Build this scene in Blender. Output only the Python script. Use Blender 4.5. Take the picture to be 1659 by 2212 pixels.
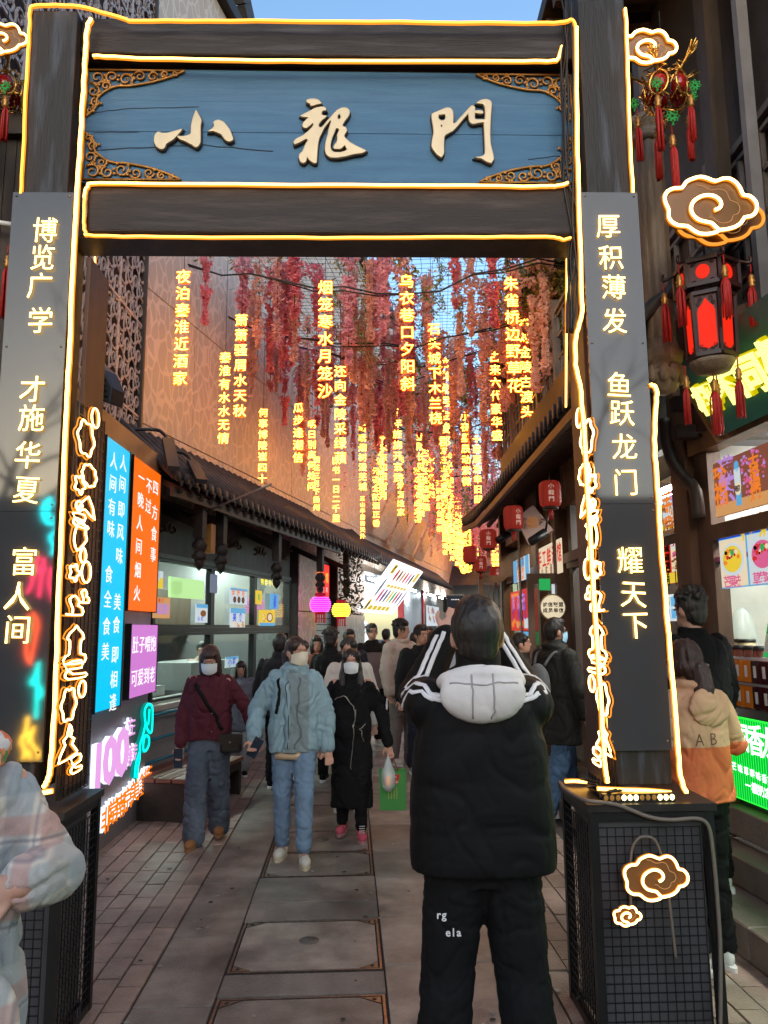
import bpy, bmesh, math, random
from math import sin, cos, pi, radians as R, sqrt, atan2
from mathutils import Vector as V, Matrix as M, noise as NZ
for _o in list(bpy.data.objects): bpy.data.objects.remove(_o)
sc = bpy.context.scene
COL = sc.collection
random.seed(7)
# ---------------------------------------------------------------- camera, sky, sun, exposure
CAMZ = 1.68; PITCH = R(8.6); ROLL = R(-0.485); FPX = 1661.0
RV = V((1,0,0)); UV_ = V((0,-sin(PITCH),cos(PITCH))); FV = V((0,cos(PITCH),sin(PITCH)))
CR = RV*cos(ROLL)+UV_*sin(ROLL); CU = -RV*sin(ROLL)+UV_*cos(ROLL)
cam = bpy.data.cameras.new('camera'); camo = bpy.data.objects.new('camera', cam); COL.objects.link(camo)
m = M.Identity(4)
for i in range(3):
    m[i][0]=CR[i]; m[i][1]=CU[i]; m[i][2]=-FV[i]
m[2][3]=CAMZ; camo.matrix_world = m
cam.sensor_fit='VERTICAL'; cam.sensor_height=32.0; cam.lens=32.0*FPX/2212; cam.clip_end=800; cam.clip_start=.05
sc.camera = camo
w = bpy.data.worlds.new('World'); sc.world = w; w.use_nodes=True
nt = w.node_tree; nt.nodes.clear()
sky = nt.nodes.new('ShaderNodeTexSky'); sky.sky_type='NISHITA'; sky.sun_disc=False
sky.sun_elevation=R(11); sky.sun_rotation=R(194); sky.altitude=50; sky.air_density=1.2; sky.dust_density=1.2; sky.ozone_density=2.8
bg = nt.nodes.new('ShaderNodeBackground'); bg.inputs[1].default_value=.10
wo = nt.nodes.new('ShaderNodeOutputWorld')
nt.links.new(sky.outputs[0],bg.inputs[0]); nt.links.new(bg.outputs[0],wo.inputs[0])
sl = bpy.data.lights.new('sun','SUN'); sl.energy=.27; sl.angle=R(50); sl.color=(1,.86,.72)
so = bpy.data.objects.new('sun',sl); COL.objects.link(so); so.rotation_euler=(R(68),0,R(14))
vs = sc.view_settings
sc.display_settings.display_device='sRGB'; vs.view_transform='Standard'; vs.look='None'; vs.exposure=2.1; vs.gamma=1; vs.use_curve_mapping=False
cy = sc.cycles
cy.use_denoising=True; cy.max_bounces=6; cy.diffuse_bounces=3; cy.glossy_bounces=3; cy.transmission_bounces=4; cy.transparent_max_bounces=12
cy.sample_clamp_indirect=4; cy.caustics_reflective=False; cy.caustics_refractive=False
try: cy.use_light_tree=True
except Exception: pass
# ---------------------------------------------------------------- helpers
class Fr:
    def __init__(s, deg=0, o=(0,0,0)):
        s.M = M.Translation(V(o)) @ M.Rotation(R(deg),4,'Z'); s.I = s.M.inverted()
    def hit(s,u,v,ax,val):
        a=(u-829.5)/FPX; b=(1106-v)/FPX
        d=CR*a+CU*b+FV
        o=s.I@V((0,0,CAMZ)); d=(s.I.to_3x3()@d)
        k=(val-o[ax])/d[ax]
        return o+d*k
    def px(s,p):
        q=(s.M@V(p))-V((0,0,CAMZ)); c=q.dot(FV)
        return (829.5+FPX*q.dot(CR)/c, 1106-FPX*q.dot(CU)/c)
W0=Fr(); BASE={}
def link(o): COL.objects.link(o); return o
def tag(o,label=None,cat=None,group=None,kind=None):
    if label: o['label']=label
    if cat: o['category']=cat
    if group: o['group']=group
    if kind: o['kind']=kind
    return o
def thing(name,label,cat,fr=W0,base=(0,0,0),group=None,kind=None):
    o=bpy.data.objects.new(name,None); link(o); o.empty_display_size=.1
    o.matrix_world=fr.M@M.Translation(V(base)); BASE[o.name]=(fr,V(base))
    return tag(o,label,cat,group,kind)
def place(o,parent,fr,base):
    link(o)
    if parent is not None:
        o.parent=parent; BASE[o.name]=BASE[parent.name]; return BASE[parent.name][1]
    b=V(base); o.matrix_world=fr.M@M.Translation(b); BASE[o.name]=(fr,b); return b
class MB:
    def __init__(s): s.v=[]; s.f=[]; s.m=[]; s.sm=[]
    def add(s,vs,fs,m=0,smooth=False):
        n=len(s.v); s.v.extend(V(p) for p in vs)
        for f in fs: s.f.append([n+i for i in f]); s.m.append(m); s.sm.append(smooth)
        return s
    def box(s,x0,x1,y0,y1,z0,z1,m=0):
        return s.add([(x0,y0,z0),(x1,y0,z0),(x1,y1,z0),(x0,y1,z0),(x0,y0,z1),(x1,y0,z1),(x1,y1,z1),(x0,y1,z1)],
          [(0,3,2,1),(4,5,6,7),(0,1,5,4),(1,2,6,5),(2,3,7,6),(3,0,4,7)],m)
    def quad(s,a,b,c,d,m=0): return s.add([a,b,c,d],[(0,1,2,3)],m)
    def bar(s,a,b,wx,wy,m=0,up=(0,0,1)):
        a=V(a);b=V(b);d=(b-a).normalized();u=V(up)
        if abs(d.dot(u))>.95:u=V((0,1,0))
        r=d.cross(u).normalized()*wx/2;q=r.cross(d).normalized()*wy/2
        P=[a-r-q,a+r-q,a+r+q,a-r+q,b-r-q,b+r-q,b+r+q,b-r+q]
        return s.add(P,[(0,3,2,1),(4,5,6,7),(0,1,5,4),(1,2,6,5),(2,3,7,6),(3,0,4,7)],m)
    def prism(s,poly,vec,m=0):
        n=len(poly);v=[V(p) for p in poly];vec=V(vec)
        fs=[tuple(range(n-1,-1,-1)),tuple(range(n,2*n))]+[(i,(i+1)%n,n+(i+1)%n,n+i) for i in range(n)]
        return s.add(v+[p+vec for p in v],fs,m)
    def tube(s,path,r,n=6,closed=False,m=0,flat=1.0,up=None):
        P=[V(p) for p in path];k=len(P);vs=[];prev=None
        for i in range(k):
            if closed: d=P[(i+1)%k]-P[i-1]
            else: d=P[min(i+1,k-1)]-P[max(i-1,0)]
            if d.length<1e-9:d=V((0,0,1))
            d.normalize()
            if prev is None:
                ref=V(up) if up else (V((0,0,1)) if abs(d.z)<.9 else V((0,1,0)))
            else: ref=prev
            a=(ref-d*ref.dot(d))
            if a.length<1e-6:a=d.orthogonal()
            a.normalize(); prev=a; b=d.cross(a)
            rr=r[i] if isinstance(r,(list,tuple)) else r
            for j in range(n):
                t=2*pi*j/n; vs.append(P[i]+a*cos(t)*rr*flat+b*sin(t)*rr)
        fs=[]
        for i in range(k if closed else k-1):
            for j in range(n):
                i2=(i+1)%k
                fs.append((i*n+j,i*n+(j+1)%n,i2*n+(j+1)%n,i2*n+j))
        if not closed: fs.append(tuple(range(n-1,-1,-1))); fs.append(tuple((k-1)*n+j for j in range(n)))
        return s.add(vs,fs,m,True)
    def lathe(s,prof,c=(0,0,0),n=16,m=0,smooth=True,sx=1,sy=1):
        c=V(c);vs=[];k=len(prof)
        for r,z in prof:
            for j in range(n):
                t=2*pi*j/n; vs.append(c+V((r*cos(t)*sx,r*sin(t)*sy,z)))
        fs=[(i*n+j,i*n+(j+1)%n,(i+1)*n+(j+1)%n,(i+1)*n+j) for i in range(k-1) for j in range(n)]
        fs+= [tuple(range(n-1,-1,-1)),tuple((k-1)*n+j for j in range(n))]
        return s.add(vs,fs,m,smooth)
    def ball(s,c,r,n=12,k=8,m=0):
        r=V((r,r,r)) if not hasattr(r,'__len__') else V(r); c=V(c); vs=[];
        for i in range(k+1):
            ph=pi*i/k; ph=max(.02,min(pi-.02,ph))
            for j in range(n):
                t=2*pi*j/n; vs.append(c+V((r.x*sin(ph)*cos(t),r.y*sin(ph)*sin(t),-r.z*cos(ph))))
        fs=[(i*n+j,i*n+(j+1)%n,(i+1)*n+(j+1)%n,(i+1)*n+j) for i in range(k) for j in range(n)]
        fs+=[tuple(range(n-1,-1,-1)),tuple(k*n+j for j in range(n))]
        return s.add(vs,fs,m,True)
    def xf(s,mat,i0=0):
        for i in range(i0,len(s.v)): s.v[i]=mat@s.v[i]
        return s
    def mesh(s,name,mats,off=V((0,0,0))):
        me=bpy.data.meshes.new(name)
        me.from_pydata([tuple(p-off) for p in s.v],[],s.f)
        for q in (mats if isinstance(mats,(list,tuple)) else [mats]): me.materials.append(q)
        me.polygons.foreach_set('material_index',s.m); me.polygons.foreach_set('use_smooth',s.sm)
        me.update(); return me
    def build(s,name,mats,parent=None,fr=W0,base=(0,0,0),**tg):
        o=bpy.data.objects.new(name,None); o=None
        off=BASE[parent.name][1] if parent is not None else V(base)
        o=bpy.data.objects.new(name,s.mesh(name,mats,off)); place(o,parent,fr,base)
        return tag(o,**tg)
def bevel(o,wd=.004,seg=2):
    b=o.modifiers.new('b','BEVEL'); b.width=wd; b.segments=seg; b.limit_method='ANGLE'; return o
def inst(me,name,parent,mat,fr=W0,**tg):
    """another object on an existing mesh; mat = matrix in frame coordinates"""
    o=bpy.data.objects.new(name,me); link(o)
    if parent is not None:
        o.parent=parent; b=BASE[parent.name]; o.matrix_local=M.Translation(-b[1])@mat; BASE[o.name]=b
    else: o.matrix_world=fr.M@mat; BASE[o.name]=(fr,V((0,0,0)))
    return tag(o,**tg)
def copy_tree(o,parent=None,mat=None):
    c=o.copy(); link(c)
    if parent is not None: c.parent=parent
    if mat is not None: c.matrix_world=mat
    for ch in o.children: copy_tree(ch,c)
    return c
# ---------------------------------------------------------------- materials
def lin(c): return tuple(((x/255)/12.92 if x/255<=.04045 else ((x/255+.055)/1.055)**2.4) for x in c)
def pm(name,col,rough=.6,metal=0,var=0,vs=6,st=(1,1,1),bump=0,bs=60,col2=None,thr=None,spec=None,trans=0,alpha=1,coord='Object',detail=5,sheen=0):
    m=bpy.data.materials.new(name); m.use_nodes=True; n=m.node_tree.nodes; L=m.node_tree.links
    p=n['Principled BSDF']; p.inputs['Base Color'].default_value=(*col,1); p.inputs['Roughness'].default_value=rough; p.inputs['Metallic'].default_value=metal
    if spec is not None: p.inputs['Specular IOR Level'].default_value=spec
    if trans: p.inputs['Transmission Weight'].default_value=trans
    if alpha<1: p.inputs['Alpha'].default_value=alpha
    if sheen: p.inputs['Sheen Weight'].default_value=sheen
    if var or bump or col2:
        tc=n.new('ShaderNodeTexCoord'); mp=n.new('ShaderNodeMapping'); mp.inputs['Scale'].default_value=st
        L.new(tc.outputs[coord],mp.inputs[0])
        if var or col2:
            oi=n.new('ShaderNodeObjectInfo'); ad=n.new('ShaderNodeVectorMath'); ad.operation='ADD'
            sc_=n.new('ShaderNodeVectorMath'); sc_.operation='SCALE'; sc_.inputs[3].default_value=37
            cm=n.new('ShaderNodeCombineXYZ'); L.new(oi.outputs['Random'],cm.inputs[0]); L.new(cm.outputs[0],sc_.inputs[0]); L.new(sc_.outputs[0],ad.inputs[1]); L.new(mp.outputs[0],ad.inputs[0])
            nz=n.new('ShaderNodeTexNoise'); nz.inputs['Scale'].default_value=vs; nz.inputs['Detail'].default_value=detail; L.new(ad.outputs[0],nz.inputs[0])
            rp=n.new('ShaderNodeValToRGB'); L.new(nz.outputs[0],rp.inputs[0])
            if col2: a,b=col,col2
            else: a=tuple(x*(1-var) for x in col); b=tuple(min(1,x*(1+var)) for x in col)
            lo,hi=thr if thr else (.3,.7)
            rp.color_ramp.elements[0].position=lo; rp.color_ramp.elements[1].position=hi
            rp.color_ramp.elements[0].color=(*a,1); rp.color_ramp.elements[1].color=(*b,1)
            L.new(rp.outputs[0],p.inputs['Base Color'])
        if bump:
            nb=n.new('ShaderNodeTexNoise'); nb.inputs['Scale'].default_value=bs; nb.inputs['Detail'].default_value=4; L.new(mp.outputs[0],nb.inputs[0])
            bp=n.new('ShaderNodeBump'); bp.inputs['Strength'].default_value=bump; bp.inputs['Distance'].default_value=.01; L.new(nb.outputs[0],bp.inputs['Height']); L.new(bp.outputs[0],p.inputs['Normal'])
    return m
EMS=.238
def em(name,col,st=1.0,samp=True):
    m=bpy.data.materials.new(name); m.use_nodes=True; n=m.node_tree.nodes; L=m.node_tree.links
    p=n['Principled BSDF']; p.inputs['Base Color'].default_value=(*[min(1,c)*.2 for c in col],1); p.inputs['Roughness'].default_value=.55; p.inputs['Specular IOR Level'].default_value=.15
    p.inputs['Emission Color'].default_value=(*col,1); p.inputs['Emission Strength'].default_value=st*EMS
    if not samp: m.cycles.emission_sampling='NONE'
    return m
# neon
N_CORE=em('neon_core',(1,.50,.085),10); N_CASE=em('neon_casing',(1,.30,.02),1.3); N_LOGO=em('neon_cloud',(1,.62,.2),10)
N_CHAR=em('neon_char',(1,.60,.15),7); N_ACR=em('lit_acrylic',(1,.30,.05),.16)
H_CORE=em('verse_core',(1,.42,.04),19.0); H_PLATE=em('verse_plate',(1,.125,.006),2.2)
WHITE_L=em('white_lit',(1,1,1),1.2)
# ---------------------------------------------------------------- text
GC={}
def glyph(ch,ex=.02,off=0.0,mats=None,key=None,layers=None,res=2):
    """centred character mesh about 1 m tall facing +Z; layers = [(extrude, offset, z, material index)]"""
    k=(ch,ex,off,key,str(layers))
    if k in GC: return GC[k]
    bm=bmesh.new()
    for (e,of,z,mi) in (layers or [(ex,off,0,0)]):
        cu=bpy.data.curves.new('t','FONT'); cu.body=ch; cu.size=1; cu.extrude=e; cu.offset=of; cu.resolution_u=res
        cu.align_x='CENTER'
        ob=bpy.data.objects.new('t',cu); me=bpy.data.meshes.new_from_object(ob)
        me.transform(M.Translation((0,-.37,z)))
        for q in me.polygons: q.material_index=mi
        me.materials.clear()
        n0=len(bm.faces); bm.from_mesh(me); bm.faces.ensure_lookup_table()
        for f in bm.faces[n0:]: f.material_index=mi
        bpy.data.objects.remove(ob); bpy.data.curves.remove(cu); bpy.data.meshes.remove(me)
    me=bpy.data.meshes.new('character'); bm.to_mesh(me); bm.free()
    for q in (mats if isinstance(mats,(list,tuple)) else [mats]): me.materials.append(q)
    GC[k]=me; return me
FACE={'-y':(V((1,0,0)),V((0,0,1)),V((0,-1,0))),'+x':(V((0,1,0)),V((0,0,1)),V((1,0,0))),'-x':(V((0,-1,0)),V((0,0,1)),V((-1,0,0))),'+y':(V((-1,0,0)),V((0,0,1)),V((0,1,0)))}
def omat(pos,face='-y',sx=1,sy=None,sz=1,rot=0,shear=0,tilt=0):
    r,u,n=FACE[face] if isinstance(face,str) else face
    A=M.Identity(4)
    for i in range(3): A[i][0]=r[i]; A[i][1]=u[i]; A[i][2]=n[i]
    S=M.Diagonal((sx,sy if sy else sx,sz,1)); Sh=M.Identity(4); Sh[0][1]=shear
    return M.Translation(V(pos))@A@M.Rotation(tilt,4,'X')@M.Rotation(rot,4,'Z')@Sh@S
def char(ch,parent,pos,face,size,mats,name='character',depth=.02,off=0,sx=1,rot=0,shear=0,key=None,layers=None,tilt=0,fr=W0,**tg):
    me=glyph(ch,depth,off,mats,key or (mats.name if hasattr(mats,'name') else str([q.name for q in mats])),layers)
    return inst(me,name,parent,omat(pos,face,size*sx,size,size,rot,shear,tilt),fr,**tg)
def dirs(face): return FACE[face] if isinstance(face,str) else face
def column(txt,parent,top,face,size,pitch,mats,**k):
    r,u,n=dirs(face); p=V(top)
    for i,c in enumerate(txt):
        if c!=' ': char(c,parent,p-u*pitch*(i+.5),face,size,mats,**k)
def row(txt,parent,left,face,size,pitch,mats,**k):
    r,u,n=dirs(face); p=V(left)
    for i,c in enumerate(txt):
        if c!=' ': char(c,parent,p+r*pitch*(i+.5),face,size,mats,**k)
def spline_mesh(polys,depth=.01,bev=.004,name='s'):
    """2-D outline(s) in XY -> solid with rounded edges, holes by nesting"""
    cu=bpy.data.curves.new('s','CURVE'); cu.dimensions='2D'; cu.fill_mode='BOTH'; cu.extrude=depth; cu.bevel_depth=bev; cu.bevel_resolution=2; cu.resolution_u=6
    for poly in polys:
        sp=cu.splines.new('BEZIER'); sp.bezier_points.add(len(poly)-1); sp.use_cyclic_u=True
        n=len(poly)
        for i,(x,y) in enumerate(poly):
            b=sp.bezier_points[i]; b.co=(x,y,0); p0=V((*poly[i-1],0)); p1=V((*poly[(i+1)%n],0)); c=V((x,y,0))
            t=(p1-p0)
            d0=(c-p0); d1=(p1-c)
            cs=d0.normalized().dot(d1.normalized()) if d0.length and d1.length else 1
            k=.22 if cs>.2 else .04
            t=t.normalized() if t.length else V((1,0,0))
            b.handle_left=c-t*d0.length*k; b.handle_right=c+t*d1.length*k
    ob=bpy.data.objects.new('s',cu); me=bpy.data.meshes.new_from_object(ob); bpy.data.objects.remove(ob); bpy.data.curves.remove(cu)
    me.materials.clear()
    for q in me.polygons: q.use_smooth=False
    return me
def smooth_path(P,n=4,closed=False):
    P=[V(p) for p in P];out=[];k=len(P)
    for i in range(k if closed else k-1):
        g=lambda j:P[j%k] if closed else P[max(0,min(k-1,j))]
        a,b,c,d=g(i-1),g(i),g(i+1),g(i+2)
        for j in range(n):
            t=j/n; out.append(.5*((2*b)+(c-a)*t+(2*a-5*b+4*c-d)*t*t+(3*b-a-3*c+d)*t**3))
    if not closed: out.append(P[-1])
    return out
def neon(name,paths,parent=None,rc=.0065,rj=.0105,toward=V((0,-1,0)),core=None,case=None,closed=False,fr=W0,**tg):
    """lit flex: a wide amber casing with the bright core standing proud of it"""
    mb=MB()
    for P in paths:
        P=[V(p) for p in P]
        mb.tube([p+toward*rj*.75 for p in P],rc,6,closed,0)
        mb.tube(P,rj,8,closed,1)
    return mb.build(name,[core or N_CORE,case or N_CASE],parent,fr,**tg)
# ---------------------------------------------------------------- shared surface materials
WD=(.028,.022,.021)
M_POST=pm('post_wood',(.009,.008,.009),.62,col2=(.055,.067,.09),thr=(.50,.72),vs=5,st=(4,4,.45),bump=.5,bs=30)
M_BEAM=pm('beam_wood',(.010,.008,.008),.6,col2=(.055,.053,.062),thr=(.5,.78),vs=6,st=(.4,4,5),bump=.55,bs=30)
M_BEAM2=pm('beam_brown',(.012,.007,.0055),.6,col2=(.055,.038,.034),thr=(.5,.8),vs=6,st=(.5,4,5),bump=.5,bs=30)
M_DARK=pm('dark_wood',(.035,.022,.016),.55,var=.5,vs=8,st=(1,1,.3),bump=.2,bs=25)
M_DARK2=pm('dark_timber',(.022,.016,.013),.6,var=.5,vs=6,bump=.3,bs=25)
M_BROWN=pm('brown_wood',(.085,.040,.022),.5,var=.4,vs=7,st=(1,1,.3),bump=.2,bs=25)
M_OCHRE=pm('ochre_wood',(.22,.10,.035),.5,var=.35,vs=7,bump=.2)
M_BLK=pm('black_metal',(.012,.012,.013),.42,metal=.3,var=.3)
M_WIRE=pm('wire',(.02,.02,.022),.4,metal=.6)
M_CABLE=pm('cable_black',(.012,.011,.011),.5)
M_BLUE=pm('board_blue',(.014,.098,.215),.5,col2=(.034,.14,.26),thr=(.3,.75),vs=5,st=(.6,3,6),bump=.25,bs=40)
M_CRK=pm('crack',(.008,.012,.02),.8)
M_GILT=pm('gilt',(.50,.40,.25),.30,metal=.35,var=.1)
M_GOLD=pm('gold_carving',(.42,.20,.045),.38,metal=.45,var=.35,vs=20)
M_PANEL=pm('panel_acrylic',(.05,.05,.053),.05,spec=.6,var=.08,vs=3)
M_GREY=pm('sheet_grey',(.16,.155,.165),.5,var=.12,vs=2)
M_STONE=pm('paving_stone',(.20,.175,.152),.45,var=.35,vs=5,bump=.5,bs=90)
M_STONE2=pm('paving_stone_light',(.31,.268,.23),.5,var=.3,vs=5,bump=.5,bs=120)
M_BRICK=pm('paver_brick',(.22,.155,.125),.40,col2=(.38,.29,.235),thr=(.3,.7),vs=3,bump=.6,bs=70)
M_GROUT=pm('joint_sand',(.035,.028,.025),.8,var=.3,vs=20)
M_STEEL=pm('steel_trim',(.22,.19,.17),.35,metal=.9,var=.3,vs=30)
M_TILE=pm('roof_tile',(.045,.04,.042),.6,var=.4,vs=12,bump=.4)
M_RED=pm('red_silk',(.45,.015,.012),.6,var=.2,vs=30)
M_WHITE=pm('white_paint',(.75,.75,.73),.5,var=.05)
M_CREAM=pm('pale_screen',(.42,.35,.30),.55,var=.08)
# ---------------------------------------------------------------- ground and paving
tag(MB().box(-60,60,-30,120,-.30,-.035).build('ground',pm('ground_earth',(.05,.045,.04),.9,var=.3,vs=1)),kind='structure')
PF=Fr(2.6,(0,0,0))   # paving runs slightly off the camera axis
pave=tag(MB().box(-7.5,7.5,-6,46,-.0345,-.012).build('pavement',M_GROUT,None,PF),kind='structure')
rb=random.Random(3)
BW,BL=.125,.245
bms=[]
for k in range(5):
    mb=MB(); j=lambda:rb.uniform(-.003,.003)
    x,y=BW/2-.004,BL/2-.004
    mb.box(-x,x,-y,y,-.012,0)
    for i in (4,5,6,7): mb.v[i].z+=rb.uniform(-.002,.002); mb.v[i].x*=.975; mb.v[i].y*=.985
    bms.append(mb.mesh('brick',M_BRICK))
bricks=[]
def brick_zone(x0,x1,y0,y1):
    nx=int((x1-x0)/BW)
    for i in range(nx):
        off=rb.uniform(0,BL) if i%2 else 0
        y=y0+off*.5+(i%2)*BL/2
        while y<y1:
            bricks.append((x0+(i+.5)*BW,y)); y+=BL
brick_zone(-2.24,-.99,3.0,22); brick_zone(.95,1.70,3.2,14)
brick_zone(1.70,3.0,3.0,4.3)
def bkey(b):
    p=PF.M@V((b[0],b[1],0)); u,v=PF.px((b[0],b[1],0))
    vis=0<=u<=1659 and v<2230 and not(980<u<1200 and v>1500 and p.y<9)
    return (0 if vis else 1, p.y)
bricks.sort(key=bkey)
rest=MB()
for i,(x,y) in enumerate(bricks):
    dz=rb.uniform(-.003,.003)
    if i<290:
        inst(bms[i%5],'brick',pave,M.Translation((x,y,dz))@M.Rotation(rb.uniform(-.006,.006),4,'Z'))
    else:
        rest.box(x-BW/2+.004,x+BW/2-.004,y-BL/2+.004,y+BL/2-.004,-.012,dz)
rest.build('brick',M_BRICK,pave,kind='stuff')
M_RIB=pm('ribbed_stone',(.23,.20,.175),.5,var=.25,vs=5,bump=1.0,bs=220,st=(1,.25,1))
def slab(x0,x1,y0,y1,mt=M_STONE,name='stone_slab',z=0.0):
    g=.004
    o=MB().box(x0+g,x1-g,y0+g,y1-g,-.012,z+rb.uniform(-.0015,.0015)).build(name,mt,pave); bevel(o,.003,1); return o
# left strip of long slabs
y=2.2
while y<24:
    L=rb.choice((.9,1.05,.8)); slab(-.985,-.62,y,y+L,rb.choice((M_STONE,M_STONE))); y+=L
slab(-2.24,-.985,2.2,3.0,M_STONE2)
# right strip
y=2.2
while y<24:
    L=rb.choice((.55,.68,.75)); slab(.17,.95,y,y+L,rb.choice((M_STONE,M_STONE2,M_STONE2))); y+=L
# middle strip: lift-out covers between cross slabs
def cover(y0,y1,mt=M_STONE2,mark=False):
    x0,x1=-.61,.16
    f=MB(); t=.012
    for a in ((x0,x0+t,y0,y1),(x1-t,x1,y0,y1),(x0+t,x1-t,y0,y0+t),(x0+t,x1-t,y1-t,y1)): f.box(*a,-.012,.001)
    f.build('cover_frame',M_STEEL,pave)
    c=.10; a,b,p,q=x0+.02,x1-.02,y0+.02,y1-.02
    s=MB().prism([(a+c,p,-.012),(b-c,p,-.012),(b,p+c*.7,-.012),(b,q-c*.7,-.012),(b-c,q,-.012),(a+c,q,-.012),(a,q-c*.7,-.012),(a,p+c*.7,-.012)],(0,0,.011)); s.build('stone_cover',mt,pave)
    for (cx,cy,dx,dy) in ((a,p,1,1),(b,p,-1,1),(a,q,1,-1),(b,q,-1,-1)):
        tr=[(cx,cy,-.012),(cx+dx*(c-.01),cy,-.012),(cx,cy+dy*(c*.7-.01),-.012)]
        if dx*dy<0: tr.reverse()
        k=MB().prism(tr,(0,0,.012)).build('corner_plate',M_STEEL,pave)
        MB().lathe([(.010,0),(.010,.002)],(cx+dx*.028,cy+dy*.022,0),10).build('bolt_hole',M_CABLE,k)
    if mark:
        MB().lathe([(.055,-.001),(.055,.0006)],((a+b)/2,(p+q)/2+.05,0),20).build('core_mark',M_STONE,pave)
cover(2.75,3.86,M_STONE,False); slab(-.62,.17,3.88,4.11,M_RIB); cover(4.13,4.80,M_STONE2,True)
slab(-.62,.17,4.82,5.12,M_RIB); slab(-.62,.17,5.12,5.6,M_STONE); cover(5.62,6.18,M_STONE); cover(6.20,6.80,M_STONE,True)
slab(-.62,.17,6.82,7.3); slab(-.62,.17,7.3,7.75,M_RIB)
y=7.77
while y<22: cover(y,y+.6,M_STONE); slab(-.62,.17,y+.62,y+1.2); slab(-.62,.17,y+1.2,y+1.55,M_RIB); y+=1.57
for (x,y) in ((-4.6,8),(-3.6,8),(2,15),(3.4,15)): pass
# ---------------------------------------------------------------- the gate
G=Fr(1.6)
def g(u,v,y=3.42): return G.hit(u,v,1,y)
YF=3.42
def gz(v,y=YF,u=829): return g(u,v,y).z
ztop=gz(30,3.42,200)
gate=thing('wooden_gate','weathered dark timber street gate outlined with glowing yellow light strips, spanning the lane','gate',G,(-.27,3.55,.96))
xl0,xl1=g(66,60).x,g(166,60).x-.0
xr0,xr1=g(1250,60).x,g(1352,60).x
PZ0=.96
Z1=gz(22,YF,100)
for a,b,z1 in ((xl0,xl1,Z1),(xr0,xr1,gz(-60,YF,1300))):
    bevel(MB().box(a,b,YF,YF+.26,PZ0+.04,z1).build('post',M_POST,gate),.008)
YB=YF+.05
zb0,zb1=gz(122,YB),gz(46,YB)
bevel(MB().box(xl1,xr0,YB,YB+.20,zb0,zb1).build('upper_beam',M_BEAM,gate),.012,3)
MB().box(xl1,xr0,YB+.10,YB+.18,gz(154,YB),zb0).build('recess_shadow_strip',M_DARK2,gate)  # dark strip standing in for the recess shadow between beam and board
zc0,zc1=gz(508,YB-.02),gz(400,YB-.02)
bevel(MB().box(g(186,450,YB-.03).x,xr0-.002,YB-.03,YB+.18,zc0,zc1).build('lower_beam',M_BEAM2,gate),.02,3)
MB().box(xl1,xr0,YB+.02,YB+.20,gz(551,YB+.20),zc0-.002).build('soffit_rail',M_DARK,gate)
# inner jambs and back posts
for a,b in ((g(166,700,YF).x,g(166,700,YF).x+.02),(xr0-.03,xr0-.002)):
    MB().box(a,b,YF+.08,YF+.34,PZ0+.04,gz(552,YB)).build('inner_jamb',M_BROWN,gate)
# name board
bz0,bz1=gz(399,YB+.08),gz(156,YB+.08); bx0,bx1=xl1+.004,xr0-.004
board=thing('name_board','faded blue wooden name board with three raised gilt characters between the gate beams','sign board',G,((bx0+bx1)/2,YB+.09,bz0))
zs=gz(289,YB+.08)
for a,b in ((bz0,zs-.0015),(zs+.0015,(zs+bz1)/2-.0008),((zs+bz1)/2,bz1)):
    MB().box(bx0,bx1,YB+.08,YB+.13,a,b).build('plank',M_BLUE,board)
BY=YB+.08
def crack(pts,w=.0035):
    P=[g(u,v,BY) for u,v in pts]; mb=MB()
    Q=[]
    for a,b in zip(P,P[1:]):
        for i in range(5): Q.append(a.lerp(b,i/5)+V((0,0,random.uniform(-.003,.003))))
    Q.append(P[-1])
    up=[q+V((0,-.0015,w/2)) for q in Q]; dn=[q+V((0,-.0015,-w/2)) for q in Q]
    for i in range(len(Q)-1): mb.quad(dn[i],dn[i+1],up[i+1],up[i])
    mb.build('crack',M_CRK,board)
crack([(203,243),(280,234),(430,231)]); crack([(205,324),(330,318),(440,314),(590,327)],.005); crack([(202,286),(300,286)],.003)
crack([(1140,345),(1190,338),(1222,337)],.004)
def trace(polys,x0,y0,s):
    out=[]
    for P in polys:
        out.append([(lambda q:(q.x,q.z))(g((x0+x*s)*.54862,(y0+y*s)*.54862,BY-.01)) for x,y in P])
    return out
X1=[[(185,665),(240,685),(310,685),(430,655),(540,625),(480,700),(400,780),(300,840),(285,880),(260,915),(215,915),(160,880),(128,810),(128,740),(150,690)],
[(768,335),(845,480),(830,560),(828,820),(800,870),(768,890),(720,860),(590,790),(530,770),(490,730),(560,735),(640,720),(690,690),(700,560),(725,450)],
[(1115,482),(1190,510),(1240,565),(1290,640),(1335,775),(1300,800),(1265,800),(1215,765),(1160,690),(1100,665),(1040,640),(980,645),(1040,595),(1055,560),(1045,515),(1075,490)]]
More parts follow.
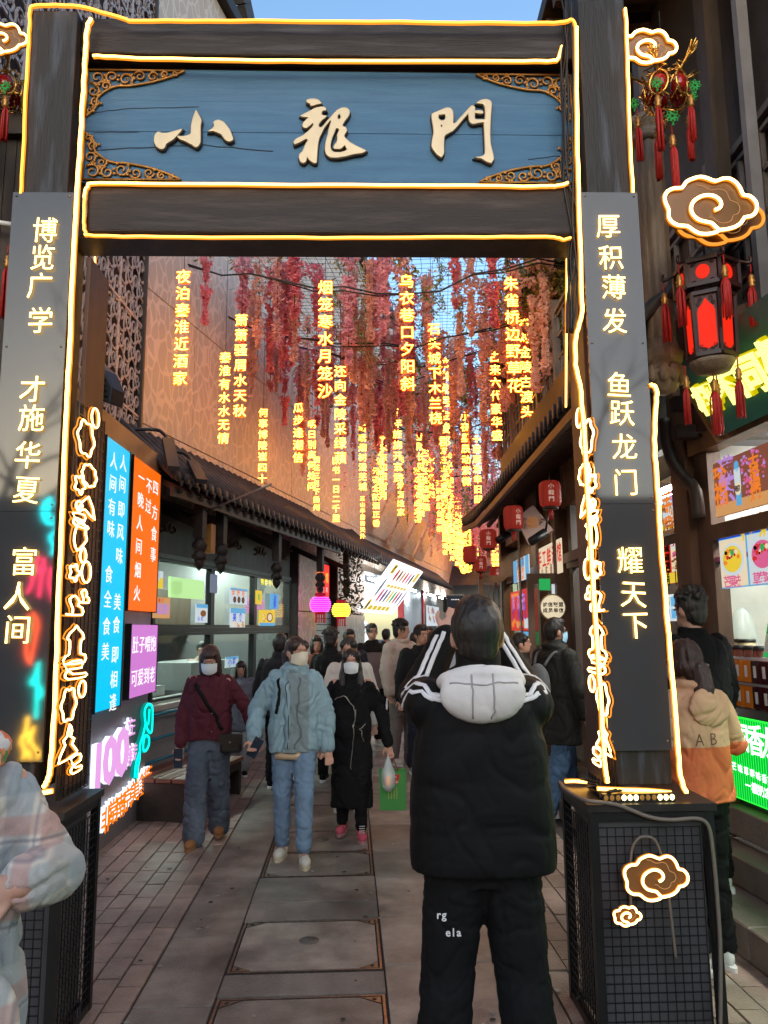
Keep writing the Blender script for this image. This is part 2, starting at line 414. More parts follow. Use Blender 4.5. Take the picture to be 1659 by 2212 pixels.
X2=[[(380,160),(440,140),(510,138),(580,155),(635,210),(560,225),(460,252),(435,210),(385,190)],
[(275,445),(400,380),(530,310),(640,285),(700,292),(728,335),(660,350),(640,400),(650,435),(735,455),(690,490),(630,540),(585,610),(600,660),(650,665),(700,620),(760,540),(815,485),(870,420),(940,350),(1010,310),(1080,300),(1140,325),(1165,380),(1140,450),(1080,530),(1030,610),(1040,645),(1090,665),(1110,720),(1080,770),(1060,810),(1090,870),(1200,960),(1330,1030),(1465,1095),(1400,1130),(1250,1150),(1100,1190),(950,1215),(820,1210),(750,1160),(720,1080),(730,950),(770,790),(800,660),(835,540),(818,512),(740,600),(690,670),(640,770),(590,880),(565,1050),(555,1200),(545,1310),(510,1315),(440,1270),(375,1195),(350,1290),(310,1315),(260,1290),(235,1210),(250,1160),(300,1110),(350,990),(400,900),(380,865),(330,880),(240,930),(150,968),(140,930),(180,880),(300,820),(400,740),(480,660),(505,600),(480,570),(430,620),(360,665),(310,640),(310,590),(360,530),(420,470),(380,460),(330,460)],
[(960,670),(985,700),(950,790),(945,910),(880,1020),(890,1050),(1000,1050),(1080,980),(1130,1070),(1080,1110),(1000,1130),(900,1130),(830,1100),(805,1010),(830,870),(880,750),(910,680)],
[(978,400),(1010,440),(1008,490),(970,522),(940,495),(942,440)]]
X3=[[(200,430),(280,390),(400,340),(480,310),(550,325),(585,370),(595,480),(595,600),(640,610),(740,500),(850,380),(930,290),(970,270),(1010,300),(1010,365),(1140,362),(1168,395),(1140,412),(1010,392),(1005,500),(1030,538),(1100,535),(1200,535),(1220,500),(1215,300),(1180,230),(1060,210),(1150,160),(1240,150),(1310,180),(1330,230),(1310,500),(1300,800),(1310,1000),(1370,1270),(1325,1355),(1250,1330),(1150,1270),(1060,1255),(1160,1235),(1215,1180),(1210,900),(1195,580),(1100,585),(980,605),(920,560),(905,480),(895,400),(800,500),(700,620),(600,730),(500,790),(430,840),(415,1000),(415,1170),(375,1240),(300,1190),(200,1050),(210,900),(235,770),(215,600),(198,500)],
[(310,440),(450,420),(465,490),(430,550),(370,555),(315,510)],[(380,610),(405,650),(380,690),(350,650)]]
M_EDGE=pm('char_edge',(.04,.025,.015),.5)
for P,(x0,y0,s) in ((X1,(580,360,.2532)),(X2,(1130,370,.211)),(X3,(1660,370,.205))):
    T=trace(P,x0,y0,s)
    me=spline_mesh(T,.006,.0045); me.materials.append(M_GILT)
    o=inst(me,'gilt_character',board,M(((1,0,0,0),(0,0,-1,BY-.018),(0,1,0,0),(0,0,0,1))))
    me=spline_mesh(T,.004,.008); me.materials.append(M_EDGE)
    inst(me,'character_backing',board,M(((1,0,0,0),(0,0,-1,BY-.0055),(0,1,0,0),(0,0,0,1))))
# gilt corner carvings
def spiral(c,r,turns,a0,dirn,n=14):
    return [V((c[0]+r*(1-.78*i/n)*cos(a0+dirn*turns*2*pi*i/n),0,c[1]+r*(1-.78*i/n)*sin(a0+dirn*turns*2*pi*i/n))) for i in range(n+1)]
def carving():
    mb=MB(); rnd=random.Random(5)
    mb.tube([(0,0,0),(.52,0,0)],.006,5); mb.tube([(0,0,0),(0,0,-.27)],.006,5)
    for i,(x,z,r,d) in enumerate([(.05,-.045,.042,1),(.13,-.040,.036,-1),(.205,-.055,.040,1),(.28,-.035,.032,-1),(.35,-.038,.030,1),(.415,-.022,.022,-1),(.465,-.016,.015,1),
                         (.035,-.125,.034,-1),(.05,-.19,.028,1),(.02,-.235,.02,-1),(.10,-.095,.028,1)]):
        P=spiral((x,z),r,1.3,rnd.uniform(0,6),d); mb.tube(P,[.0075*(1-.4*k/len(P)) for k in range(len(P))],5)
        for q in range(3):
            a=rnd.uniform(0,2*pi); c=V((x+r*1.05*cos(a),-.002,z+r*1.05*sin(a)))
            if c.z<-.005 and c.x>0: mb.ball(c,(.011,.005,.008),6,4)
    P=smooth_path([(.0,0,-.27),(.05,0,-.22),(.06,0,-.16),(.14,0,-.10),(.24,0,-.09),(.36,0,-.065),(.46,0,-.03),(.52,0,0)],4)
    mb.tube(P,.007,5)
    return mb.mesh('corner_ornament',M_GOLD)
cme=carving()
for (cx,cz,sx,sz) in ((bx0+.015,bz1-.012,1,1),(bx1-.015,bz1-.012,-1,1),(bx0+.015,bz0+.012,1,-1),(bx1-.015,bz0+.012,-1,-1)):
    inst(cme,'corner_ornament',board,M.Translation((cx,BY-.008,cz))@M.Diagonal((sx*.93,1,sz*.95,1)))
# light strips on the gate
def gp(pts,y): return [g(u,v,y) for u,v in pts]
S=smooth_path
def wob(P,a=.002):
    return [p+V((random.uniform(-a,a),0,random.uniform(-a,a))) for p in P]
yS=YF-.012
neon('light_strip',[wob(S(gp([(46,420),(52,300),(59,150),(64,70),(66,26),(78,14),(150,13),(190,19),(270,42),(300,46),(500,46),(800,48),(1100,51),(1210,50),(1236,44),(1244,70)],yS),5))],gate,fr=G,rc=.006,rj=.0095,core=em('neon_dim',(1,.42,.05),3.6))
neon('light_strip',[wob(S(gp([(199,43),(190,62),(186,110),(181,200),(174,320),(168,420),(160,560),(152,760),(146,860),(140,1000),(130,1250),(121,1500),(112,1640),(106,1680),(96,1700)],yS),5))],gate,fr=G,rc=.0095,rj=.0125)
neon('light_strip',[wob(S(gp([(202,122),(300,127),(520,132),(800,133),(1100,133),(1190,133),(1205,128),(1214,102)],YB-.012),5))],gate,fr=G)
neon('light_strip',[wob(S(gp([(183,430),(190,405),(215,397),(400,399),(700,401),(1000,403),(1150,404),(1205,402),(1226,396)],YB-.045),5))],gate,fr=G)
neon('light_strip',[wob(S(gp([(183,430),(182,480),(186,503),(205,510),(400,513),(700,514),(1000,513),(1180,512),(1215,518),(1232,515)],YB-.045),5))],gate,fr=G,rc=.0055,rj=.009,core=em('neon_mid',(1,.44,.065),5.5))
neon('light_strip',[wob(S(gp([(1244,60),(1246,300),(1250,440),(1255,620),(1256,680),(1243,730),(1243,790),(1254,850),(1265,1000),(1280,1250),(1293,1450),(1305,1640),(1312,1690)],yS),5))],gate,fr=G,rc=.0085,rj=.012)
neon('light_strip',[wob(S(gp([(1349,20),(1353,70),(1358,230),(1366,418)],yS),5))],gate,fr=G)
neon('light_strip',[wob(S(gp([(1404,832),(1416,838),(1417,870),(1413,950),(1419,1050),(1433,1250),(1450,1450),(1464,1620),(1470,1680),(1482,1712)],YF-.03),5))],gate,fr=G,rc=.0085,rj=.012)
neon('light_strip',[[g(206,556,YF+.3),g(204,700,YF+.3),g(200,858,YF+.3),g(203,885,YF+.3)]],gate,fr=G,rc=.004,rj=.007)
neon('light_strip',[[g(1224,560,YF+.3),g(1222,880,YF+.3)]],gate,fr=G,rc=.004,rj=.007)
neon('light_strip',[S([(x,YF-.03,z) for x,z in ((-1.30,1.02),(-1.42,1.00),(-1.50,.985),(-1.60,.975))],4)],gate,fr=G,rc=.0085,rj=.012)
# cables bundled down the right side
for k in range(6):
    r_=random.Random(k); x=g(1222,100).x; P=[]
    for i,v in enumerate((-5,60,110,180,280,380,470,560,640,720)):
        uu=1216+k*3+r_.uniform(-9,9)+ (i>5)*14
        P.append(g(uu,v,YF+.04-.01*k))
    tag(MB().tube(S(P,4),.005,5).build('power_cable',M_CABLE,gate))
# couplet panels
def panel(x0,x1,z0,z1,lab,seam):
    t=thing('couplet_panel',lab,'sign panel',G,((x0+x1)/2,YF-.02,z0))
    MB().box(x0,x1,YF-.022,YF-.006,seam+.001,z1).build('acrylic_sheet',M_PANEL,t)
    MB().box(x0,x1,YF-.022,YF-.006,z0,seam-.001).build('acrylic_sheet',M_PANEL,t)
    for zz in (z0+.04,seam-.03,seam+.03,(z1+seam)/2,z1-.02):
        for xx in (x0+.018,x1-.018): MB().ball((xx,YF-.024,zz),.005,6,4).build('screw',M_STEEL,t)
    return t
pl=panel(g(33,420).x,g(163,420).x,gz(1645,YF,50),gz(421,YF,100),'grey couplet panel on the left gate post with eleven glowing yellow characters',gz(1106,YF,50))
pr=panel(g(1252,420).x,g(1373,420).x,gz(1620,YF,1380),gz(421,YF,1310),'grey couplet panel on the right gate post with eleven glowing yellow characters',gz(1090,YF,1350))
def couplet(t,items,sz):
    for i,(c,u,v) in enumerate(items):
        p=g(u,v,YF-.036)
        char(c,t,p,'-y',sz,N_CHAR,'neon_character',.008,-.002,sx=.92,rot=random.uniform(-.04,.04),shear=random.uniform(.03,.1))
couplet(pl,[('博',97,497),('览',92,556),('广',86,617),('学',87,692),('才',70,841),('施',68,903),('华',60,983),('夏',57,1058),('富',52,1213),('人',38,1288),('间',38,1360)],.132)
couplet(pr,[('厚',1314,488),('积',1320,556),('薄',1326,620),('发',1328,693),('鱼',1338,832),('跃',1344,892),('龙',1349,965),('门',1352,1042),('耀',1362,1210),('天',1369,1283),('下',1374,1350)],.130)

# stains and small litter on the paving
lt_=MB(); rl_=random.Random(31)
for i in range(150):
    x=rl_.uniform(-2.1,1.6); y=3.0+rl_.random()**1.5*9; r=rl_.uniform(.006,.02); z=.0045
    n=7; q=[(x+r*rl_.uniform(.6,1.2)*cos(2*pi*j/n),y+r*rl_.uniform(.6,1.2)*sin(2*pi*j/n),z) for j in range(n)]
    lt_.add(q,[tuple(range(n))],0 if rl_.random()<.6 else 1)
for i in range(26):
    x=rl_.uniform(-2.1,1.6); y=rl_.uniform(3.2,10); a=rl_.uniform(0,3); L=rl_.uniform(.015,.05)
    lt_.add([(x,y,.005),(x+L*cos(a),y+L*sin(a),.007),(x+L*cos(a)-.008*sin(a),y+L*sin(a)+.012*cos(a),.006)],[(0,1,2)],2)
lt_.build('litter',[pm('gum_dark',(.03,.026,.024),.8),pm('gum_pale',(.30,.27,.24),.8),pm('paper_scrap',(.6,.58,.54),.8)],pave,kind='stuff')
def stain(mname,amt):
    m_=bpy.data.materials[mname]; n=m_.node_tree.nodes; L=m_.node_tree.links; p_=n['Principled BSDF']; src=p_.inputs['Base Color'].links[0].from_socket
    ge=n.new('ShaderNodeNewGeometry'); nz=n.new('ShaderNodeTexNoise'); nz.inputs['Scale'].default_value=1.7; nz.inputs['Detail'].default_value=9; nz.inputs['Roughness'].default_value=.68; L.new(ge.outputs['Position'],nz.inputs[0])
    rp=n.new('ShaderNodeValToRGB'); rp.color_ramp.elements[0].position=.36; rp.color_ramp.elements[0].color=(amt,amt,amt,1); rp.color_ramp.elements[1].position=.60; rp.color_ramp.elements[1].color=(1.12,1.10,1.08,1); L.new(nz.outputs[0],rp.inputs[0])
    mx=n.new('ShaderNodeMix'); mx.data_type='RGBA'; mx.blend_type='MULTIPLY'; mx.inputs[0].default_value=1; L.new(src,mx.inputs[6]); L.new(rp.outputs[0],mx.inputs[7]); L.new(mx.outputs[2],p_.inputs['Base Color'])
    rr_=n.new('ShaderNodeMapRange'); rr_.inputs[3].default_value=.25; rr_.inputs[4].default_value=.62; L.new(nz.outputs[0],rr_.inputs[0]); L.new(rr_.outputs[0],p_.inputs['Roughness'])
for nm_ in ('paving_stone','paving_stone_light','paver_brick','ribbed_stone'): stain(nm_,.45)
# ================================================================ LEFT SIDE
# sign kiosk beyond the left post
K=Fr(1.2,(-2.23,6.9,0))
def kp(u,v): return K.hit(u,v,0,0.0)
ky0=4.75; ky1=kp(327,1300).y; kz1=kp(327,975).z
kiosk=thing('sign_kiosk','tall grey sign wall on the left carrying lit cyan, orange and pink boards','sign wall',K,(-.3,(ky0+ky1)/2,0))
for a,b in ((ky0,5.9-6.9+.0),(5.9-6.9+.004,ky1)):
    pass
yy=[ky0-6.9,-1.1,.12,ky1]
for i in range(3):
    for z0,z1 in ((0,.62),(.624,1.16),(1.164,kz1-.26)):
        MB().box(-.5,0,yy[i]+.002,yy[i+1]-.002,z0,z1).build('cladding_panel',M_GREY,kiosk)
MB().box(-.52,.03,yy[0],ky1+.02,kz1-.257,kz1).build('cap',pm('cap_ochre',(.42,.25,.13),.5,var=.1),kiosk)
def lit_board(fr,pts,lab,colr,name='lit_board',st=1.0,depth=.035,ax=0,val=.03,group=None):
    """pts = four picture corners clockwise from top-left, turned into a real board standing off its wall"""
    P=[fr.hit(u,v,ax,val) for u,v in pts]
    base=(P[2]+P[3])/2
    t=thing(name,lab,'lit sign',fr,base,group)
    n=V((1,0,0)) if ax==0 and val>-.5 else None
    return t,P
E_CY=em('cyan_box',(0.0,.58,.95),1.0); E_OR=em('orange_box',(1,.155,.005),1.0); E_PU=em('pink_box',(.60,.20,.62),1.0)
E_TX=em('white_text',(1,1,1),1.1); E_TX2=em('white_text_soft',(.9,.92,1),.9)
def kbox(pts,lab,e):
    P=[kp(u,v) for u,v in pts]; y0=(P[0].y+P[3].y)/2; y1=(P[1].y+P[2].y)/2; z0=(P[2].z+P[3].z)/2; z1=(P[0].z+P[1].z)/2
    t=thing('lit_banner',lab,'lit sign',K,(.03,(y0+y1)/2,z0))
    MB().box(.002,.05,y0,y1,z0,z1).build('light_box',e,t)
    MB().box(.0,.056,y0-.012,y0-.001,z0-.01,z1+.01).build('frame',M_BLK,t); MB().box(.0,.056,y1+.001,y1+.012,z0-.01,z1+.01).build('frame',M_BLK,t)
    return t,y0,y1,z0,z1
t,y0,y1,z0,z1=kbox([(212,940),(263,972),(251,1522),(195,1538)],'tall cyan lit banner with two columns of white characters, left of the orange one',E_CY)
H=z1-z0; W=y1-y0
fx=.053
def zat(v,u=230): return kp(u,v).z
for c,v in zip('人间即风味美食即相逢',(1030,1078,1134,1184,1236,1336,1385,1448,1500,1548)): char(c,t,(fx,y0+W*.70,zat(v-35,245)),'+x',.145,E_TX,depth=.006,sx=1.25)
for c,v in zip('人间有味食全食美',(1014,1066,1118,1166,1266,1320,1378,1432)): char(c,t,(fx,y0+W*.30,zat(v-25,222)),'+x',.145,E_TX,depth=.006,sx=1.25)
t,y0,y1,z0,z1=kbox([(271,980),(333,1024),(329,1322),(269,1317)],'orange lit banner with three columns of white characters above the pink one',E_OR)
W=y1-y0
for c,v in zip('四方食事',(1050,1105,1152,1198)): char(c,t,(fx,y0+W*.8,zat(v,318)),'+x',.15,E_TX,depth=.006,sx=1.3)
for c,v in zip('不过',(1045,1090)): char(c,t,(fx,y0+W*.55,zat(v,302)),'+x',.15,E_TX,depth=.006,sx=1.3)
for c,v in zip('一晚人间烟火',(1028,1078,1128,1180,1232,1282)): char(c,t,(fx,y0+W*.27,zat(v,286)),'+x',.15,E_TX,depth=.006,sx=1.3)
t,y0,y1,z0,z1=kbox([(269,1350),(328,1350),(326,1490),(267,1512)],'square pink lit banner with two rows of white characters under the orange one',E_PU)
W=y1-y0; H=z1-z0
for j,s in enumerate(('肚子喂饱','可爱到老')):
    for i,c in enumerate(s): char(c,t,(fx,y0+W*(.16+.225*i),z0+H*(.72-.46*j)),'+x',.16,E_TX,depth=.006,sx=1.15)
# channel letters low on the kiosk
t=thing('channel_letters','large pink 100 with lit white sides and small pink characters on the grey sign wall','lit sign',K,(0,-.6,.9))
E_PK=em('pink_face',(.80,.38,.80),1.0); E_SIDE=em('white_side',(.8,.88,1),1.6)
for c,u,v,sz in (('1',193,1652,.44),('0',219,1638,.47),('0',246,1620,.50)):
    p=kp(u,v); char(c,t,(.05,p.y,p.z),'+x',sz,[E_PK,E_SIDE],'numeral',depth=.0,off=.03,sx=1.35,layers=[(.004,.045,.04,0),(.035,.03,-.02,1)])
for c,u,v in (('米',262,1642),('左',272,1570),('转',276,1628)):
    p=kp(u,v); char(c,t,(.03,p.y,p.z),'+x',.17,[E_PK,E_SIDE],'character',sx=1.4,layers=[(.01,.012,.10,0),(.05,.0,-.05,1)])
t=thing('channel_letters','row of orange lit characters with white sides below the pink 100','lit sign',K,(0,-.3,.55))
E_OF=em('orange_face',(1,.20,.0),1.1)
for c,u,v in zip('非常南京美食街',(214,228,245,260,276,291,305),(1762,1745,1733,1718,1702,1687,1672)):
    p=kp(u,v+8); char(c,t,(.04,p.y,p.z),'+x',.205,[E_OF,E_SIDE],'character',sx=1.3,layers=[(.01,.012,.10,0),(.06,.0,-.05,1)])
E_TL=em('teal_neon',(0.0,.8,.62),2.2); E_TLC=em('teal_casing',(0,.35,.3),.7)
t=thing('neon_figure','teal neon outline of a crooked arrow on the corner of the grey sign wall','neon sign',K,(.05,.3,1))
neon('neon_outline',[smooth_path([kp(u,v)+V((.04,0,0)) for u,v in P],4) for P in
  ([(300,1530),(306,1522),(314,1524),(316,1540),(314,1580),(306,1578),(300,1560),(298,1540),(300,1530)],[(309,1532),(308,1550),(306,1566)],
   [(300,1565),(294,1590),(288,1610),(287,1640),(283,1660),(282,1690)],[(296,1600),(300,1590),(307,1592),(308,1608),(301,1622),(295,1618),(296,1600)],[(287,1625),(279,1650),(276,1680)])],
  t,.012,.02,V((1,0,0)),E_TL,E_TLC)
# floodlights on gooseneck arms and the big floodlight on the facade
# ---------------------------------------------------------------- perforated facade
F1X=-2.62; F1=Fr(0,(0,0,0)); FY0,FY1=2.2,8.0; FZ1=11.2
fac=thing('patterned_facade','near left building front clad in white cut-out scroll lattice over a dark wall','building',F1,(F1X-.3,5,0))
MB().box(F1X-.5,F1X-.10,FY0,FY1,0,FZ1).build('wall',pm('dark_red_wall',(.045,.018,.014),.8,var=.3),fac)
# one lattice panel: scrolls, wave lines and a frame, cut 12 mm deep
M_LAT=pm('lattice_white',(.55,.46,.45),.5,var=.08,vs=4)
def lattice_panel():
    PW,PH=.725,1.02; nx,nz=4,4; cw=PW/nx; ch=PH/nz; mb=MB()
    def rib(P,w=.009):
        P=[V(p) for p in P]; n=len(P)
        for i in range(n-1):
            a,b=P[i],P[i+1]; d=(b-a); 
            if d.length<1e-6: continue
            q=d.normalized().cross(V((1,0,0)))*w; e=d.normalized()*w*.5
            mb.add([a-q-e,b-q+e,b+q+e,a+q-e,a-q-e+V((-.012,0,0)),b-q+e+V((-.012,0,0)),b+q+e+V((-.012,0,0)),a+q-e+V((-.012,0,0))],[(0,1,2,3),(0,4,5,1),(2,6,7,3)],0)
    for i in range(nx):
        for j in range(nz):
            cx=(i+.5)*cw; cz=(j+.5)*ch; s=1 if (i+j)%2 else -1
            P=[(0,cx+cw*.42*(1-.8*k/13)*cos(s*(k*.62)),cz+ch*.34*(1-.8*k/13)*sin(s*(k*.62))) for k in range(14)]; rib(P,.008)
            P=[(0,cx-cw*.5+cw*.16*sin(2*pi*k/8)*s,cz-ch/2+ch*k/8) for k in range(9)]; rib(P,.0085)
            P=[(0,cx+cw*.05*s+cw*.44*cos(pi*k/5+.3*s),cz+ch*.5+ch*.16*sin(pi*k/5)*s) for k in range(6)]; rib(P,.008)
    mb.box(-.014,.002,0,PW,0,.012).box(-.014,.002,0,PW,PH-.012,PH).box(-.014,.002,0,.012,.012,PH-.012).box(-.014,.002,PW-.012,PW,.012,PH-.012)
    return mb.mesh('lattice_panel',M_LAT),PW,PH
lpm,PW,PH=lattice_panel()
for i in range(8):
    for j in range(9):
        y=FY0+i*PW; z=1.9+j*PH
        u,v=W0.px((F1X,y+PW/2,z+PH/2))
        if u<-180 or v<-260 or (v>30 and v<540 and 70<u<330): 
            if not(-180<u<420 and -260<v<1250): continue
        inst(lpm,'lattice_panel',fac,M.Translation((F1X,y,z)))
MB().box(F1X-.05,F1X+.03,FY1-.02,FY1+.03,0,FZ1).build('corner_trim',M_DARK,fac)
# second facade: beige perforated metal with leaf-vein relief
F2=Fr(-12.5,(-2.60,8.03,0)); F2L=34
def beige(name,perf=True):
    m=bpy.data.materials.new(name); m.use_nodes=True; n=m.node_tree.nodes; L=m.node_tree.links; p=n['Principled BSDF']
    p.inputs['Roughness'].default_value=.5
    tc=n.new('ShaderNodeTexCoord'); mp=n.new('ShaderNodeMapping'); mp.inputs['Scale'].default_value=(3,3,1.7); L.new(tc.outputs['Object'],mp.inputs[0])
    vo=n.new('ShaderNodeTexVoronoi'); vo.feature='DISTANCE_TO_EDGE'; vo.inputs['Scale'].default_value=2.3; L.new(mp.outputs[0],vo.inputs[0])
    r=n.new('ShaderNodeValToRGB'); r.color_ramp.elements[0].position=.055; r.color_ramp.elements[1].position=.075; L.new(vo.outputs[0],r.inputs[0])
    sx=n.new('ShaderNodeSeparateXYZ'); L.new(tc.outputs['Object'],sx.inputs[0])
    def wv(s):
        q=n.new('ShaderNodeMath'); q.operation='MULTIPLY'; q.inputs[1].default_value=2*pi/.034; L.new(sx.outputs[s],q.inputs[0]); z=n.new('ShaderNodeMath'); z.operation='SINE'; L.new(q.outputs[0],z.inputs[0]); return z
    a,b=wv('Y'),wv('Z'); mu=n.new('ShaderNodeMath'); mu.operation='MULTIPLY'; L.new(a.outputs[0],mu.inputs[0]); L.new(b.outputs[0],mu.inputs[1])
    ab=n.new('ShaderNodeMath'); ab.operation='ABSOLUTE'; L.new(mu.outputs[0],ab.inputs[0])
    r2=n.new('ShaderNodeValToRGB'); r2.color_ramp.elements[0].position=.25; r2.color_ramp.elements[1].position=.5; L.new(ab.outputs[0],r2.inputs[0])
    mi=n.new('ShaderNodeMath'); mi.operation='MULTIPLY'; L.new(r.outputs[0],mi.inputs[0]); L.new(r2.outputs[0],mi.inputs[1])
    mx=n.new('ShaderNodeMix'); mx.data_type='RGBA'; L.new(mi.outputs[0],mx.inputs[0])
    mx.inputs[6].default_value=(.76,.60,.48,1); mx.inputs[7].default_value=(.42,.31,.235,1); L.new(mx.outputs[2],p.inputs['Base Color'])
    return m
M_BEIGE=beige('perforated_beige')
fac2=thing('screen_facade','long left building front of beige perforated metal panels with leaf-vein pattern, above the tiled eaves','building',F2,(-.3,F2L/2,0))
MB().box(-.5,-.06,0,F2L,3.0,10.5).build('wall',M_DARK2,fac2)
pw=1.22
for i in range(int(F2L/pw)):
    for (z0,z1) in ((2.9,3.9),(3.9,5.45),(5.45,7.0),(7.0,8.6),(8.6,10.4)):
        MB().box(-.055,-.02,i*pw+.008,(i+1)*pw-.008,z0+.008,z1-.008).build('screen_panel',M_BEIGE,fac2)
MB().prism([(-.6,-.02,10.42),(.10,-.02,10.42),(.10,-.02,10.62),(-.6,-.02,10.62)],(0,F2L,0)).build('roof_edge',M_DARK2,fac2)
# gable roof peak seen above the gate at the top left
gb=thing('gable_roof','dark curved gable end with pale wall above the left facade','roof',F2,(-.4,2,10.6))
MB().prism([(-.08,-.6,10.63),(-.08,2.45,10.63),(-.08,1.9,11.25),(-.08,1.2,12.3),(-.08,.6,13.6),(-.08,-.6,13.8)],(-.5,0,0)).build('gable_wall',pm('gable_grey',(.20,.21,.22),.7,var=.15),gb)
P=smooth_path([(.03,2.75,10.62),(.03,2.2,11.2),(.03,1.55,12.3),(.03,.9,13.6)],4)
mb=MB()
for a,b in zip(P,P[1:]): mb.bar(a,b,.35,.16,0,(1,0,0))
mb.build('verge_tiles',M_TILE,gb)
# end of the lane: low grey building with tiled roof and pale wall
eb=thing('lane_end_building','dim grey two-storey building with tiled roofs closing the far end of the lane','building',W0,(4.5,33,0))
MB().box(1.2,9.5,33,36,0,6.6).build('wall',pm('end_wall',(.22,.22,.24),.8,var=.15,vs=1),eb)
MB().prism([(.6,32.2,6.5),(10,32.2,6.5),(10,34.5,8.2),(.6,34.5,8.2)],(0,.3,.12)).build('roof',M_TILE,eb)
MB().prism([(.6,31.6,3.4),(10,31.6,3.4),(10,33,4.3),(.6,33,4.3)],(0,.2,.12)).build('lower_roof',M_TILE,eb)
for x in (2.2,3.6,5.0): 
    f=MB().box(x,x+.8,32.96,32.995,4.9,6.0).build('window_frame',M_DARK,eb); MB().box(x+.06,x+.74,32.95,32.958,4.95,5.95).build('pane',pm('night_glass',(.02,.025,.03),.1),f)
# ---------------------------------------------------------------- LEFT SHOP ROW (angled 12 degrees)
LS=Fr(-12.0,(-2.47,8.2,0))
def lp(u,v,x=0): return LS.hit(u,v,0,x)
shop=thing('tiled_shop','glass-fronted food shop with dark frames and tiled eaves on the left of the lane','shop',LS,(-1,3,0))
EZ=3.16; EX=.62
# tiled roof built of pan rows with round end tiles, in lengths
def tile_roof(parent,fr,y0,y1,x_e,z_e,x_w,z_w,step=.19,lift=None,rtiles=40):
    mb=MB(); n=int(abs(y1-y0)/step); sg=1 if y1>y0 else -1
    lift=lift or (lambda y:0)
    sl=V((x_w-x_e,0,z_w-z_e)); 
    mb.add([(x_e,y0,z_e-.03),(x_e,y1,z_e-.03+lift(y1)),(x_w,y1,z_w-.03),(x_w,y0,z_w-.03)],[(0,1,2,3)],0)
    mb.add([(x_e,y0,z_e-.09),(x_e,y1,z_e-.09+lift(y1)),(x_w,y1,z_w-.10),(x_w,y0,z_w-.10)],[(3,2,1,0)],0)
    mb.build('roof_deck',M_DARK2,parent)
    tl=MB()
    tl.tube([(0,0,0),tuple(sl)],.045,8)
    d=V((x_e-x_w,0,0)).normalized()
    tl.lathe([(.055,0),(.055,.02)],(0,0,0),10); 
    i0=len(tl.v)-20
    for i in range(i0,len(tl.v)):
        p=tl.v[i]; tl.v[i]=V((p.z*(d.x)*1.0+d.x*.01,p.x,p.y))
    # drip tile triangle
    tl.prism([(d.x*.0,.055,-.02),(d.x*.0,step-.055,-.02),(d.x*.0,step/2,-.085)],(d.x*.02,0,0))
    me=tl.mesh('roof_tile',M_TILE)
    for i in range(n+1):
        y=y0+sg*i*step
        inst(me,'roof_tile',parent,M.Translation((x_e,y,z_e+lift(y))))
def rafters(parent,y0,y1,x_e,z_e,x_w,z_w,step=.24,mt=None):
    me=MB().bar((0,0,0),(x_w-x_e,0,z_w-z_e),.05,.06).mesh('rafter',mt or M_DARK)
    n=int(abs(y1-y0)/step); sg=1 if y1>y0 else -1
    for i in range(n): inst(me,'rafter',parent,M.Translation((x_e,y0+sg*(i+.5)*step,z_e-.13)))
def up_curl(y0,y1,h=.28):
    return lambda y: h*(max(0,(abs(y-y0)/abs(y1-y0)-.6)/.4))**2
tile_roof(shop,LS,-.75,5.4,EX,EZ,-.02,3.75)
rafters(shop,-.75,5.4,EX,EZ,0,3.5,.24)
MB().box(EX-.06,EX-.02,-.75,5.4,EZ-.19,EZ-.10).build('fascia',M_DARK,shop)
ye=[lp(u,1300).y for u in (326,455,548,622)]
MB().box(-.30,-.02,-1.0,-.76,0,3.1).build('side_wall',M_GREY,shop)
MB().box(-.12,.02,-.75,ye[3]+.02,2.47,3.1).build('header',M_DARK,shop)
hz=2.455
# carved relief on the header
for i in range(5):
    c=V((.03,.2+i*.95,2.80)); mb=MB()
    for k in range(4):
        a=random.uniform(0,6); mb.tube([c+V((0,.10*(1-.7*q/8)*cos(a+q*.7)+k*.12-.18,.07*(1-.7*q/8)*sin(a+q*.7))) for q in range(9)],.009,5)
    mb.build('carving',M_BROWN,shop)
MB().box(-.06,.045,ye[0]-.1,ye[3]+.02,hz,hz+.05).build('head_rail',M_BLK,shop)
# window grid
GL=bpy.data.materials.new('shop_glass'); GL.use_nodes=True
_n=GL.node_tree.nodes; _L=GL.node_tree.links; _n.remove(_n['Principled BSDF'])
_t=_n.new('ShaderNodeBsdfTransparent'); _g=_n.new('ShaderNodeBsdfGlossy'); _g.inputs['Roughness'].default_value=.03; _f=_n.new('ShaderNodeFresnel'); _f.inputs[0].default_value=1.45; _m=_n.new('ShaderNodeMixShader')
_t.inputs[0].default_value=(.93,.97,.95,1)
_gm=_n.new('ShaderNodeNewGeometry'); _sb=_n.new('ShaderNodeMath'); _sb.operation='SUBTRACT'; _sb.inputs[0].default_value=1; _L.new(_gm.outputs['Backfacing'],_sb.inputs[1]); _mu=_n.new('ShaderNodeMath'); _mu.operation='MULTIPLY'; _L.new(_sb.outputs[0],_mu.inputs[0]); _L.new(_f.outputs[0],_mu.inputs[1]); _L.new(_mu.outputs[0],_m.inputs[0]); _L.new(_t.outputs[0],_m.inputs[1]); _L.new(_g.outputs[0],_m.inputs[2]); _L.new(_m.outputs[0],_n['Material Output'].inputs[0])
posters=[]
zt=1.68; zsill=.93
for i in range(3):
    a,b=ye[i],ye[i+1]
    for z0,z1 in ((zsill,zt-.03),(zt+.03,hz-.002)):
        w=MB().box(-.05,.03,a,a+.05,z0,z1).box(-.05,.03,b-.05,b-.001,z0,z1).box(-.05,.03,a+.05,b-.05,z0,z0+.03).box(-.05,.03,a+.05,b-.05,z1-.03,z1).build('window',M_BLK,shop)
        MB().box(-.012,-.006,a+.05,b-.05,z0+.03,z1-.03).build('pane',GL,w)
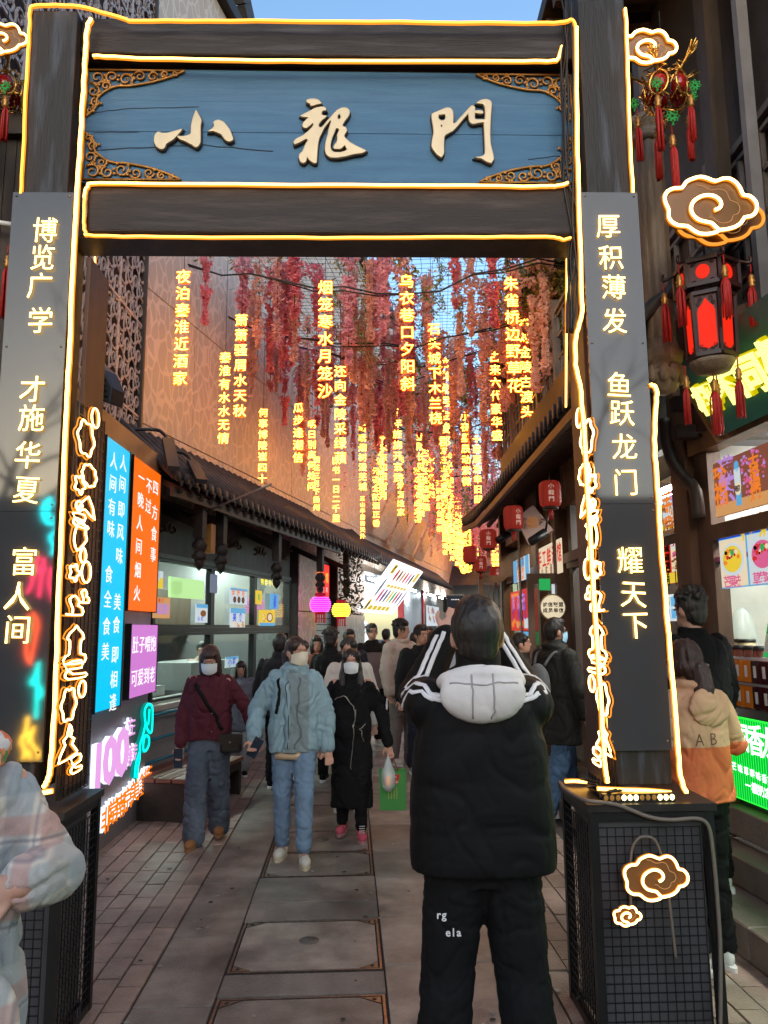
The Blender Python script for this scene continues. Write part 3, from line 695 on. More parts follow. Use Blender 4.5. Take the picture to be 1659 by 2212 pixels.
MB().box(-.06,.04,ye[0],ye[3],zt-.028,zt+.028).build('transom',M_BLK,shop)
MB().box(-.10,.02,-.75,ye[3],0,.85).build('counter_wall',pm('grey_tilewall',(.25,.24,.25),.5,var=.15),shop)
MB().box(-.35,.16,-.75,ye[3],.86,.915).build('counter_top',pm('counter_stone',(.42,.35,.30),.3,var=.15),shop)
# interior: white wall tiles, lit
M_ITILE=pm('interior_tile',(.62,.66,.62),.25,var=.04)
MB().box(-2.45,-2.35,-.75,ye[3]+.4,0,2.9).box(-2.35,-.1,-.85,-.76,0,2.9).box(-2.35,-.1,ye[3]+.02,ye[3]+.1,0,2.9).box(-2.4,-.1,-.75,ye[3],2.9,2.95).build('interior_wall',M_GREY,shop)
tm=MB().box(-.006,0,0.004,.196,.004,.196).mesh('wall_tile',M_ITILE)
k=0
for j in range(4,12):
    for i in range(26):
        inst(tm,'wall_tile',shop,M.Translation((-2.34,-.7+i*.2,j*.2)))
MB().box(-2.349,-2.345,-.7,ye[3],.0,.8).build('skirting',M_ITILE,shop)
lt=MB()
for y in (.6,2.6,4.2): lt.box(-1.5,-1.2,y-.5,y+.5,2.86,2.89)
E_INT=em('interior_light',(.80,1,.90),75.0)
lt.build('ceiling_light',E_INT,shop)
E_STL=pm('stainless',(.55,.56,.57),.3,metal=.9)
MB().box(-1.2,-.5,.0,1.3,.9,1.02).box(-1.2,-.5,2.0,3.3,.9,1.25).build('worktop',E_STL,shop)
MB().tube(smooth_path([(-.6,.7,1.0),(-.6,.7,1.3),(-.6,.78,1.36),(-.6,.9,1.36),(-.6,.95,1.28)],4),.014,8).tube(smooth_path([(-.6,1.05,1.0),(-.6,1.05,1.3),(-.6,1.13,1.36),(-.6,1.22,1.3)],4),.014,8).build('tap',E_STL,shop)
MB().box(-1.6,-1.1,1.6,2.0,1.7,2.6).box(-2.2,-1.7,3.2,4.4,1.7,2.3).build('extractor_hood',M_DARK,shop)
# posters stuck on the glass: flat printed sheets, their light put into glowing colours, pictures built from small shapes
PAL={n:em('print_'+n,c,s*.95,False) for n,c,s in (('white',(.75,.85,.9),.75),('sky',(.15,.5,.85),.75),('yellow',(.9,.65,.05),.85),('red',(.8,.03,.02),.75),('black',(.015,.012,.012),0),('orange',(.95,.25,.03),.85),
   ('pink',(.85,.15,.35),.75),('green',(.03,.5,.12),.75),('brown',(.35,.12,.03),.6),('blue',(.01,.08,.75),.9),('tan',(.75,.38,.14),.8),('purple',(.22,.03,.3),.8),('cream',(.95,.8,.55),.8),('steel',(.25,.28,.4),.6),('lilac',(.55,.3,.75),.8),('teal',(.0,.18,.16),.55))}  # paper sheets, stickers and lit boards share these self-glowing colours
class Poster:
    """a printed board: origin at its lower left corner as seen, r to the right, u up"""
    def __init__(s,parent,name,P0,face,w,h,col,depth=.012,fr=W0,**tg):
        s.r,s.u,s.n=dirs(face); s.face=face; s.P=V(P0); s.w=w; s.h=h; s.par=parent
        q=[s.P,s.P+s.r*w,s.P+s.r*w+s.u*h,s.P+s.u*h]
        mb=MB(); mb.prism([p-s.n*depth for p in q],s.n*depth)
        s.o=mb.build(name,col if not isinstance(col,str) else PAL[col],parent,fr,s.P if parent is None else (0,0,0),**tg); s.k=0
        s.sub={}
    def at(s,a,b,d=0): return s.P+s.r*s.w*a+s.u*s.h*b+s.n*(.0015+d)
    def _put(s,mb,col,nm='print'):
        mb.build(nm,PAL[col],s.o)
    def rect(s,a,b,c,d,col,lev=0):
        e=.0015*lev; s._put(MB().quad(s.at(a,b,e),s.at(c,b,e),s.at(c,d,e),s.at(a,d,e)),col); return s
    def disc(s,a,b,ra,rb,col,lev=1,n=16):
        e=.0015*lev; P=[s.at(a+ra*cos(2*pi*i/n),b+rb*sin(2*pi*i/n),e) for i in range(n)]; s._put(MB().add(P,[tuple(range(n))]),col); return s
    def blobs(s,a,b,c,d,n,cols,r=.03,seed=1,lev=2,asp=1,stretch=1):
        rr=random.Random(seed); g={}
        for i in range(n):
            col=rr.choice(cols); mb=g.setdefault(col,MB()); x=rr.uniform(a,c); y=rr.uniform(b,d); q=r*rr.uniform(.6,1.2); an=rr.uniform(0,pi); e=.0015*lev+.0002*i/5
            k=7; mb.add([s.at(x+q*stretch*cos(2*pi*j/k+an)*1,y+q*asp*sin(2*pi*j/k+an),e) for j in range(k)],[tuple(range(k))])
        for col,mb in g.items(): s._put(mb,col)
        return s
    def text(s,txt,a,b,size,pitch,col,vert=False,off=.02,sx=1,lev=3,nm='lettering'):
        for i,c in enumerate(txt):
            if c==' ': continue
            aa,bb=(a,b-pitch*i) if vert else (a+pitch*i,b)
            me=glyph(c,.0005,off,PAL[col],'p'+col)
            o=inst(me,nm,s.o,omat(s.at(aa,bb,.0015*lev),s.face,size*sx,size,1)); 
        return s
def poster(px,cols,seed,parent=shop,fr=LS,x=.036,lines='',face='+x',tint='white',lev=0):
    u0,v0,u1,v1=px; a=fr.hit(u0,v1,0,x); b=fr.hit(u1,v0,0,x); c=fr.hit(u0,v0,0,x)
    w=abs(b.y-a.y); h=(c.z-a.z+b.z-fr.hit(u1,v1,0,x).z)/2
    return Poster(parent,'poster',a,face,w,h,tint)
p=poster((332,1232,353,1270),0,1); p.rect(0,.5,.6,1,'sky').rect(.2,0,1,.6,'yellow').text('煎',.3,.7,.12,1,'white')
p=poster((331,1290,368,1335),0,1,tint='tan'); p.text('鸭血粉',.15,.45,.13,.3,'lilac').text('美食',.3,.85,.05,.2,'red')
p=poster((423,1305,449,1345),0,1,tint='white'); p.rect(0,.8,1,1,'sky').disc(.6,.5,.25,.18,'brown').text('小吃',.2,.2,.06,.3,'blue')
p=poster((455,1240,470,1280),0,1,tint='steel')
p=poster((497,1270,534,1304),0,1,tint='white'); p.rect(0,.85,1,1,'sky').text('金陵味',.15,.7,.10,.3,'orange')
for i in range(3): p.disc(.25+.25*i,.28,.09,.2,'black').disc(.25+.25*i,.28,.05,.12,'brown',2)
p=poster((497,1314,530,1358),0,1,tint='white'); p.rect(0,.75,1,1,'sky').text('美食',.25,.55,.12,.4,'blue').blobs(.1,.05,.9,.3,10,['cream','tan','yellow'],.08)
p=poster((552,1275,566,1305),0,1,tint='yellow'); p.text('新',.5,.5,.1,1,'green')
p=poster((584,1282,602,1315),0,1,tint='sky'); p.text('冰',.5,.7,.12,1,'blue').text('鲜',.5,.3,.12,1,'blue')
p=poster((560,1318,594,1352),0,1,tint='yellow'); p.rect(0,0,1,.2,'sky').disc(.65,.55,.2,.3,'brown').disc(.65,.55,.14,.22,'cream',2).blobs(.1,.25,.4,.8,5,['tan','cream'],.09)
p=poster((487,1420,515,1443),0,1,tint='white',x=-.02)
p.text('小吃',.3,.5,.12,.35,'blue').rect(0,.8,1,1,'sky')
t=thing('window_lettering','small row of yellow lit characters inside the third shop window','lit sign',LS,lp(580,1262,-.1))
row('鲜炸小吃',t,lp(563,1255,-.1),'+x',.13,.16,em('yl_text',(1,.75,.05),1.6))
t=thing('window_lettering','green lit lattice board hanging inside the first shop window','lit sign',LS,lp(400,1280,-.6))
MB().prism([lp(368,1290,-.6),lp(440,1295,-.6),lp(440,1255,-.6),lp(368,1245,-.6)],(-.03,0,0)).build('light_box',em('green_yellow',(.55,.9,.35),.9),t)
# hanging lotus-bud posts and brackets under the eaves
def bud(parent,y,x=.50,ztop=EZ-.10,s=1.0):
    mb=MB().box(x-.05,x+.05,y-.05,y+.05,ztop-.42*s,ztop)
    mb.lathe([(.03,-.02),(.075,0),(.085,.04),(.05,.08),(.07,.10),(.09,.15),(.06,.20),(.05,.22)],(x,y,ztop-.64*s),8)
    mb.lathe([(.005,0),(.05,.05),(.06,.10),(.03,.14)],(x,y,ztop-.76*s),8)
    mb.bar((x-.5,y,ztop-.05),(x-.02,y,ztop-.28),.05,.08)
    return mb.build('hanging_post',M_DARK2,parent)
for u in (432,478,): bud(shop,LS.hit(u,1150,0,.5).y)
bl=LS.hit(452,1150,0,.45); MB().box(.42,.5,bl.y-.06,bl.y+.06,2.52,2.84).build('lit_plaque',pm('amber_plaque',(.5,.22,.05),.5),shop)
# ---- further bays
nxt=thing('screen_clad_shop','shop bay with pale screen pillars and a roller shutter beyond the glass shop','shop',LS,(-.5,6.5,0))
yA=[lp(u,1300).y for u in (630,668,673,713,716,775)]
for a,b in ((yA[0],yA[1]),(yA[4],yA[5])):
    MB().box(-.5,.10,a,b,0,2.95).build('pillar',M_DARK2,nxt)
    for z0,z1 in ((.02,.98),(1.0,1.96),(1.98,2.93)): MB().box(.11,.13,a,b,z0,z1).build('screen_panel',beige('screen_pillar') if z0<.1 and a==yA[0] else bpy.data.materials['screen_pillar'],nxt)
M_SH=pm('shutter_grey',(.42,.42,.42),.4,metal=.4)
me=MB().box(-.02,.0,yA[1]+.02,yA[4]-.02,.004,.10).mesh('shutter_slat',M_SH)
for i in range(20): inst(me,'shutter_slat',nxt,M.Translation((.0,0,i*.11)))
MB().box(-.5,-.03,yA[1],yA[4],0,3).build('back_wall',M_DARK2,nxt)
tile_roof(nxt,LS,5.42,8.55,EX,EZ-.02,-.02,3.7,lift=up_curl(5.4,8.6,.10)); rafters(nxt,5.42,8.55,EX,EZ,0,3.5,.26)
for u in (598,692,748): bud(nxt,LS.hit(u,1190,0,.5).y,s=1.1)
a=lp(672,1289,.06); b=lp(711,1222,.06)
rs=Poster(None,'red_sign',a,'+x',b.y-a.y,b.z-a.z,em('red_box',(1,.015,.005),1.0),fr=LS,label='small red lit shop sign with yellow and white characters above the roller shutter',cat='lit sign')
rs.text('龙门小馆',.15,.62,.20,.235,'yellow').text('特色小吃',.2,.25,.12,.22,'white')
# menu board, leaning out on brackets
sh3=thing('snack_shop','brightly lit snack shop with red pillars and white interior past the screen pillars','shop',LS,(-.5,9.5,0))
yB=[lp(u,1400).y for u in (778,793,868,895,912,930,1000)]
E_SHW=pm('lit_white_wall',(.75,.8,.82),.4)
MB().box(-1.6,-1.5,yB[0],yB[2],0,2.9).build('interior_wall',E_SHW,sh3)
MB().box(-.1,.05,yB[0]-.1,yB[0],0,2.9).build('red_pillar',pm('red_lacquer',(.42,.01,.015),.35),sh3); MB().box(-.1,.05,yB[2],yB[2]+.16,0,2.9).build('red_pillar',bpy.data.materials['red_lacquer'],sh3)
MB().box(-.15,.0,yB[2]+.16,yB[4],0,2.9).build('white_panel',pm('panel_pale',(.5,.5,.5),.4),sh3)
MB().box(-.1,.06,yB[4],yB[4]+.3,0,2.9).build('red_pillar',pm('red_lacquer2',(.42,.01,.015),.35),sh3)
MB().box(-.5,.25,yB[0],yB[2],0,1.0).build('counter',M_WHITE,sh3)
MB().box(-1.6,.1,yB[0],yB[2],2.9,2.96).build('ceiling',M_GREY,sh3)
tile_roof(sh3,LS,8.6,21,EX,EZ-.03,-.02,3.7,.21,lift=None); 
MB().box(-.1,.02,yB[4],21,0,3).build('far_wall',M_DARK2,sh3)
lt=MB().box(-1.0,-.7,yB[0]+.3,yB[2]-.3,2.85,2.88); lt.build('ceiling_light',em('cool_light',(.85,.97,1),25),sh3)
for y in (yB[0]+.5,yB[1]+1.2,yB[2]+.8,yB[4]+.7,yB[5]+1.5,yB[5]+3):
    MB().bar((.2,y-.45,2.78),(.2,y+.45,2.78),.05,.04).build('tube_lamp',em('tube_lamp',(.85,.95,1),110) if 'tube_lamp' not in bpy.data.materials else bpy.data.materials['tube_lamp'],sh3)
# lit menu board
TLp=[(800,1250),(871,1268),(858,1340),(777,1322)]
P=[LS.hit(u,v,0,x) for (u,v),x in zip(TLp,(.9,.9,.45,.45))]
rr_=(P[1]-P[0]); uu_=(P[0]-P[3]); Wm=rr_.length; Hm=uu_.length; rn=rr_.normalized(); un=(uu_-rn*uu_.dot(rn)).normalized()
mbd=Poster(None,'menu_board',P[3],(rn,un,rn.cross(un)),Wm,Hm,em('menu_white',(1,1,1),1.6),depth=.08,fr=LS,label='bright white lit menu board of skewers and sausages leaning out from the snack shop',cat='menu board')
for i,c in enumerate(('red','brown','tan','red','pink','black')): mbd.disc(.25+i*.105,.78,.035,.13,c,1,8)
for i,c in enumerate(('pink','purple','steel','yellow','green','red','purple')): mbd.disc(.2+i*.10,.36,.036,.15,c,1,8)
for i in range(6): mbd.rect(.2+i*.11,.53,.29+i*.11,.585,'yellow',1)
for i in range(5): mbd.rect(.12+i*.13,.06,.23+i*.13,.15,'yellow',1)
mbd.rect(.04,.78,.13,.95,'yellow',1).rect(.02,.05,.09,.26,'yellow',1).rect(.85,.74,.95,.95,'yellow',1).text('烤',.085,.86,.2,1,'black').text('串',.055,.15,.2,1,'black')
mbd.disc(.07,.5,.03,.2,'steel',1,8).disc(.93,.35,.03,.2,'steel',1,8)
# further lit boards down the row
for (px,c,lab) in (((922,1312,948,1352),'white','far white lit menu board with pictures past the red pillar'),((958,1300,990,1322),'black','dark menu board on the far left shops'),((975,1322,992,1350),'yellow','small yellow lit board at the far end of the left shops')):
    u0,v0,u1,v1=px; a=LS.hit(u0,v1,0,.3); b=LS.hit(u1,v0,0,.3)
    q=Poster(None,'menu_board',a,'+x',b.y-a.y,b.z-a.z,c,fr=LS,label=lab,cat='menu board')
    if c=='white': q.blobs(.1,.15,.9,.9,26,['steel','purple','brown','red','tan'],.06,asp=2.2,stretch=.6)
    elif c=='black': q.blobs(.1,.2,.9,.8,8,['yellow','white'],.05)
# ringed LED lanterns
def ring_lantern(u,v,colr,lab,r=.165,x=.55):
    c=LS.hit(u,v,0,x); t=thing('led_lantern',lab,'lantern',LS,c)
    E1=em('led_'+lab[:4],colr,5.5); RB=em('lantern_silk_'+lab[:4],(.5,.01,.03),.5)
    MB().ball(c,(r*.92,r*.92,r*.82),16,10).build('silk_body',RB,t)
    for k in range(8):
        z=-.75+1.5*k/7; rr_=r*sqrt(max(.05,1-(z*.86)**2)); mb=MB(); mb.tube([c+V((rr_*cos(2*pi*j/20),rr_*sin(2*pi*j/20),z*r*.86)) for j in range(20)],.007,5,True); mb.build('led_ring',E1,t)
    for z in (.80,-.95): MB().lathe([(r*.5,0),(r*.55,.03),(r*.5,.05)],c+V((0,0,z*r)),14).build('cap',RB,t)
    mb=MB()
    for j in range(12): a=2*pi*j/12; mb.tube([c+V((r*.45*cos(a),r*.45*sin(a),-r*.95)),c+V((r*.47*cos(a),r*.47*sin(a),-r*1.75))],.008,4)
    mb.build('fringe',RB,t); MB().tube([c+V((0,0,r*.9)),c+V((0,0,.55))],.005,4).build('cord',M_CABLE,t)
ring_lantern(692,1306,(1,.05,.75),'magenta ringed LED lantern with red fringe hanging in front of the roller shutter')
ring_lantern(737,1318,(1,.62,.04),'golden ringed LED lantern with red fringe hanging in front of the screen pillar',.16)
# dark foliage hanging from the eave
def leaf_mesh(nm,n,size,box,mt,seed=1):
    rr=random.Random(seed); mb=MB()
    for i in range(n):
        c=V([rr.uniform(-b,b) for b in box]); a=V((rr.gauss(0,1),rr.gauss(0,1),rr.gauss(0,1))).normalized(); b=a.orthogonal().normalized(); s=size*rr.uniform(.6,1.3)
        mb.add([c-a*s,c+b*s*.45,c+a*s,c-b*s*.45],[(0,1,2,3)])
    return mb
M_LEAF=pm('dark_leaf',(.02,.035,.015),.6,var=.5)
c=LS.hit(757,1262,0,.6)
tag(leaf_mesh('l',420,.045,(.2,.28,.55),M_LEAF).xf(M.Translation(c)).build('hanging_creeper',M_LEAF,None,LS,c),'dark trailing creeper hanging off the eave between the screen pillar and menu board','plant')
# leaning boards on the facade above the far eave
for i,(u,v) in enumerate(((802,1152),(835,1175),(868,1190),(892,1205))):
    a=F2.hit(u,v,0,.12)
    MB().prism([a+V((0,0,0)),a+V((0,1.3,0)),a+V((.45,1.3,.95)),a+V((.45,0,.95))],(.05,0,-.02)).build('tilted_screen',M_BEIGE,fac2)
# blue tubular rail and bench
rl=thing('blue_rail','teal blue tubular guard rail in front of the glass shop','railing',LS,(.35,-.1,0))
for z in (.42,.63,.86): MB().tube([(.30,-.62,z),(.30,.75,z)],.016,8).build('rail',pm('rail_blue',(.02,.16,.24),.35,metal=.3) if 'rail_blue' not in bpy.data.materials else bpy.data.materials['rail_blue'],rl)
for y in (-.6,.75): MB().tube([(.30,y,0),(.30,y,.9)],.02,8).build('post',bpy.data.materials['rail_blue'],rl)
bn=thing('wooden_bench','low reddish plank bench below the blue rail','bench',LS,(.75,.2,0))
for i in range(4): bevel(MB().box(.30+i*.16,.45+i*.16,-.95,.35,.33,.37).build('plank',pm('bench_wood',(.16,.06,.04),.5,var=.3) if 'bench_wood' not in bpy.data.materials else bpy.data.materials['bench_wood'],bn),.005,1)
[MB().box(.32,.92,a,a+.05,.0,.325).build('bench_leg',M_DARK2,bn) for a in (-.93,.25)]; MB().box(.88,.92,-.88,.25,.25,.325).build('bench_rail',M_DARK2,bn)
# floodlights
M_LAMP=pm('lamp_grey',(.05,.052,.055),.45,metal=.4)
def arm_lamp(px,lab,x0):
    P=[F2.hit(u,v,0,x) for (u,v),x in px]; t=thing('street_floodlight',lab,'floodlight',F2,P[0])
    MB().tube(smooth_path(P[:-1],5),.018,8).build('arm',M_LAMP,t)
    a,b=P[-2],P[-1]; MB().bar(a,b,.11,.05).build('lamp_head',M_LAMP,t)
arm_lamp([((232,928),.05),((330,928),.35),((352,936),.5),((362,950),.6),((375,1012),.85)],'dark gooseneck floodlight arm over the cyan banner',0)
arm_lamp([((310,977),.05),((380,976),.35),((405,984),.5),((415,998),.6),((436,1040),.85)],'dark gooseneck floodlight arm above the orange banner',0)
t=thing('street_floodlight','large rectangular dark floodlight fixed high beside the left gate post','floodlight',W0,W0.hit(220,830,0,-2.3))
a=W0.hit(203,772,0,-2.2); 
P=[W0.hit(u,v,1,5.6) for u,v in ((204,778),(226,798),(243,838),(238,872),(205,860))]
o=MB().prism(P,(0.05,.14,0)).build('lamp_head',M_LAMP,t); bevel(o,.01,2)
mb=MB()
for i in range(4):
    for j in range(5):
        q=P[0].lerp(P[4],.2+.17*j).lerp(P[1].lerp(P[3],.2+.15*j),.2+.2*i)
        mb.ball(q+V((0,-.004,0)),(.014,.006,.014),6,4)
mb.build('led_lenses',M_BLK,t)
# thin pale pole crossing over the shop
a=LS.hit(415,1118,0,.3); b=LS.hit(586,1046,0,1.4)
tag(MB().tube([a,b],.012,6).build('metal_pole',pm('pole',(.3,.26,.24),.4,metal=.6),None,LS,a),'thin pale pole slanting out above the glass shop eave','pole')
# ================================================================ RIGHT SIDE
RE=1.32; REZ=3.3; RW=1.92; RY0=6.3; RY1=12.75
rs_=thing('corner_shop','timber corner building on the right with upswept tiled eaves hung with red lanterns','building',W0,(2.4,9.5,0))
lift=lambda y: .16*(max(0,(y-10.8)/1.95))**2
tile_roof(rs_,W0,4.3,RY1,RE,REZ,RW+.3,4.1,.17,lift=lift)
me=MB().bar((0,0,0),(.9,0,.42),.045,.06).mesh('rafter',M_BROWN)
y=4.4
while y<RY1-.1: inst(me,'rafter',rs_,M.Translation((RE+.02,y,REZ-.13+lift(y)))); y+=.145
MB().bar((RE,4.3,REZ-.16),(RE,10.8,REZ-.16),.04,.07).bar((RE,10.8,REZ-.16),(RE,RY1,REZ),.04,.07).build('fascia',M_BROWN,rs_)
# return eave round the far corner
mb=MB()
for i in range(14):
    y=RY1+.02; mb.bar((RE+.1+i*.16,y,REZ+.08-.01*i),(RE+.5+i*.17,y-.9,REZ+.55),.05,.06)
mb.build('rafter',M_BROWN,rs_,kind='stuff')
# ground floor wall along x=RW
MB().box(RW,RW+3.2,RY0,RY1-.35,3.55,4.4).build('upper_wall',M_DARK2,rs_)
MB().box(RW+.02,RW+.3,RY0,RY1-.35,2.95,3.55).build('lintel_board',M_OCHRE,rs_)
def rp(u,v,x=RW): return W0.hit(u,v,0,x)
cols=[rp(u,1300).y for u in (1238,1172,1148,1100)]
for y in (RY0,8.4,9.35,10.6,RY1-.4):
    MB().box(RW-.06,RW+.10,y-.07,y+.07,0,3.5).build('timber_post',M_BROWN,rs_)
for a,b in ((RY0,8.4),(8.4,9.35),(9.35,10.6),(10.6,RY1-.4)):
    MB().box(RW,RW+.08,a+.07,b-.07,0,.95).build('plinth_board',M_BROWN,rs_)
    MB().box(RW,RW+.08,a+.07,b-.07,2.35,2.45).build('transom',M_BROWN,rs_)
MB().box(RW+1.6,RW+1.7,RY0,RY1-.35,0,3.5).box(RW,RW+1.7,RY1-.35,RY1-.25,0,3.5).build('inner_wall',M_DARK,rs_)
MB().box(RW+.6,RW+.9,8.8,12,3.2,3.25).build('ceiling_light',em('warm_int',(1,.78,.5),30),rs_)
for a,b in ((9.35,10.6),(10.6,RY1-.4)):
    MB().box(RW+.03,RW+.036,a+.07,b-.07,.95,2.35).build('pane',GL,rs_)
# posters of the corner shop (wall faces the lane)
def rposter(px,col,lab,x=RW-.05,cat='poster',fr=W0):
    u0,v0,u1,v1=px; a=fr.hit(u0,v1,0,x); b=fr.hit(u1,v0,0,x); c=fr.hit(u0,v0,0,x)
    return Poster(None,'poster' if cat=='poster' else 'menu_board',a,'-x',abs(a.y-b.y),c.z-a.z,col,fr=fr,label=lab,cat=cat)
q=rposter((1110,1213,1142,1260),'white','blue and white poster under the eave of the corner building'); q.rect(0,0,.25,1,'sky').rect(.8,0,1,1,'sky').rect(.3,.6,.75,.95,'sky',1).text('凉茶',.35,.75,.17,.3,'brown').text('冰饮',.35,.3,.2,.3,'orange')
q=rposter((1164,1186,1212,1252),'cream','white and red poster for handmade noodles beside the dark pillar'); q.text('手工鲜汤馆',.1,.6,.22,.21,'red').text('小吃面食',.2,.2,.12,.2,'brown')
q=rposter((1105,1280,1146,1362),'red','bright red lit poster with purple characters on the corner building',cat='menu board')
q.text('凤凰',.18,.7,.22,.26,'lilac').text('烤肉',.18,.42,.22,.26,'purple').text('七元',.68,.7,.25,0,'lilac').text('七',.72,.75,.26,1,'purple').text('元',.72,.48,.26,1,'purple').blobs(.1,.06,.6,.25,10,['orange','tan','yellow'],.07).rect(.68,.06,.92,.3,'white',1).rect(.05,.86,.45,.95,'orange',1)
q=rposter((1121,1364,1146,1392),'green','small lit poster of orange buns with blue and green edges',cat='menu board'); q.rect(0,.7,1,1,'sky').disc(.35,.4,.2,.3,'orange').disc(.7,.35,.2,.3,'orange',1).disc(.5,.6,.14,.18,'yellow',2)
# the glazed door leaves standing open
def leaf_door(px,Y,lab,sticker=False):
    u0,v0,u1,v1=px; a=W0.hit(u0,v1,1,Y); b=W0.hit(u1,v0,1,Y); x0,x1=a.x,b.x; z1=b.z; t=thing('open_door',lab,'door',W0,((x0+x1)/2,Y,0)); f=.07
    MB().box(x0,x0+f,Y,Y+.05,.02,z1).build('stile',M_BROWN,t); MB().box(x1-f,x1,Y,Y+.05,.02,z1).build('stile',M_BROWN,t)
    for zz in (.02,.85,z1-.11): MB().box(x0+f,x1-f,Y+.002,Y+.048,zz,zz+.11).build('door_rail',M_BROWN,t)
    MB().box(x0+f,x1-f,Y+.015,Y+.035,.13,.85).build('panel',M_BROWN,t)
    MB().box(x0+f,x1-f,Y+.022,Y+.028,.96,z1-.11).build('pane',GL,t)
    mb=MB(); n=4
    return t,x0,x1,z1
t,x0,x1,z1=leaf_door((1046,1243,1096,1700),12.2,'brown glazed door leaf standing open at the far corner of the lantern building')
mb=MB(); 
for k in range(3): mb.box(x0+.07+(k+1)*(x1-x0-.14)/4-.008,x0+.07+(k+1)*(x1-x0-.14)/4+.008,12.19,12.2,1.9,2.35)
mb.box(x0+.07,x1-.07,12.19,12.2,2.0,2.015).build('lattice',M_BROWN,t)
MB().box(x0+.2,x1-.2,12.185,12.19,1.65,2.0).build('notice',M_WHITE,t)
t,x0,x1,z1=leaf_door((1156,1238,1226,1720),8.35,'brown glazed door with a round cream sticker, nearest the gate on the right')
c=W0.hit(1194,1312,1,8.33); r=.145
MB().lathe([(r,0),(r,.008)],(0,0,0),28).xf(M.Translation(c)@M.Rotation(pi/2,4,'X')).build('sticker_rim',pm('rim_gold',(.35,.25,.1),.5),t)
s_=MB().lathe([(r*.9,0),(r*.9,.004)],(0,0,0),28).xf(M.Translation(c+V((0,-.009,0)))@M.Rotation(pi/2,4,'X')).build('round_sticker',PAL['cream'],t)
for j,s in enumerate(('诚信联盟','成员单位')):
    for i,ch in enumerate(s): char(ch,s_,c+V((-.085+.057*i,-.0165,.03-.062*j)),'-y',.052,PAL['black'],'lettering',depth=.001,off=.03)
MB().prism([c+V((-.03,.0,-r*.95)),c+V((.03,.0,-r*.95)),c+V((.045,.0,-r*1.22)),c+V((-.045,.0,-r*1.22))],(0,-.006,0)).build('sticker_tab',PAL['cream'],t)
for (px,cc,nm) in (((1165,1250,1188,1275),'green','notice'),((1192,1262,1198,1284),'white','notice')):
    a=W0.hit(px[0],px[3],1,8.34); b=W0.hit(px[2],px[1],1,8.34); MB().box(a.x,b.x,8.335,8.34,a.z,b.z).build(nm,PAL[cc],t)
# diamond hung shop plaque
dp=[W0.hit(u,v,1,y) for u,v,y in ((1150,1088,8.2),(1196,1146,8.0),(1141,1180,8.0),(1112,1121,8.2))]
t=thing('shop_plaque','square pale plaque hung on its corner with brown brush characters','sign board',W0,dp[2])
MB().prism(dp,(.02,.05,0)).build('plaque_frame',M_BROWN,t)
cc=sum(dp,V((0,0,0)))/4; di=[cc+(p-cc)*.93+V((0,-.01,0)) for p in dp]
s_=MB().prism(di,(.01,.006,0)).build('plaque_face',pm('plaque_cream',(.55,.42,.38),.5),t)
rr1=(di[1]-di[0]).normalized(); uu1=(di[0]-di[3]).normalized(); rrr=(rr1-uu1*0).normalized()
ax=V((.80,0,-.0)).normalized(); 
BR=pm('brush_ink',(.12,.03,.015),.6); BR2=pm('brush_gold',(.6,.22,.03),.5)
for i,(c,mt_) in enumerate(zip('鸿鸭旦',(BR,BR2,BR))):
    char(c,s_,cc+V((-.115+.11*i,-.035,.02-.01*i)),'-y',.13 if i!=1 else .16,mt_,'brush_character',depth=.003,off=.01,sx=.8,rot=-.25)
for i,c in enumerate('粉面馆'): char(c,s_,cc+V((-.02+.045*i,-.035,-.12)),'-y',.05,BR2,'brush_character',depth=.002)
# CCTV-like spotlights under the eave
for (u,v,Y) in ((1178,1150,7.6),(1100,1152,9.5)):
    c=W0.hit(u,v,1,Y); tag(MB().tube([c,c+V((-.16,-.05,-.10))],.045,10).tube([c,c+V((.05,0,.25))],.012,6).build('spot_lamp',M_BLK,None,W0,c),'black cylindrical spot lamp under the lantern eave '+('by the plaque' if u>1150 else 'near the far corner'),'spot lamp')
# red lanterns under the right eave
LANR=em('lantern_red',(.62,.05,.03),.28); LANX=em('lantern_text',(1,.7,.55),.6)
def drum_lantern(name,h=.40,w=.30):
    t=thing(name,'','lantern',W0,(0,0,0)); prof=[(w*.36,0),(w*.46,h*.06),(w*.5,h*.2),(w*.5,h*.8),(w*.46,h*.94),(w*.36,h)]
    MB().lathe(prof,(0,0,-h),16).build('lantern_body',LANR,t)
    for z in (-.03,-h): MB().lathe([(w*.37,0),(w*.38,.015),(w*.3,.045),(w*.3,.045)],(0,0,z-.01 if z>-.1 else z-.035),16).build('rim',M_DARK,t)
    mb=MB(); 
    for k in range(8):
        a=2*pi*k/8; mb.tube([(p*1.01*cos(a),p*1.01*sin(a),z-h) for p,z in prof],.004,4)
    mb.build('ribs',pm('lantern_rib',(.18,.01,.01),.5) if 'lantern_rib' not in bpy.data.materials else bpy.data.materials['lantern_rib'],t)
    MB().tube([(0,0,.0),(0,0,.16)],.006,5).build('hook',M_DARK,t)
    mb=MB()
    for k in range(10):
        a=2*pi*k/10; mb.tube([(.025*cos(a),.025*sin(a),-h-.05),(.03*cos(a),.03*sin(a),-h-.20)],.004,4)
    mb.lathe([(.01,0),(.035,.02),(.02,.05)],(0,0,-h-.07),8).build('tassel',M_RED,t)
    for i,c in enumerate('小龍門'):
        char(c,t,(0,-w*.5-.004,-h*.25-i*h*.25),'-y',.085,LANX,'lettering',depth=.002)
    return t
L0=drum_lantern('red_lantern')
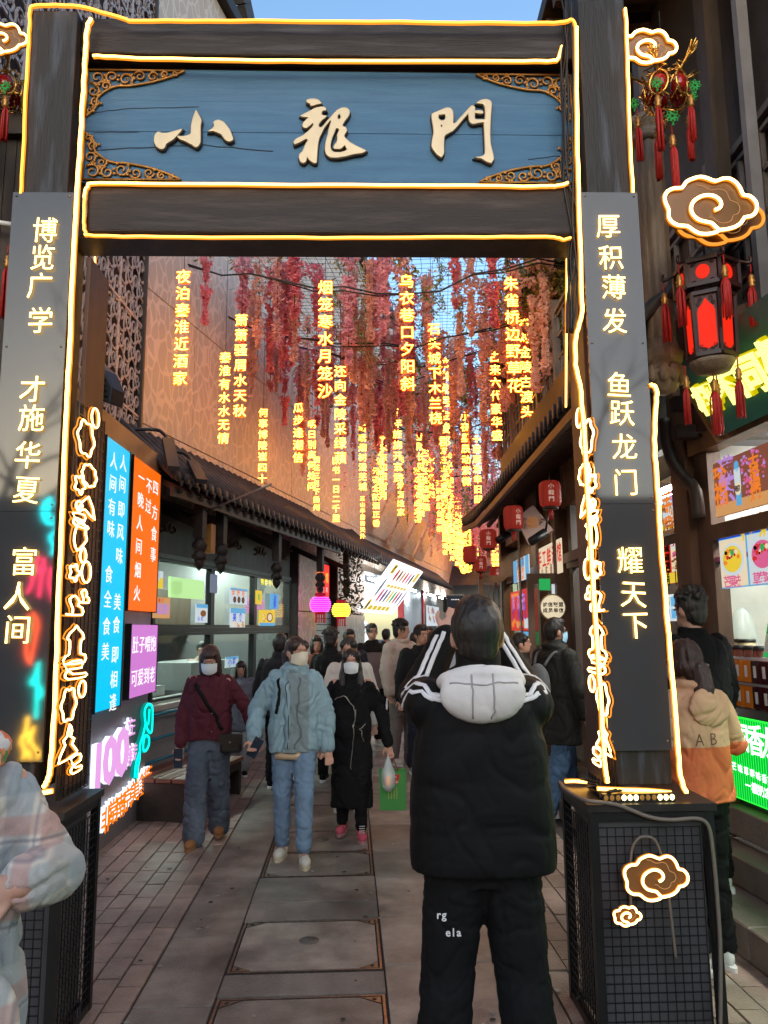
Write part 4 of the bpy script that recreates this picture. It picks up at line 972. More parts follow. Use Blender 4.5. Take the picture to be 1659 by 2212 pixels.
locs=[(1187,1040,6.6,.56,'largest and nearest red drum lantern under the right eave, above the diamond plaque',-.1),
 (1108,1094,7.9,.6,'second red drum lantern under the right eave, left of the diamond plaque',.35),
 (1054,1144,9.6,.6,'third red drum lantern along the right eave, lettering facing the lane',-.1),
 (1014,1180,11.3,.6,'fourth lantern along the right eave, darker and tucked under the roof corner',1.2),
 (1037,1202,12.2,.6,'fifth small red lantern, hanging below the roof corner among the distant lights',0),
 (1070,1224,12.9,.6,'sixth small red lantern beyond the roof corner',.2),
 (1095,1240,14.5,.6,'farthest tiny red lantern behind the corner building',.2)]
for i,(u,v,Y,s,lab,rz) in enumerate(locs):
    c=W0.hit(u,v,1,Y); mt_=M.Translation(c)@M.Rotation(rz,4,'Z')@M.Diagonal((s*1.12,s*1.12,s,1))
    o=L0 if i==0 else copy_tree(L0,None,mt_)
    o.matrix_world=mt_; o['label']=lab; o['group']='red drum lanterns under the right eave'
    MB
# upper storey behind the eave and the lattice balcony
us=thing('upper_storey','dark timber upper storey with lattice balustrade set back above the lantern eave','building',W0,(3,10,4.1))
MB().box(2.25,5.5,9.3,13.5,4.1,6.4).build('wall',M_DARK2,us)
MB().box(2.35,5.5,2.5,9.3,4.1,7.4).build('wall',M_DARK2,us)
MB().prism([(1.9,9.2,6.3),(5.5,9.2,6.3),(5.5,9.2,7.6),(2.6,9.2,7.0)],(0,4.6,-.3)).build('roof',M_TILE,us)
def lattice_rail(parent,x,y0,y1,z0,h,mt):
    L=y1-y0; n=max(1,round(L/1.0)); w=L/n
    for k in range(n):
        a=y0+k*w; mb=MB(); b=a+w; t=.028
        mb.box(x,x+.04,a,b,z0+h-.05,z0+h).box(x,x+.035,a,b,z0,z0+.04)
        for (p,q) in (((0,.12),(1,.12)),((0,.88),(1,.88)),((.12,.12),(.12,.88)),((.88,.12),(.88,.88)),((.12,.35),(.36,.35)),((.36,.12),(.36,.62)),((.12,.62),(.62,.62)),((.62,.35),(.62,.88)),((.36,.35),(.88,.35)),((.62,.62),(.88,.62)),((.36,.62),(.36,.88)),((.62,.12),(.62,.35)),((.24,.62),(.24,.88)),((.75,.12),(.75,.35))):
            mb.bar((x+.02,a+p[0]*w,z0+p[1]*h),(x+.02,a+q[0]*w,z0+q[1]*h),t,.03,0,(1,0,0))
        mb.build('lattice_panel',mt,parent)
        MB().box(x-.02,x+.06,a-.04,a+.04,z0-.1,z0+h+.12).build('baluster_post',mt,parent)
M_RAIL=pm('rail_wood',(.13,.115,.115),.6,var=.3,bump=.3)
lattice_rail(us,1.98,6.4,12.6,4.35,.95,M_RAIL)
# tall house right of the gate (near)
nh=thing('balcony_house','dark timber house on the right with lattice balcony and carved hanging column','building',W0,(2.6,5,0))
MB().box(2.32,2.9,2.0,9.2,3.55,3.75).build('balcony_floor',M_BROWN,nh)
MB().box(2.28,2.36,1.6,6.1,3.42,3.62).build('balcony_beam',M_BROWN,nh)
lattice_rail(nh,2.30,1.7,6.1,3.78,1.0,M_RAIL)
o=W0.hit(1555,0,1,4.3)
MB().box(2.17,2.235,4.17,4.23,3.5,7.0).build('grey_pipe',pm('pipe_grey',(.17,.165,.18),.55,var=.2),nh)
MB().box(2.17,2.27,4.6,4.75,3.5,7.0).build('gallery_post',M_DARK,nh)
MB().prism([(1.42,2.0,6.95),(4.5,2.0,7.2),(4.5,2.0,8.8),(1.42,2.0,7.1)],(0,6.0,0)).build('eave_roof',M_DARK2,nh)
me=MB().bar((0,0,0),(2.4,0,.15),.08,.10).mesh('rafter',M_DARK)
for i in range(20): inst(me,'rafter',nh,M.Translation((1.45,2.1+i*.3,6.85)))
MB().box(3.2,3.3,1.5,9.2,3.6,7.2).build('upper_wall',M_DARK2,nh)
for i in range(6): MB().box(3.15,3.19,1.7+i*1.2,2.5+i*1.2,4.3,6.3).build('lattice_window',M_BROWN,nh)
# carved hanging column, fluted, with lotus ends
cpx=[W0.hit(u,v,1,4.35) for u,v in ((1397,262),(1417,845))]
cx=(W0.hit(1412,500,1,4.35)).x; cr=.085; zt_=cpx[0].z; zb_=cpx[1].z
mb=MB(); n=48; zz=[zb_+.30,zt_-.16]; vs=[]
for z in zz:
    for j in range(n):
        t_=2*pi*j/n; r=cr*(.90+.12*abs(sin(t_*4))); vs.append((cx+r*cos(t_),4.35+r*sin(t_),z))
mb.add(vs,[(j,(j+1)%n,n+(j+1)%n,n+j) for j in range(n)],0,True); mb.build('fluted_shaft',pm('column_wood',(.16,.105,.065),.5,col2=(.26,.19,.13),thr=(.3,.7),vs=9,st=(3,3,.5),bump=.5,bs=50),nh)
M_COLW=bpy.data.materials['column_wood']
MB().lathe([(.09,0),(.115,.02),(.10,.05),(.085,.06),(.09,.09),(.12,.12),(.125,.16)],(cx,4.35,zt_-.17),24).build('capital',M_COLW,nh)
MB().lathe([(.03,-.02),(.07,.0),(.10,.06),(.12,.10),(.09,.12),(.085,.15),(.115,.17),(.12,.22),(.10,.25),(.085,.31)],(cx,4.35,zb_),24).build('lotus_base',M_COLW,nh)
for k in range(10):
    a=2*pi*k/10; MB().ball((cx+.095*cos(a),4.35+.095*sin(a),zb_+.09),(.034,.034,.06),8,6).build('lotus_petal',M_COLW,nh)
MB().bar((cx,4.35,zt_-.02),(cx+.0,4.35,zt_+.6),.10,.10).build('column_head',M_DARK,nh)
MB().bar((cx+.05,4.37,zb_+.33),(2.35,4.5,zb_+.33),.09,.2).build('tie_beam',M_DARK,nh)
for zz in (3.15,2.95): MB().box(2.0,2.9,5.1,5.2,zz,zz+.09).build('tie_beam',M_DARK,nh)
# ---- near right food shops (frame turned 5.5 deg)
NR=Fr(5.5,(2.26,5.0,0))
def np_(u,v,x=0): return NR.hit(u,v,0,x)
ns=thing('dessert_shop','brightly lit dessert shop on the right with steps, glass counter and green lit front','shop',NR,(.5,-.5,0))
# steps
M_STEP=pm('step_stone',(.17,.13,.11),.5,var=.3,vs=4,bump=.5)
s1=np_(1562,1968,0); 
def xstep(u,v,z):
    # x in NR of a horizontal edge seen at (u,v) at height z
    a=(u-829.5)/FPX; b=(1106-v)/FPX; d=CR*a+CU*b+FV; k=(z-CAMZ)/d.z; return (NR.I@(V((0,0,CAMZ))+d*k))
e1=xstep(1562,1968,.17).x; e2=xstep(1564,1836,.34).x
steps=thing('stone_steps','three worn stone steps along the green lit dessert counter','steps',NR,(0,-.5,0))
for i,(x0,x1,z) in enumerate(((e1,e2+.05,.17),(e2,-.02,.34),(-.08,.3,.55))):
    for k in range(6):
        y0=-3.2+k*1.2; bevel(MB().box(x0+.002*i,x1,y0+.003,y0+1.197,.0 if i==0 else z-.17+.002,z).build('step_slab',M_STEP,steps),.008,1)
CT=1.15
MB().box(.02,.9,-3.0,.42,.56,1.12).build('counter_base',M_DARK,ns)
ctop=np_(1600,1528,0).z; 
MB().box(-.06,.7,-3.0,.46,CT-.03,CT+.02).build('counter_top',E_STL,ns)
g0=np_(1574,1716,-.02); 
E_GR=em('green_led',(.025,.80,.05),1.5); E_GR2=em('green_dark',(.0,.34,.03),1.4)
gp1=thing('lit_counter_sign','green ribbed lit counter front with white characters below the drink cups','lit sign',NR,(0,-1,.6))
zg0,zg1=.60,CT-.045; yg0,yg1=-2.9,.40
MB().box(-.03,.0,yg0,yg1,zg0,zg1).build('light_box',E_GR,gp1)
me=MB().box(-.036,-.031,0,.011,zg0+.01,zg1-.005).mesh('rib',E_GR2)
i=0; y=yg1-.03
while y>-1.6: inst(me,'rib',gp1,M.Translation((0,y,0))); y-=.026
# characters: centred at picture positions
E_WB=em('white_char',(.85,1,.95),3)
for c,u,v,s in (('国',1602,1592,.20),('香',1632,1600,.22),('龙',1662,1608,.22)):
    p=np_(u,v,-.04); char(c,gp1,p,'-x',s*.9,E_WB,depth=.006,off=.008,sx=.9)
for i,c in enumerate('芒味草莓味香菜'):
    p=np_(1586+i*13,1655+i*5.5,-.04); char(c,gp1,p,'-x',.055,E_WB,depth=.004,off=.0)
for i,c in enumerate('一榴奶冻'):
    p=np_(1616+i*14,1697+i*6,-.04); char(c,gp1,p,'-x',.068,E_WB,depth=.004,off=.005)
# glass screen above counter
MB().box(-.02,.0,-2.9,.40,CT+.42,2.10).build('glass_screen',GL,ns)
MB().box(-.03,.01,-2.9,.42,2.10,2.13).build('screen_rail',pm('rail_pink',(.5,.12,.25),.35,metal=.4),ns)
MB().box(-.02,.02,.38,.42,CT,2.13).build('screen_post',E_STL,ns)
MB().box(2.2,2.3,-3.4,.7,.5,3.3).box(.1,2.2,.55,.65,.5,3.3).build('inner_wall',pm('inner_cream',(.5,.5,.46),.6,var=.1),ns)
MB().box(1.9,2.18,-1.6,-.2,.6,2.3).build('fridge',E_STL,ns)
mb=MB()
for k in range(7): mb.box(1.86,1.9,-1.5,-.3,.8+k*.22,.82+k*.22)
mb.build('shelf_grille',M_WHITE,ns)
MB().box(.5,.8,-2.6,.2,2.95,2.99).build('ceiling_light',em('shop_white',(1,.97,.9),42),ns)
MB().box(.02,2.3,-3.4,.7,3.0,3.05).build('ceiling',M_GREY,ns)
# posts and beams of the front
post_y=np_(1512,1300,0).y
MB().box(-.10,.10,post_y-.11,post_y+.11,.35,3.4).build('timber_post',M_BROWN,ns)
MB().box(-.04,.06,post_y-.30,post_y-.115,.35,3.2).build('door_jamb',M_BROWN,ns)
zb=[np_(1600,v,-.02).z for v in (950,1035,1115)]
MB().box(-.06,.04,-3.2,post_y-.3,np_(1590,1122,-.04).z-.10,np_(1590,1122,-.04).z).build('mid_rail',M_BROWN,ns)
MB().box(-.08,.04,-3.2,post_y-.12,np_(1560,960,-.04).z,np_(1560,960,-.04).z+.12).build('head_beam',M_OCHRE,ns)
MB().box(-.12,.04,-3.2,post_y-.12,np_(1560,960,-.04).z+.125,np_(1560,960,-.04).z+.33).build('head_beam',M_BROWN,ns)
# menus
def nposter(px,col,lab,x=-.03,cat='menu board',depth=.02):
    u0,v0,u1,v1=px; a=np_(u0,v1,x); b=np_(u1,v0,x); c=np_(u0,v0,x)
    return Poster(None,'menu_board',a,'-x',abs(a.y-b.y),c.z-a.z,col,fr=NR,label=lab,cat=cat,depth=depth)
q=nposter((1560,1140,1760,1272),'sky','lit blue menu board with bowls of fruit dessert above the glass counter')
q.rect(0,.80,1,1,'blue').text('椰奶',.36,.9,.16,.2,'yellow').rect(.005,.02,.32,.79,'cream',0).rect(.34,.02,.66,.79,'white',0).rect(.68,.02,.99,.79,'cream',0)
for cx_,cols_ in ((.16,['yellow','yellow','orange']),(.50,['pink','pink','red']),(.84,['tan','green'])):
    q.disc(cx_,.45,.14,.27,'white',2,28).disc(cx_,.46,.115,.215,cols_[0],3,24).blobs(cx_-.08,.33,cx_+.08,.6,26,cols_+['cream'],.022,4,5,1.9).blobs(cx_-.07,.45,cx_+.05,.62,7,['black','red','black'],.018,9,6,1.9)
    q.disc(cx_+.015,.56,.022,.06,'green',7,8)
q.text('芒果味',.08,.10,.085,.062,'pink').text('草莓味',.42,.10,.085,.062,'pink')
q=nposter((1548,1000,1740,1118),em('poster_brown',(.26,.085,.05),.8),'pale pink and brown drink poster with a tall blue bottle above the fruit dessert board')
q.rect(0,0,1,.22,'tan',1).text('满茶',.17,.78,.2,.34,'lilac',True,.03).text('珍福',.09,.70,.17,.3,'orange',True,.03)
q.disc(.30,.80,.03,.10,'sky',2,10).rect(.265,.42,.34,.76,'white',2).rect(.27,.10,.335,.42,'sky',2).disc(.302,.4,.038,.12,'cream',3).text('南京',.285,.40,.045,.03,'black',False,.02,1,5)
q.blobs(.36,.45,.62,.98,44,['pink','pink','lilac'],.015,3,3,1.9).blobs(.4,.2,.55,.5,14,['pink'],.014,4,3,1.9).text('古法慢炖',.5,.75,.12,.17,'orange',True)
# teal fascia sign, tilted out, yellow lit brush characters
TP=[(1493,893),(1550,940),(1700,800),(1640,720)]
ts=thing('shop_fascia','teal shop sign board leaning out with lit yellow brush characters over the drink poster','sign board',NR,np_(1550,900,-.3))
a0=np_(1522,950,-.22); 
z0=np_(1548,943,-.22).z; yb=np_(1545,943,-.22).y; ztp=z0+.50
mt_=pm('fascia_teal',(.02,.17,.15),.45,var=.12)
fb=MB().prism([(-.20,yb,z0),(-.46,yb,z0+.48),(-.42,yb,z0+.50),(-.16,yb,z0+.02)],(0,-3.0,0)).build('fascia_board',mt_,ts)
MB().prism([(-.205,yb+.03,z0-.03),(-.475,yb+.03,z0+.48),(-.46,yb+.03,z0+.52),(-.12,yb+.03,z0+.0)],(0,-.025,0)).build('board_end',M_OCHRE,ts)
un_=V((-.26,0,.48)).normalized(); rn_=V((0,-1,0)); nn_=rn_.cross(un_)
E_YC=em('yellow_char',(1,.95,.25),1.8); E_YS=em('yellow_side',(.75,.62,.0),.8)
for i,(c,dy,sz) in enumerate((('椰',.17,.20),('不',.40,.22),('同',.64,.24),('椰',.90,.24))):
    p=V((-.20,yb-dy,z0))+un_*(.24)+nn_*.03
    inst(glyph(c,layers=[(.02,.03,.1,0),(.07,.05,-.05,1)],mats=[E_YC,E_YS],key='yc'),'lit_character',ts,omat(p,(rn_,un_,nn_),sz,sz,sz,0,.22))
# neighbouring skewer shop between gate post and pillar
sk=thing('skewer_shop','skewer shop with lit menus between the gate post and the dark timber pillar','shop',NR,(.5,1.6,0))
ps=post_y+.11
MB().box(.2,.3,ps,ps+2.6,.35,1.05).build('counter_base',E_STL,sk)
MB().box(1.6,1.7,ps,ps+2.6,.0,3.2).build('inner_wall',bpy.data.materials['inner_cream'],sk)
MB().box(.0,1.7,ps+2.5,ps+2.6,.0,3.2).build('side_wall',M_DARK,sk)
MB().box(.5,.8,ps+.3,ps+2.2,2.9,2.94).build('ceiling_light',bpy.data.materials['shop_white'],sk)
MB().box(-.02,.08,ps,ps+2.6,np_(1470,1100,0).z+.5,3.6).build('fascia_wall',pm('plaster_grey',(.28,.30,.29),.7,var=.15),sk)
MB().tube(smooth_path([np_(u,v,-.12) for u,v in ((1437,905),(1442,960),(1455,1000),(1480,1035),(1502,1060),(1510,1120))],4),.045,7).build('curved_bracket',M_DARK,sk)
MB().box(-.03,.05,ps,ps+2.6,np_(1470,1158,0).z-.05,np_(1470,1158,0).z+.02).build('mid_rail',M_BROWN,sk)
q=nposter((1433,1075,1497,1146),'white','lit menu of brown grilled skewers, upper of the two left of the pillar',x=-.02)
q.blobs(.42,.3,.95,.75,40,['tan','brown','tan'],.05,2,2,.5,1.6).blobs(.02,.25,.36,.8,26,['orange','tan','brown'],.04,3,2,2.2,.6).text('铁板鸭肠',.45,.88,.13,.15,'lilac').text('羊',.2,.86,.2,1,'orange').rect(0,0,1,.1,'yellow',1).text('10元20',.06,.2,.11,.08,'orange').text('15元40',.06,.06,.11,.08,'brown').text('10元30',.55,.2,.11,.08,'orange').text('15元60',.55,.06,.11,.08,'brown')
q=nposter((1433,1170,1500,1262),'red','lit red menu of meat skewers, lower of the two left of the pillar',x=-.02)
q.rect(.3,.25,1,.84,'cream').blobs(.36,.28,.98,.8,70,['tan','pink','brown','cream'],.032,3,2,1.0,1.8).rect(0,0,1,.24,'yellow',1).rect(0,.25,.26,1,'black',1).blobs(.08,.3,.2,.9,16,['red','red','orange'],.04,5,3,.6,1.6).text('红柳大肉串',.42,.91,.11,.125,'white').text('10元1串',.42,.17,.10,.09,'black').text('18元2串',.42,.06,.10,.09,'black').text('1串',.05,.17,.10,.1,'black').text('2串',.05,.06,.10,.1,'black')
q=nposter((1436,1285,1462,1342),'white','small white notice with blue squares behind the man in black',x=.9); q.rect(.55,.55,.9,.9,'sky').rect(.1,.1,.45,.45,'sky').rect(.55,.1,.9,.45,'sky').rect(.1,.6,.45,.9,'steel')
c=np_(1455,790,-.1)
tag(MB().box(c.x-.12,c.x+.12,c.y-.05,c.y+.02,c.z-.07,c.z+.07).build('flood_lamp',em('flood_white',(.85,1,.97),14),None,NR,c),'small white rectangular lamp lit behind the red tassel right of the gate','lamp')
# ---- drinks on the counter
cupm={}
def cup(colr,h=.15,r=.042):
    k=colr
    if k in cupm: return cupm[k]
    t=thing('drink_cup','','cup',NR,(0,0,0))
    MB().lathe([(r*.75,0),(r,h)],(0,0,0),14).build('cup_body',pm('drink_'+colr,PALC[colr],.2),t)
    MB().lathe([(r*1.06,0),(r*1.06,.012),(r*.9,.02),(r*.5,.022)],(0,0,h),14).build('lid',M_BLK,t)
    cupm[k]=t; t['used']=0; return t
PALC={'orange':(.75,.22,.01),'plum':(.06,.012,.015),'cream':(.7,.5,.22),'cola':(.09,.025,.018)}
for k in PALC: cup(k)
CN={}
base_y=np_(1578,1400,.05).y
def put(col,x,y,z,lab,grp,s=1):
    t=cupm[col]; m_=NR.M@M.Translation((x,y,z))@M.Scale(s,4)
    if t['used']: t=copy_tree(t,None,m_)
    else: t.matrix_world=m_; t['used']=1
    ORD=('first','second','third','fourth','fifth','sixth','seventh','eighth'); n_=CN.get(grp,0); CN[grp]=n_+1
    t['label']=lab.replace('dark',ORD[n_]+' dark',1).replace('in the','from the left in the').replace('stacked in','stacked in')+('' if 'lower' in grp else ' from the left'); t['group']=grp; t['category']='cup'
row_y=[.28-i*.115 for i in range(9)]
for i in range(8):
    put(['cola','cola','cola','orange','orange','plum','plum','cola'][i] if i<3 else ['cola','cola'][i%2],.02,row_y[i],CT+.02,'dark lidded cup in the lower row','lower row of drink cups',1.15)
for i in range(5):
    put('cola',.03,row_y[i]-.02,CT+.215,'dark lidded cup stacked in the upper row','upper row of drink cups',1.1)
for k_,t_ in cupm.items():
    if not t_['used']:
        for c_ in list(t_.children): bpy.data.objects.remove(c_)
        bpy.data.objects.remove(t_)
tr_m=pm('tray_clear',(.8,.8,.85),.15,alpha=.35)
for j,zz in enumerate((CT+.03,CT+.185)):
    t=thing('drink_box',('lower' if j==0 else 'upper')+' clear box of orange and plum drink bottles on the counter','box',NR,(-.03,-.25,zz))
    MB().box(-.055,.01,-.50,.02,.135+zz,.150+zz).build('box_lid',tr_m,t)
    for k in range(5):
        col=['orange','orange','plum','plum','orange'][k]
        MB().box(-.05,.0,-.02-k*.095-.08,-.02-k*.095,zz,zz+.13).build('bottle',bpy.data.materials['drink_'+col],t)
        MB().box(-.0515,-.0505,-.02-k*.095-.055,-.02-k*.095-.025,zz+.03,zz+.10).build('bottle_label',M_WHITE,t)
t=thing('payment_stand','small green and white payment card standing on the drink boxes','card stand',NR,(-.04,-.35,CT+.335)); q_=V((-.04,-.33,CT+.34))
MB().prism([q_,q_+V((0,-.09,.0)),q_+V((.03,-.12,.20)),q_+V((.03,-.03,.20))],(.006,0,0)).build('card',PAL['green'],t)
MB().prism([q_+V((-.002,-.02,.03)),q_+V((-.002,-.075,.03)),q_+V((.015,-.095,.14)),q_+V((.015,-.04,.14))],(-.002,0,0)).build('card_inset',M_WHITE,t)
for i,dy in enumerate((.20,.10)):
    t=thing('paper_tub','cream paper tub with black lid on the counter behind the cups, '+('left' if i==0 else 'right')+' one of two','tub',NR,(.12,dy,CT+.33))
    MB().lathe([(.045,0),(.052,.06)],(.12,dy,CT+.36),14).build('tub_body',pm('tub_cream'+str(i),(.75,.6,.35),.5),t); MB().lathe([(.056,0),(.056,.012),(.05,.02)],(.12,dy,CT+.42),14).build('lid',M_BLK,t)
MB().box(.06,.4,.0,.34,CT+.02,CT+.36).build('display_crate',pm('crate_yellow',(.8,.5,.02),.5),ns)
# hanging clear bag with blue dipper
b=np_(1606,1380,.35)
t=thing('plastic_bag','clear plastic bag with a blue cloth hanging behind the counter glass','bag',NR,b)
MB().lathe([(.02,.32),(.06,.28),(.10,.15),(.11,.02),(.06,-.04),(.01,-.05)][::-1],b-V((0,0,.1)),12,sy=.7).build('bag_film',pm('bag_clear',(.75,.85,.85),.15,alpha=.45),t)
MB().ball(b-V((0,0,.12)),(.06,.05,.08),10,6).build('blue_cloth',pm('cloth_blue',(.02,.13,.42),.7),t)
# manhole / drain ring near steps
dn=thing('open_drain','round open drain ring full of litter beside the steps','drain',W0,(2.1,4.0,0)); c=xstep(1602,2010,0); c=NR.M@c
MB().lathe([(.13,0),(.15,.0),(.15,.012),(.13,.012)],(c.x,c.y,0),24).build('ring',M_STEEL,dn)
MB().lathe([(.128,0),(.128,.002)],(c.x,c.y,0),24).build('drain_dark',M_CABLE,dn)
for k in range(9): MB().box(-.02,.02,-.012,.012,0,.003).xf(M.Translation((c.x+random.uniform(-.08,.08),c.y+random.uniform(-.08,.08),.004+.003*k))@M.Rotation(random.uniform(0,3),4,'Z')).build('litter_scrap',M_WHITE if k%3 else M_RED,dn)
MB().box(1.75,3.2,1.5,4.6,-.012,-.003).build('service_floor',M_STONE2,pave)
# ================================================================ OVERHEAD: net, wisteria, verses
MZ=6.65
net=MB()
def lane_x(Y): return (-2.45+.222*max(0,Y-8), 2.2 if Y<13 else 2.2+.25*(Y-13))
Y=8.7
while Y<38:
    a,b=lane_x(Y); sag=.05*sin(Y*1.7); net.tube([(a,Y,MZ),((a+b)/2,Y,MZ-.06+sag*.3),(b,Y,MZ)],.0035 if Y<16 else .005,3); Y+=.13 if Y<14 else .3
for k in range(34):
    f=k/33; net.tube([(lane_x(Y)[0]*(1-f)+lane_x(Y)[1]*f,Y,MZ+.004) for Y in (8.7,11,13,20,38)],.0035,3)
tag(net.build('overhead_net',M_WIRE,None,W0,(0,10,MZ)),'fine dark wire net stretched over the lane holding the flower strands','net')
rc=random.Random(11)
for i in range(9):
    Y=8.6+i*1.25; a,b=lane_x(Y); z=MZ-.25-rc.uniform(0,.9); P=[V((a+(b-a)*t,Y+rc.uniform(-.2,.2),z-.35*4*t*(1-t)+.05*sin(9*t))) for t in [j/12 for j in range(13)]]
    t=MB().tube(P,.011,5).tube([p+V((0,.05,.03*sin(k))) for k,p in enumerate(P)],.009,5)
    tag(t.build('overhead_cable',M_CABLE,None,W0,P[0]),('nearest','second','third','fourth','fifth','sixth','seventh','eighth','farthest')[i]+' black twin cable sagging across the lane below the net','cable','cables across the lane')
FP=[pm('petal_rose',(.95,.30,.36),.6,var=.25,vs=9),pm('petal_salmon',(.96,.56,.48),.6,var=.2,vs=9),pm('petal_pink',(.96,.44,.52),.6,var=.25,vs=9),pm('petal_pale',(.88,.52,.48),.6,var=.15,vs=9)]
for m_ in FP:
    n=m_.node_tree.nodes; L=m_.node_tree.links; p_=n['Principled BSDF']; tr=n.new('ShaderNodeBsdfTranslucent'); mx=n.new('ShaderNodeMixShader'); mx.inputs[0].default_value=.5
    src=p_.inputs['Base Color'].links[0].from_socket; L.new(src,tr.inputs[0]); L.new(p_.outputs[0],mx.inputs[1]); L.new(tr.outputs[0],mx.inputs[2]); L.new(mx.outputs[0],n['Material Output'].inputs[0])
FL=pm('vine_leaf',(.24,.28,.05),.5,var=.4,vs=12)
FL2=pm('vine_leaf_yellow',(.45,.34,.07),.5,var=.3,vs=12)
def strand(seed,L,R0,mat,n):
    rr=random.Random(seed); mb=MB(); mb.tube([(0,0,0),(.01,0,-L*.5),(0,0,-L)],.004,3,m=1)
    gaps=[rr.uniform(.1,1) for _ in range(2)]
    for i in range(n):
        t=rr.random()**.85; 
        if any(abs(t-g_)<.03 for g_ in gaps): continue
        r=R0*(1-.62*t)*rr.uniform(.3,1)*(.72+.4*sin(t*17+seed)); a=rr.uniform(0,2*pi); c=V((r*cos(a),r*sin(a),-L*t))
        s=rr.uniform(.024,.046); q=V((rr.gauss(0,1),rr.gauss(0,1),rr.gauss(0,1))).normalized(); b=q.orthogonal().normalized(); n_=q.cross(b)*.35*s
        mb.add([c-q*s*.7,c+b*s*.6+n_,c+q*s,c-b*s*.6+n_],[(0,1,2),(0,2,3)],0)
    for i in range(int(10*L)):
        t=rr.uniform(0,.4); a=rr.uniform(0,2*pi); c=V((R0*.9*cos(a),R0*.9*sin(a),-L*t)); q=V((cos(a),sin(a),-.6)).normalized(); b=q.cross(V((0,0,1))).normalized(); s=rr.uniform(.03,.05)
        mb.add([c,c+q*s+b*s*.4,c+q*s*2,c+q*s-b*s*.4],[(0,1,2,3)],2)
    return mb.mesh('wisteria_strand',[mat,M_DARK,FL])
def vine(seed,L,n):
    rr=random.Random(seed); mb=MB(); P=[V((.05*sin(k*1.3+seed),.05*cos(k*1.1),-L*k/8)) for k in range(9)]; mb.tube(P,.004,3,m=1)
    P2=[p+V((.09*sin(k+seed*2),.06,.04)) for k,p in enumerate(P)]; mb.tube(P2,.003,3,m=1)
    for i in range(n):
        p=rr.choice((P,P2)); k=rr.uniform(0,7.99); j=int(k); c=p[j].lerp(p[j+1],k-j)+V((rr.gauss(0,.035),rr.gauss(0,.035),0)); q=V((rr.gauss(0,1),rr.gauss(0,1),rr.gauss(-.5,.6))).normalized(); b=q.orthogonal().normalized(); s=rr.uniform(.022,.04); n_=q.cross(b)*.2*s
        mb.add([c,c+q*s*.8+b*s*.5+n_,c+q*s*1.9,c+q*s*.8-b*s*.5+n_],[(0,1,2),(0,2,3)],0 if rr.random()<.7 else 2)
    return mb.mesh('leaf_vine',[FL,M_DARK,FL2])
rf=random.Random(21)
VV=[('夜泊秦淮近酒家',397,580,836,'leftmost and largest near verse, reading 夜泊秦淮近酒家'),
('秦淮有水水无情',487,758,962,'verse 秦淮有水水无情, second from the left'),
('萧萧骚屑水天秋',522,676,904,'verse 骚屑水天秋, third from the left'),
('何事博陵崔四十',569,880,1046,'verse reading 何事博陵崔四十 against the beige screen wall'),
('烟笼寒水月笼沙',703,603,864,'large verse reading 烟笼寒水月笼沙 left of centre'),
('还向金陵采绿蘋',735,787,1005,'verse beginning 还向金陵, just right of 烟笼寒水'),
('欧书一日二千里',726,985,1130,'smaller verse ending 一日二千里 under 还向金陵'),
('瓜步逢潮信',645,868,1002,'five-character verse reading 瓜步逢潮信 before the beige wall'),
('明日别离何处问',674,905,1062,'small verse beginning 明日别离'),
('断肠烟树漫芜城',783,915,1062,'verse reading 断肠烟树漫芜城 left of the centre'),
('平年旌旆开玄武',858,880,1044,'verse ending 旌旆开玄武 near the centre'),
('乌衣巷口夕阳斜',878,590,848,'large verse reading 乌衣巷口夕阳斜 in the centre'),
('石头城下木兰桡',937,695,920,'verse reading 石头城下木兰桡 right of centre'),
('龙蟠虎踞金陵郡',957,770,968,'verse reading 龙蟠虎踞金陵郡 beside the right-of-centre one'),
('古来六代豪华盛',1068,757,955,'verse reading 古来六代豪华盛 against the sky at the right'),
('朱雀桥边野草花',1103,595,852,'large verse reading 朱雀桥边野草花 at the right'),
('吟对金陵古渡头',1131,682,906,'rightmost verse, reading 吟对金陵古渡头'),
('小夜星辰动紫微',1004,888,1052,'verse reading 小夜星辰动紫微 left of the roof corner'),
('十里宸游幸旧邸',1029,938,1090,'verse beginning 十里宸游 next to the right eave'),
('金陵长见五云飞',908,932,1086,'verse reading 金陵长见五云飞 in the crowded middle'),
('故乡何处是',931,985,1078,'short verse reading 故乡何处是'),
('化作啼鹃带血归',967,1020,1140,'small verse beginning 化作啼鹃 low on the right'),
('元夜金陵酒正香',812,1008,1140,'small verse beginning 元夜金陵 low in the middle'),
('烟花三月下扬州',684,985,1105,'small verse reading 烟花三月下扬州 under 明日别离'),
('三山半落青天外',783,1070,1165,'tiny verse reading 三山半落青天外 under 断肠烟树')]
for m_ in (FL,FL2):
    n=m_.node_tree.nodes; L=m_.node_tree.links; p_=n['Principled BSDF']; tr=n.new('ShaderNodeBsdfTranslucent'); mx=n.new('ShaderNodeMixShader'); mx.inputs[0].default_value=.4
    L.new(p_.inputs['Base Color'].links[0].from_socket,tr.inputs[0]); L.new(p_.outputs[0],mx.inputs[1]); L.new(tr.outputs[0],mx.inputs[2]); L.new(mx.outputs[0],n['Material Output'].inputs[0])
SM=[strand(s,rf.choice((1.1,1.4,1.7)),rf.uniform(.11,.14),FP[[0,2,1,0,1,3,2,3][s]],640) for s in range(8)]
VM=[vine(s,rf.choice((.9,1.3,1.6)),130) for s in range(4)]
def hang(me,name,x,Y,z,s,lab,grp,cat):
    m_=M.Translation((x,Y,z))@M.Rotation(rf.uniform(0,6),4,'Z')@M.Diagonal((s*rf.uniform(.9,1.25),s*rf.uniform(.9,1.25),s,1))
    inst(me,name,None,m_,W0,label=lab,cat=cat,group=grp)
nW=0
bays=[]
Y=8.9
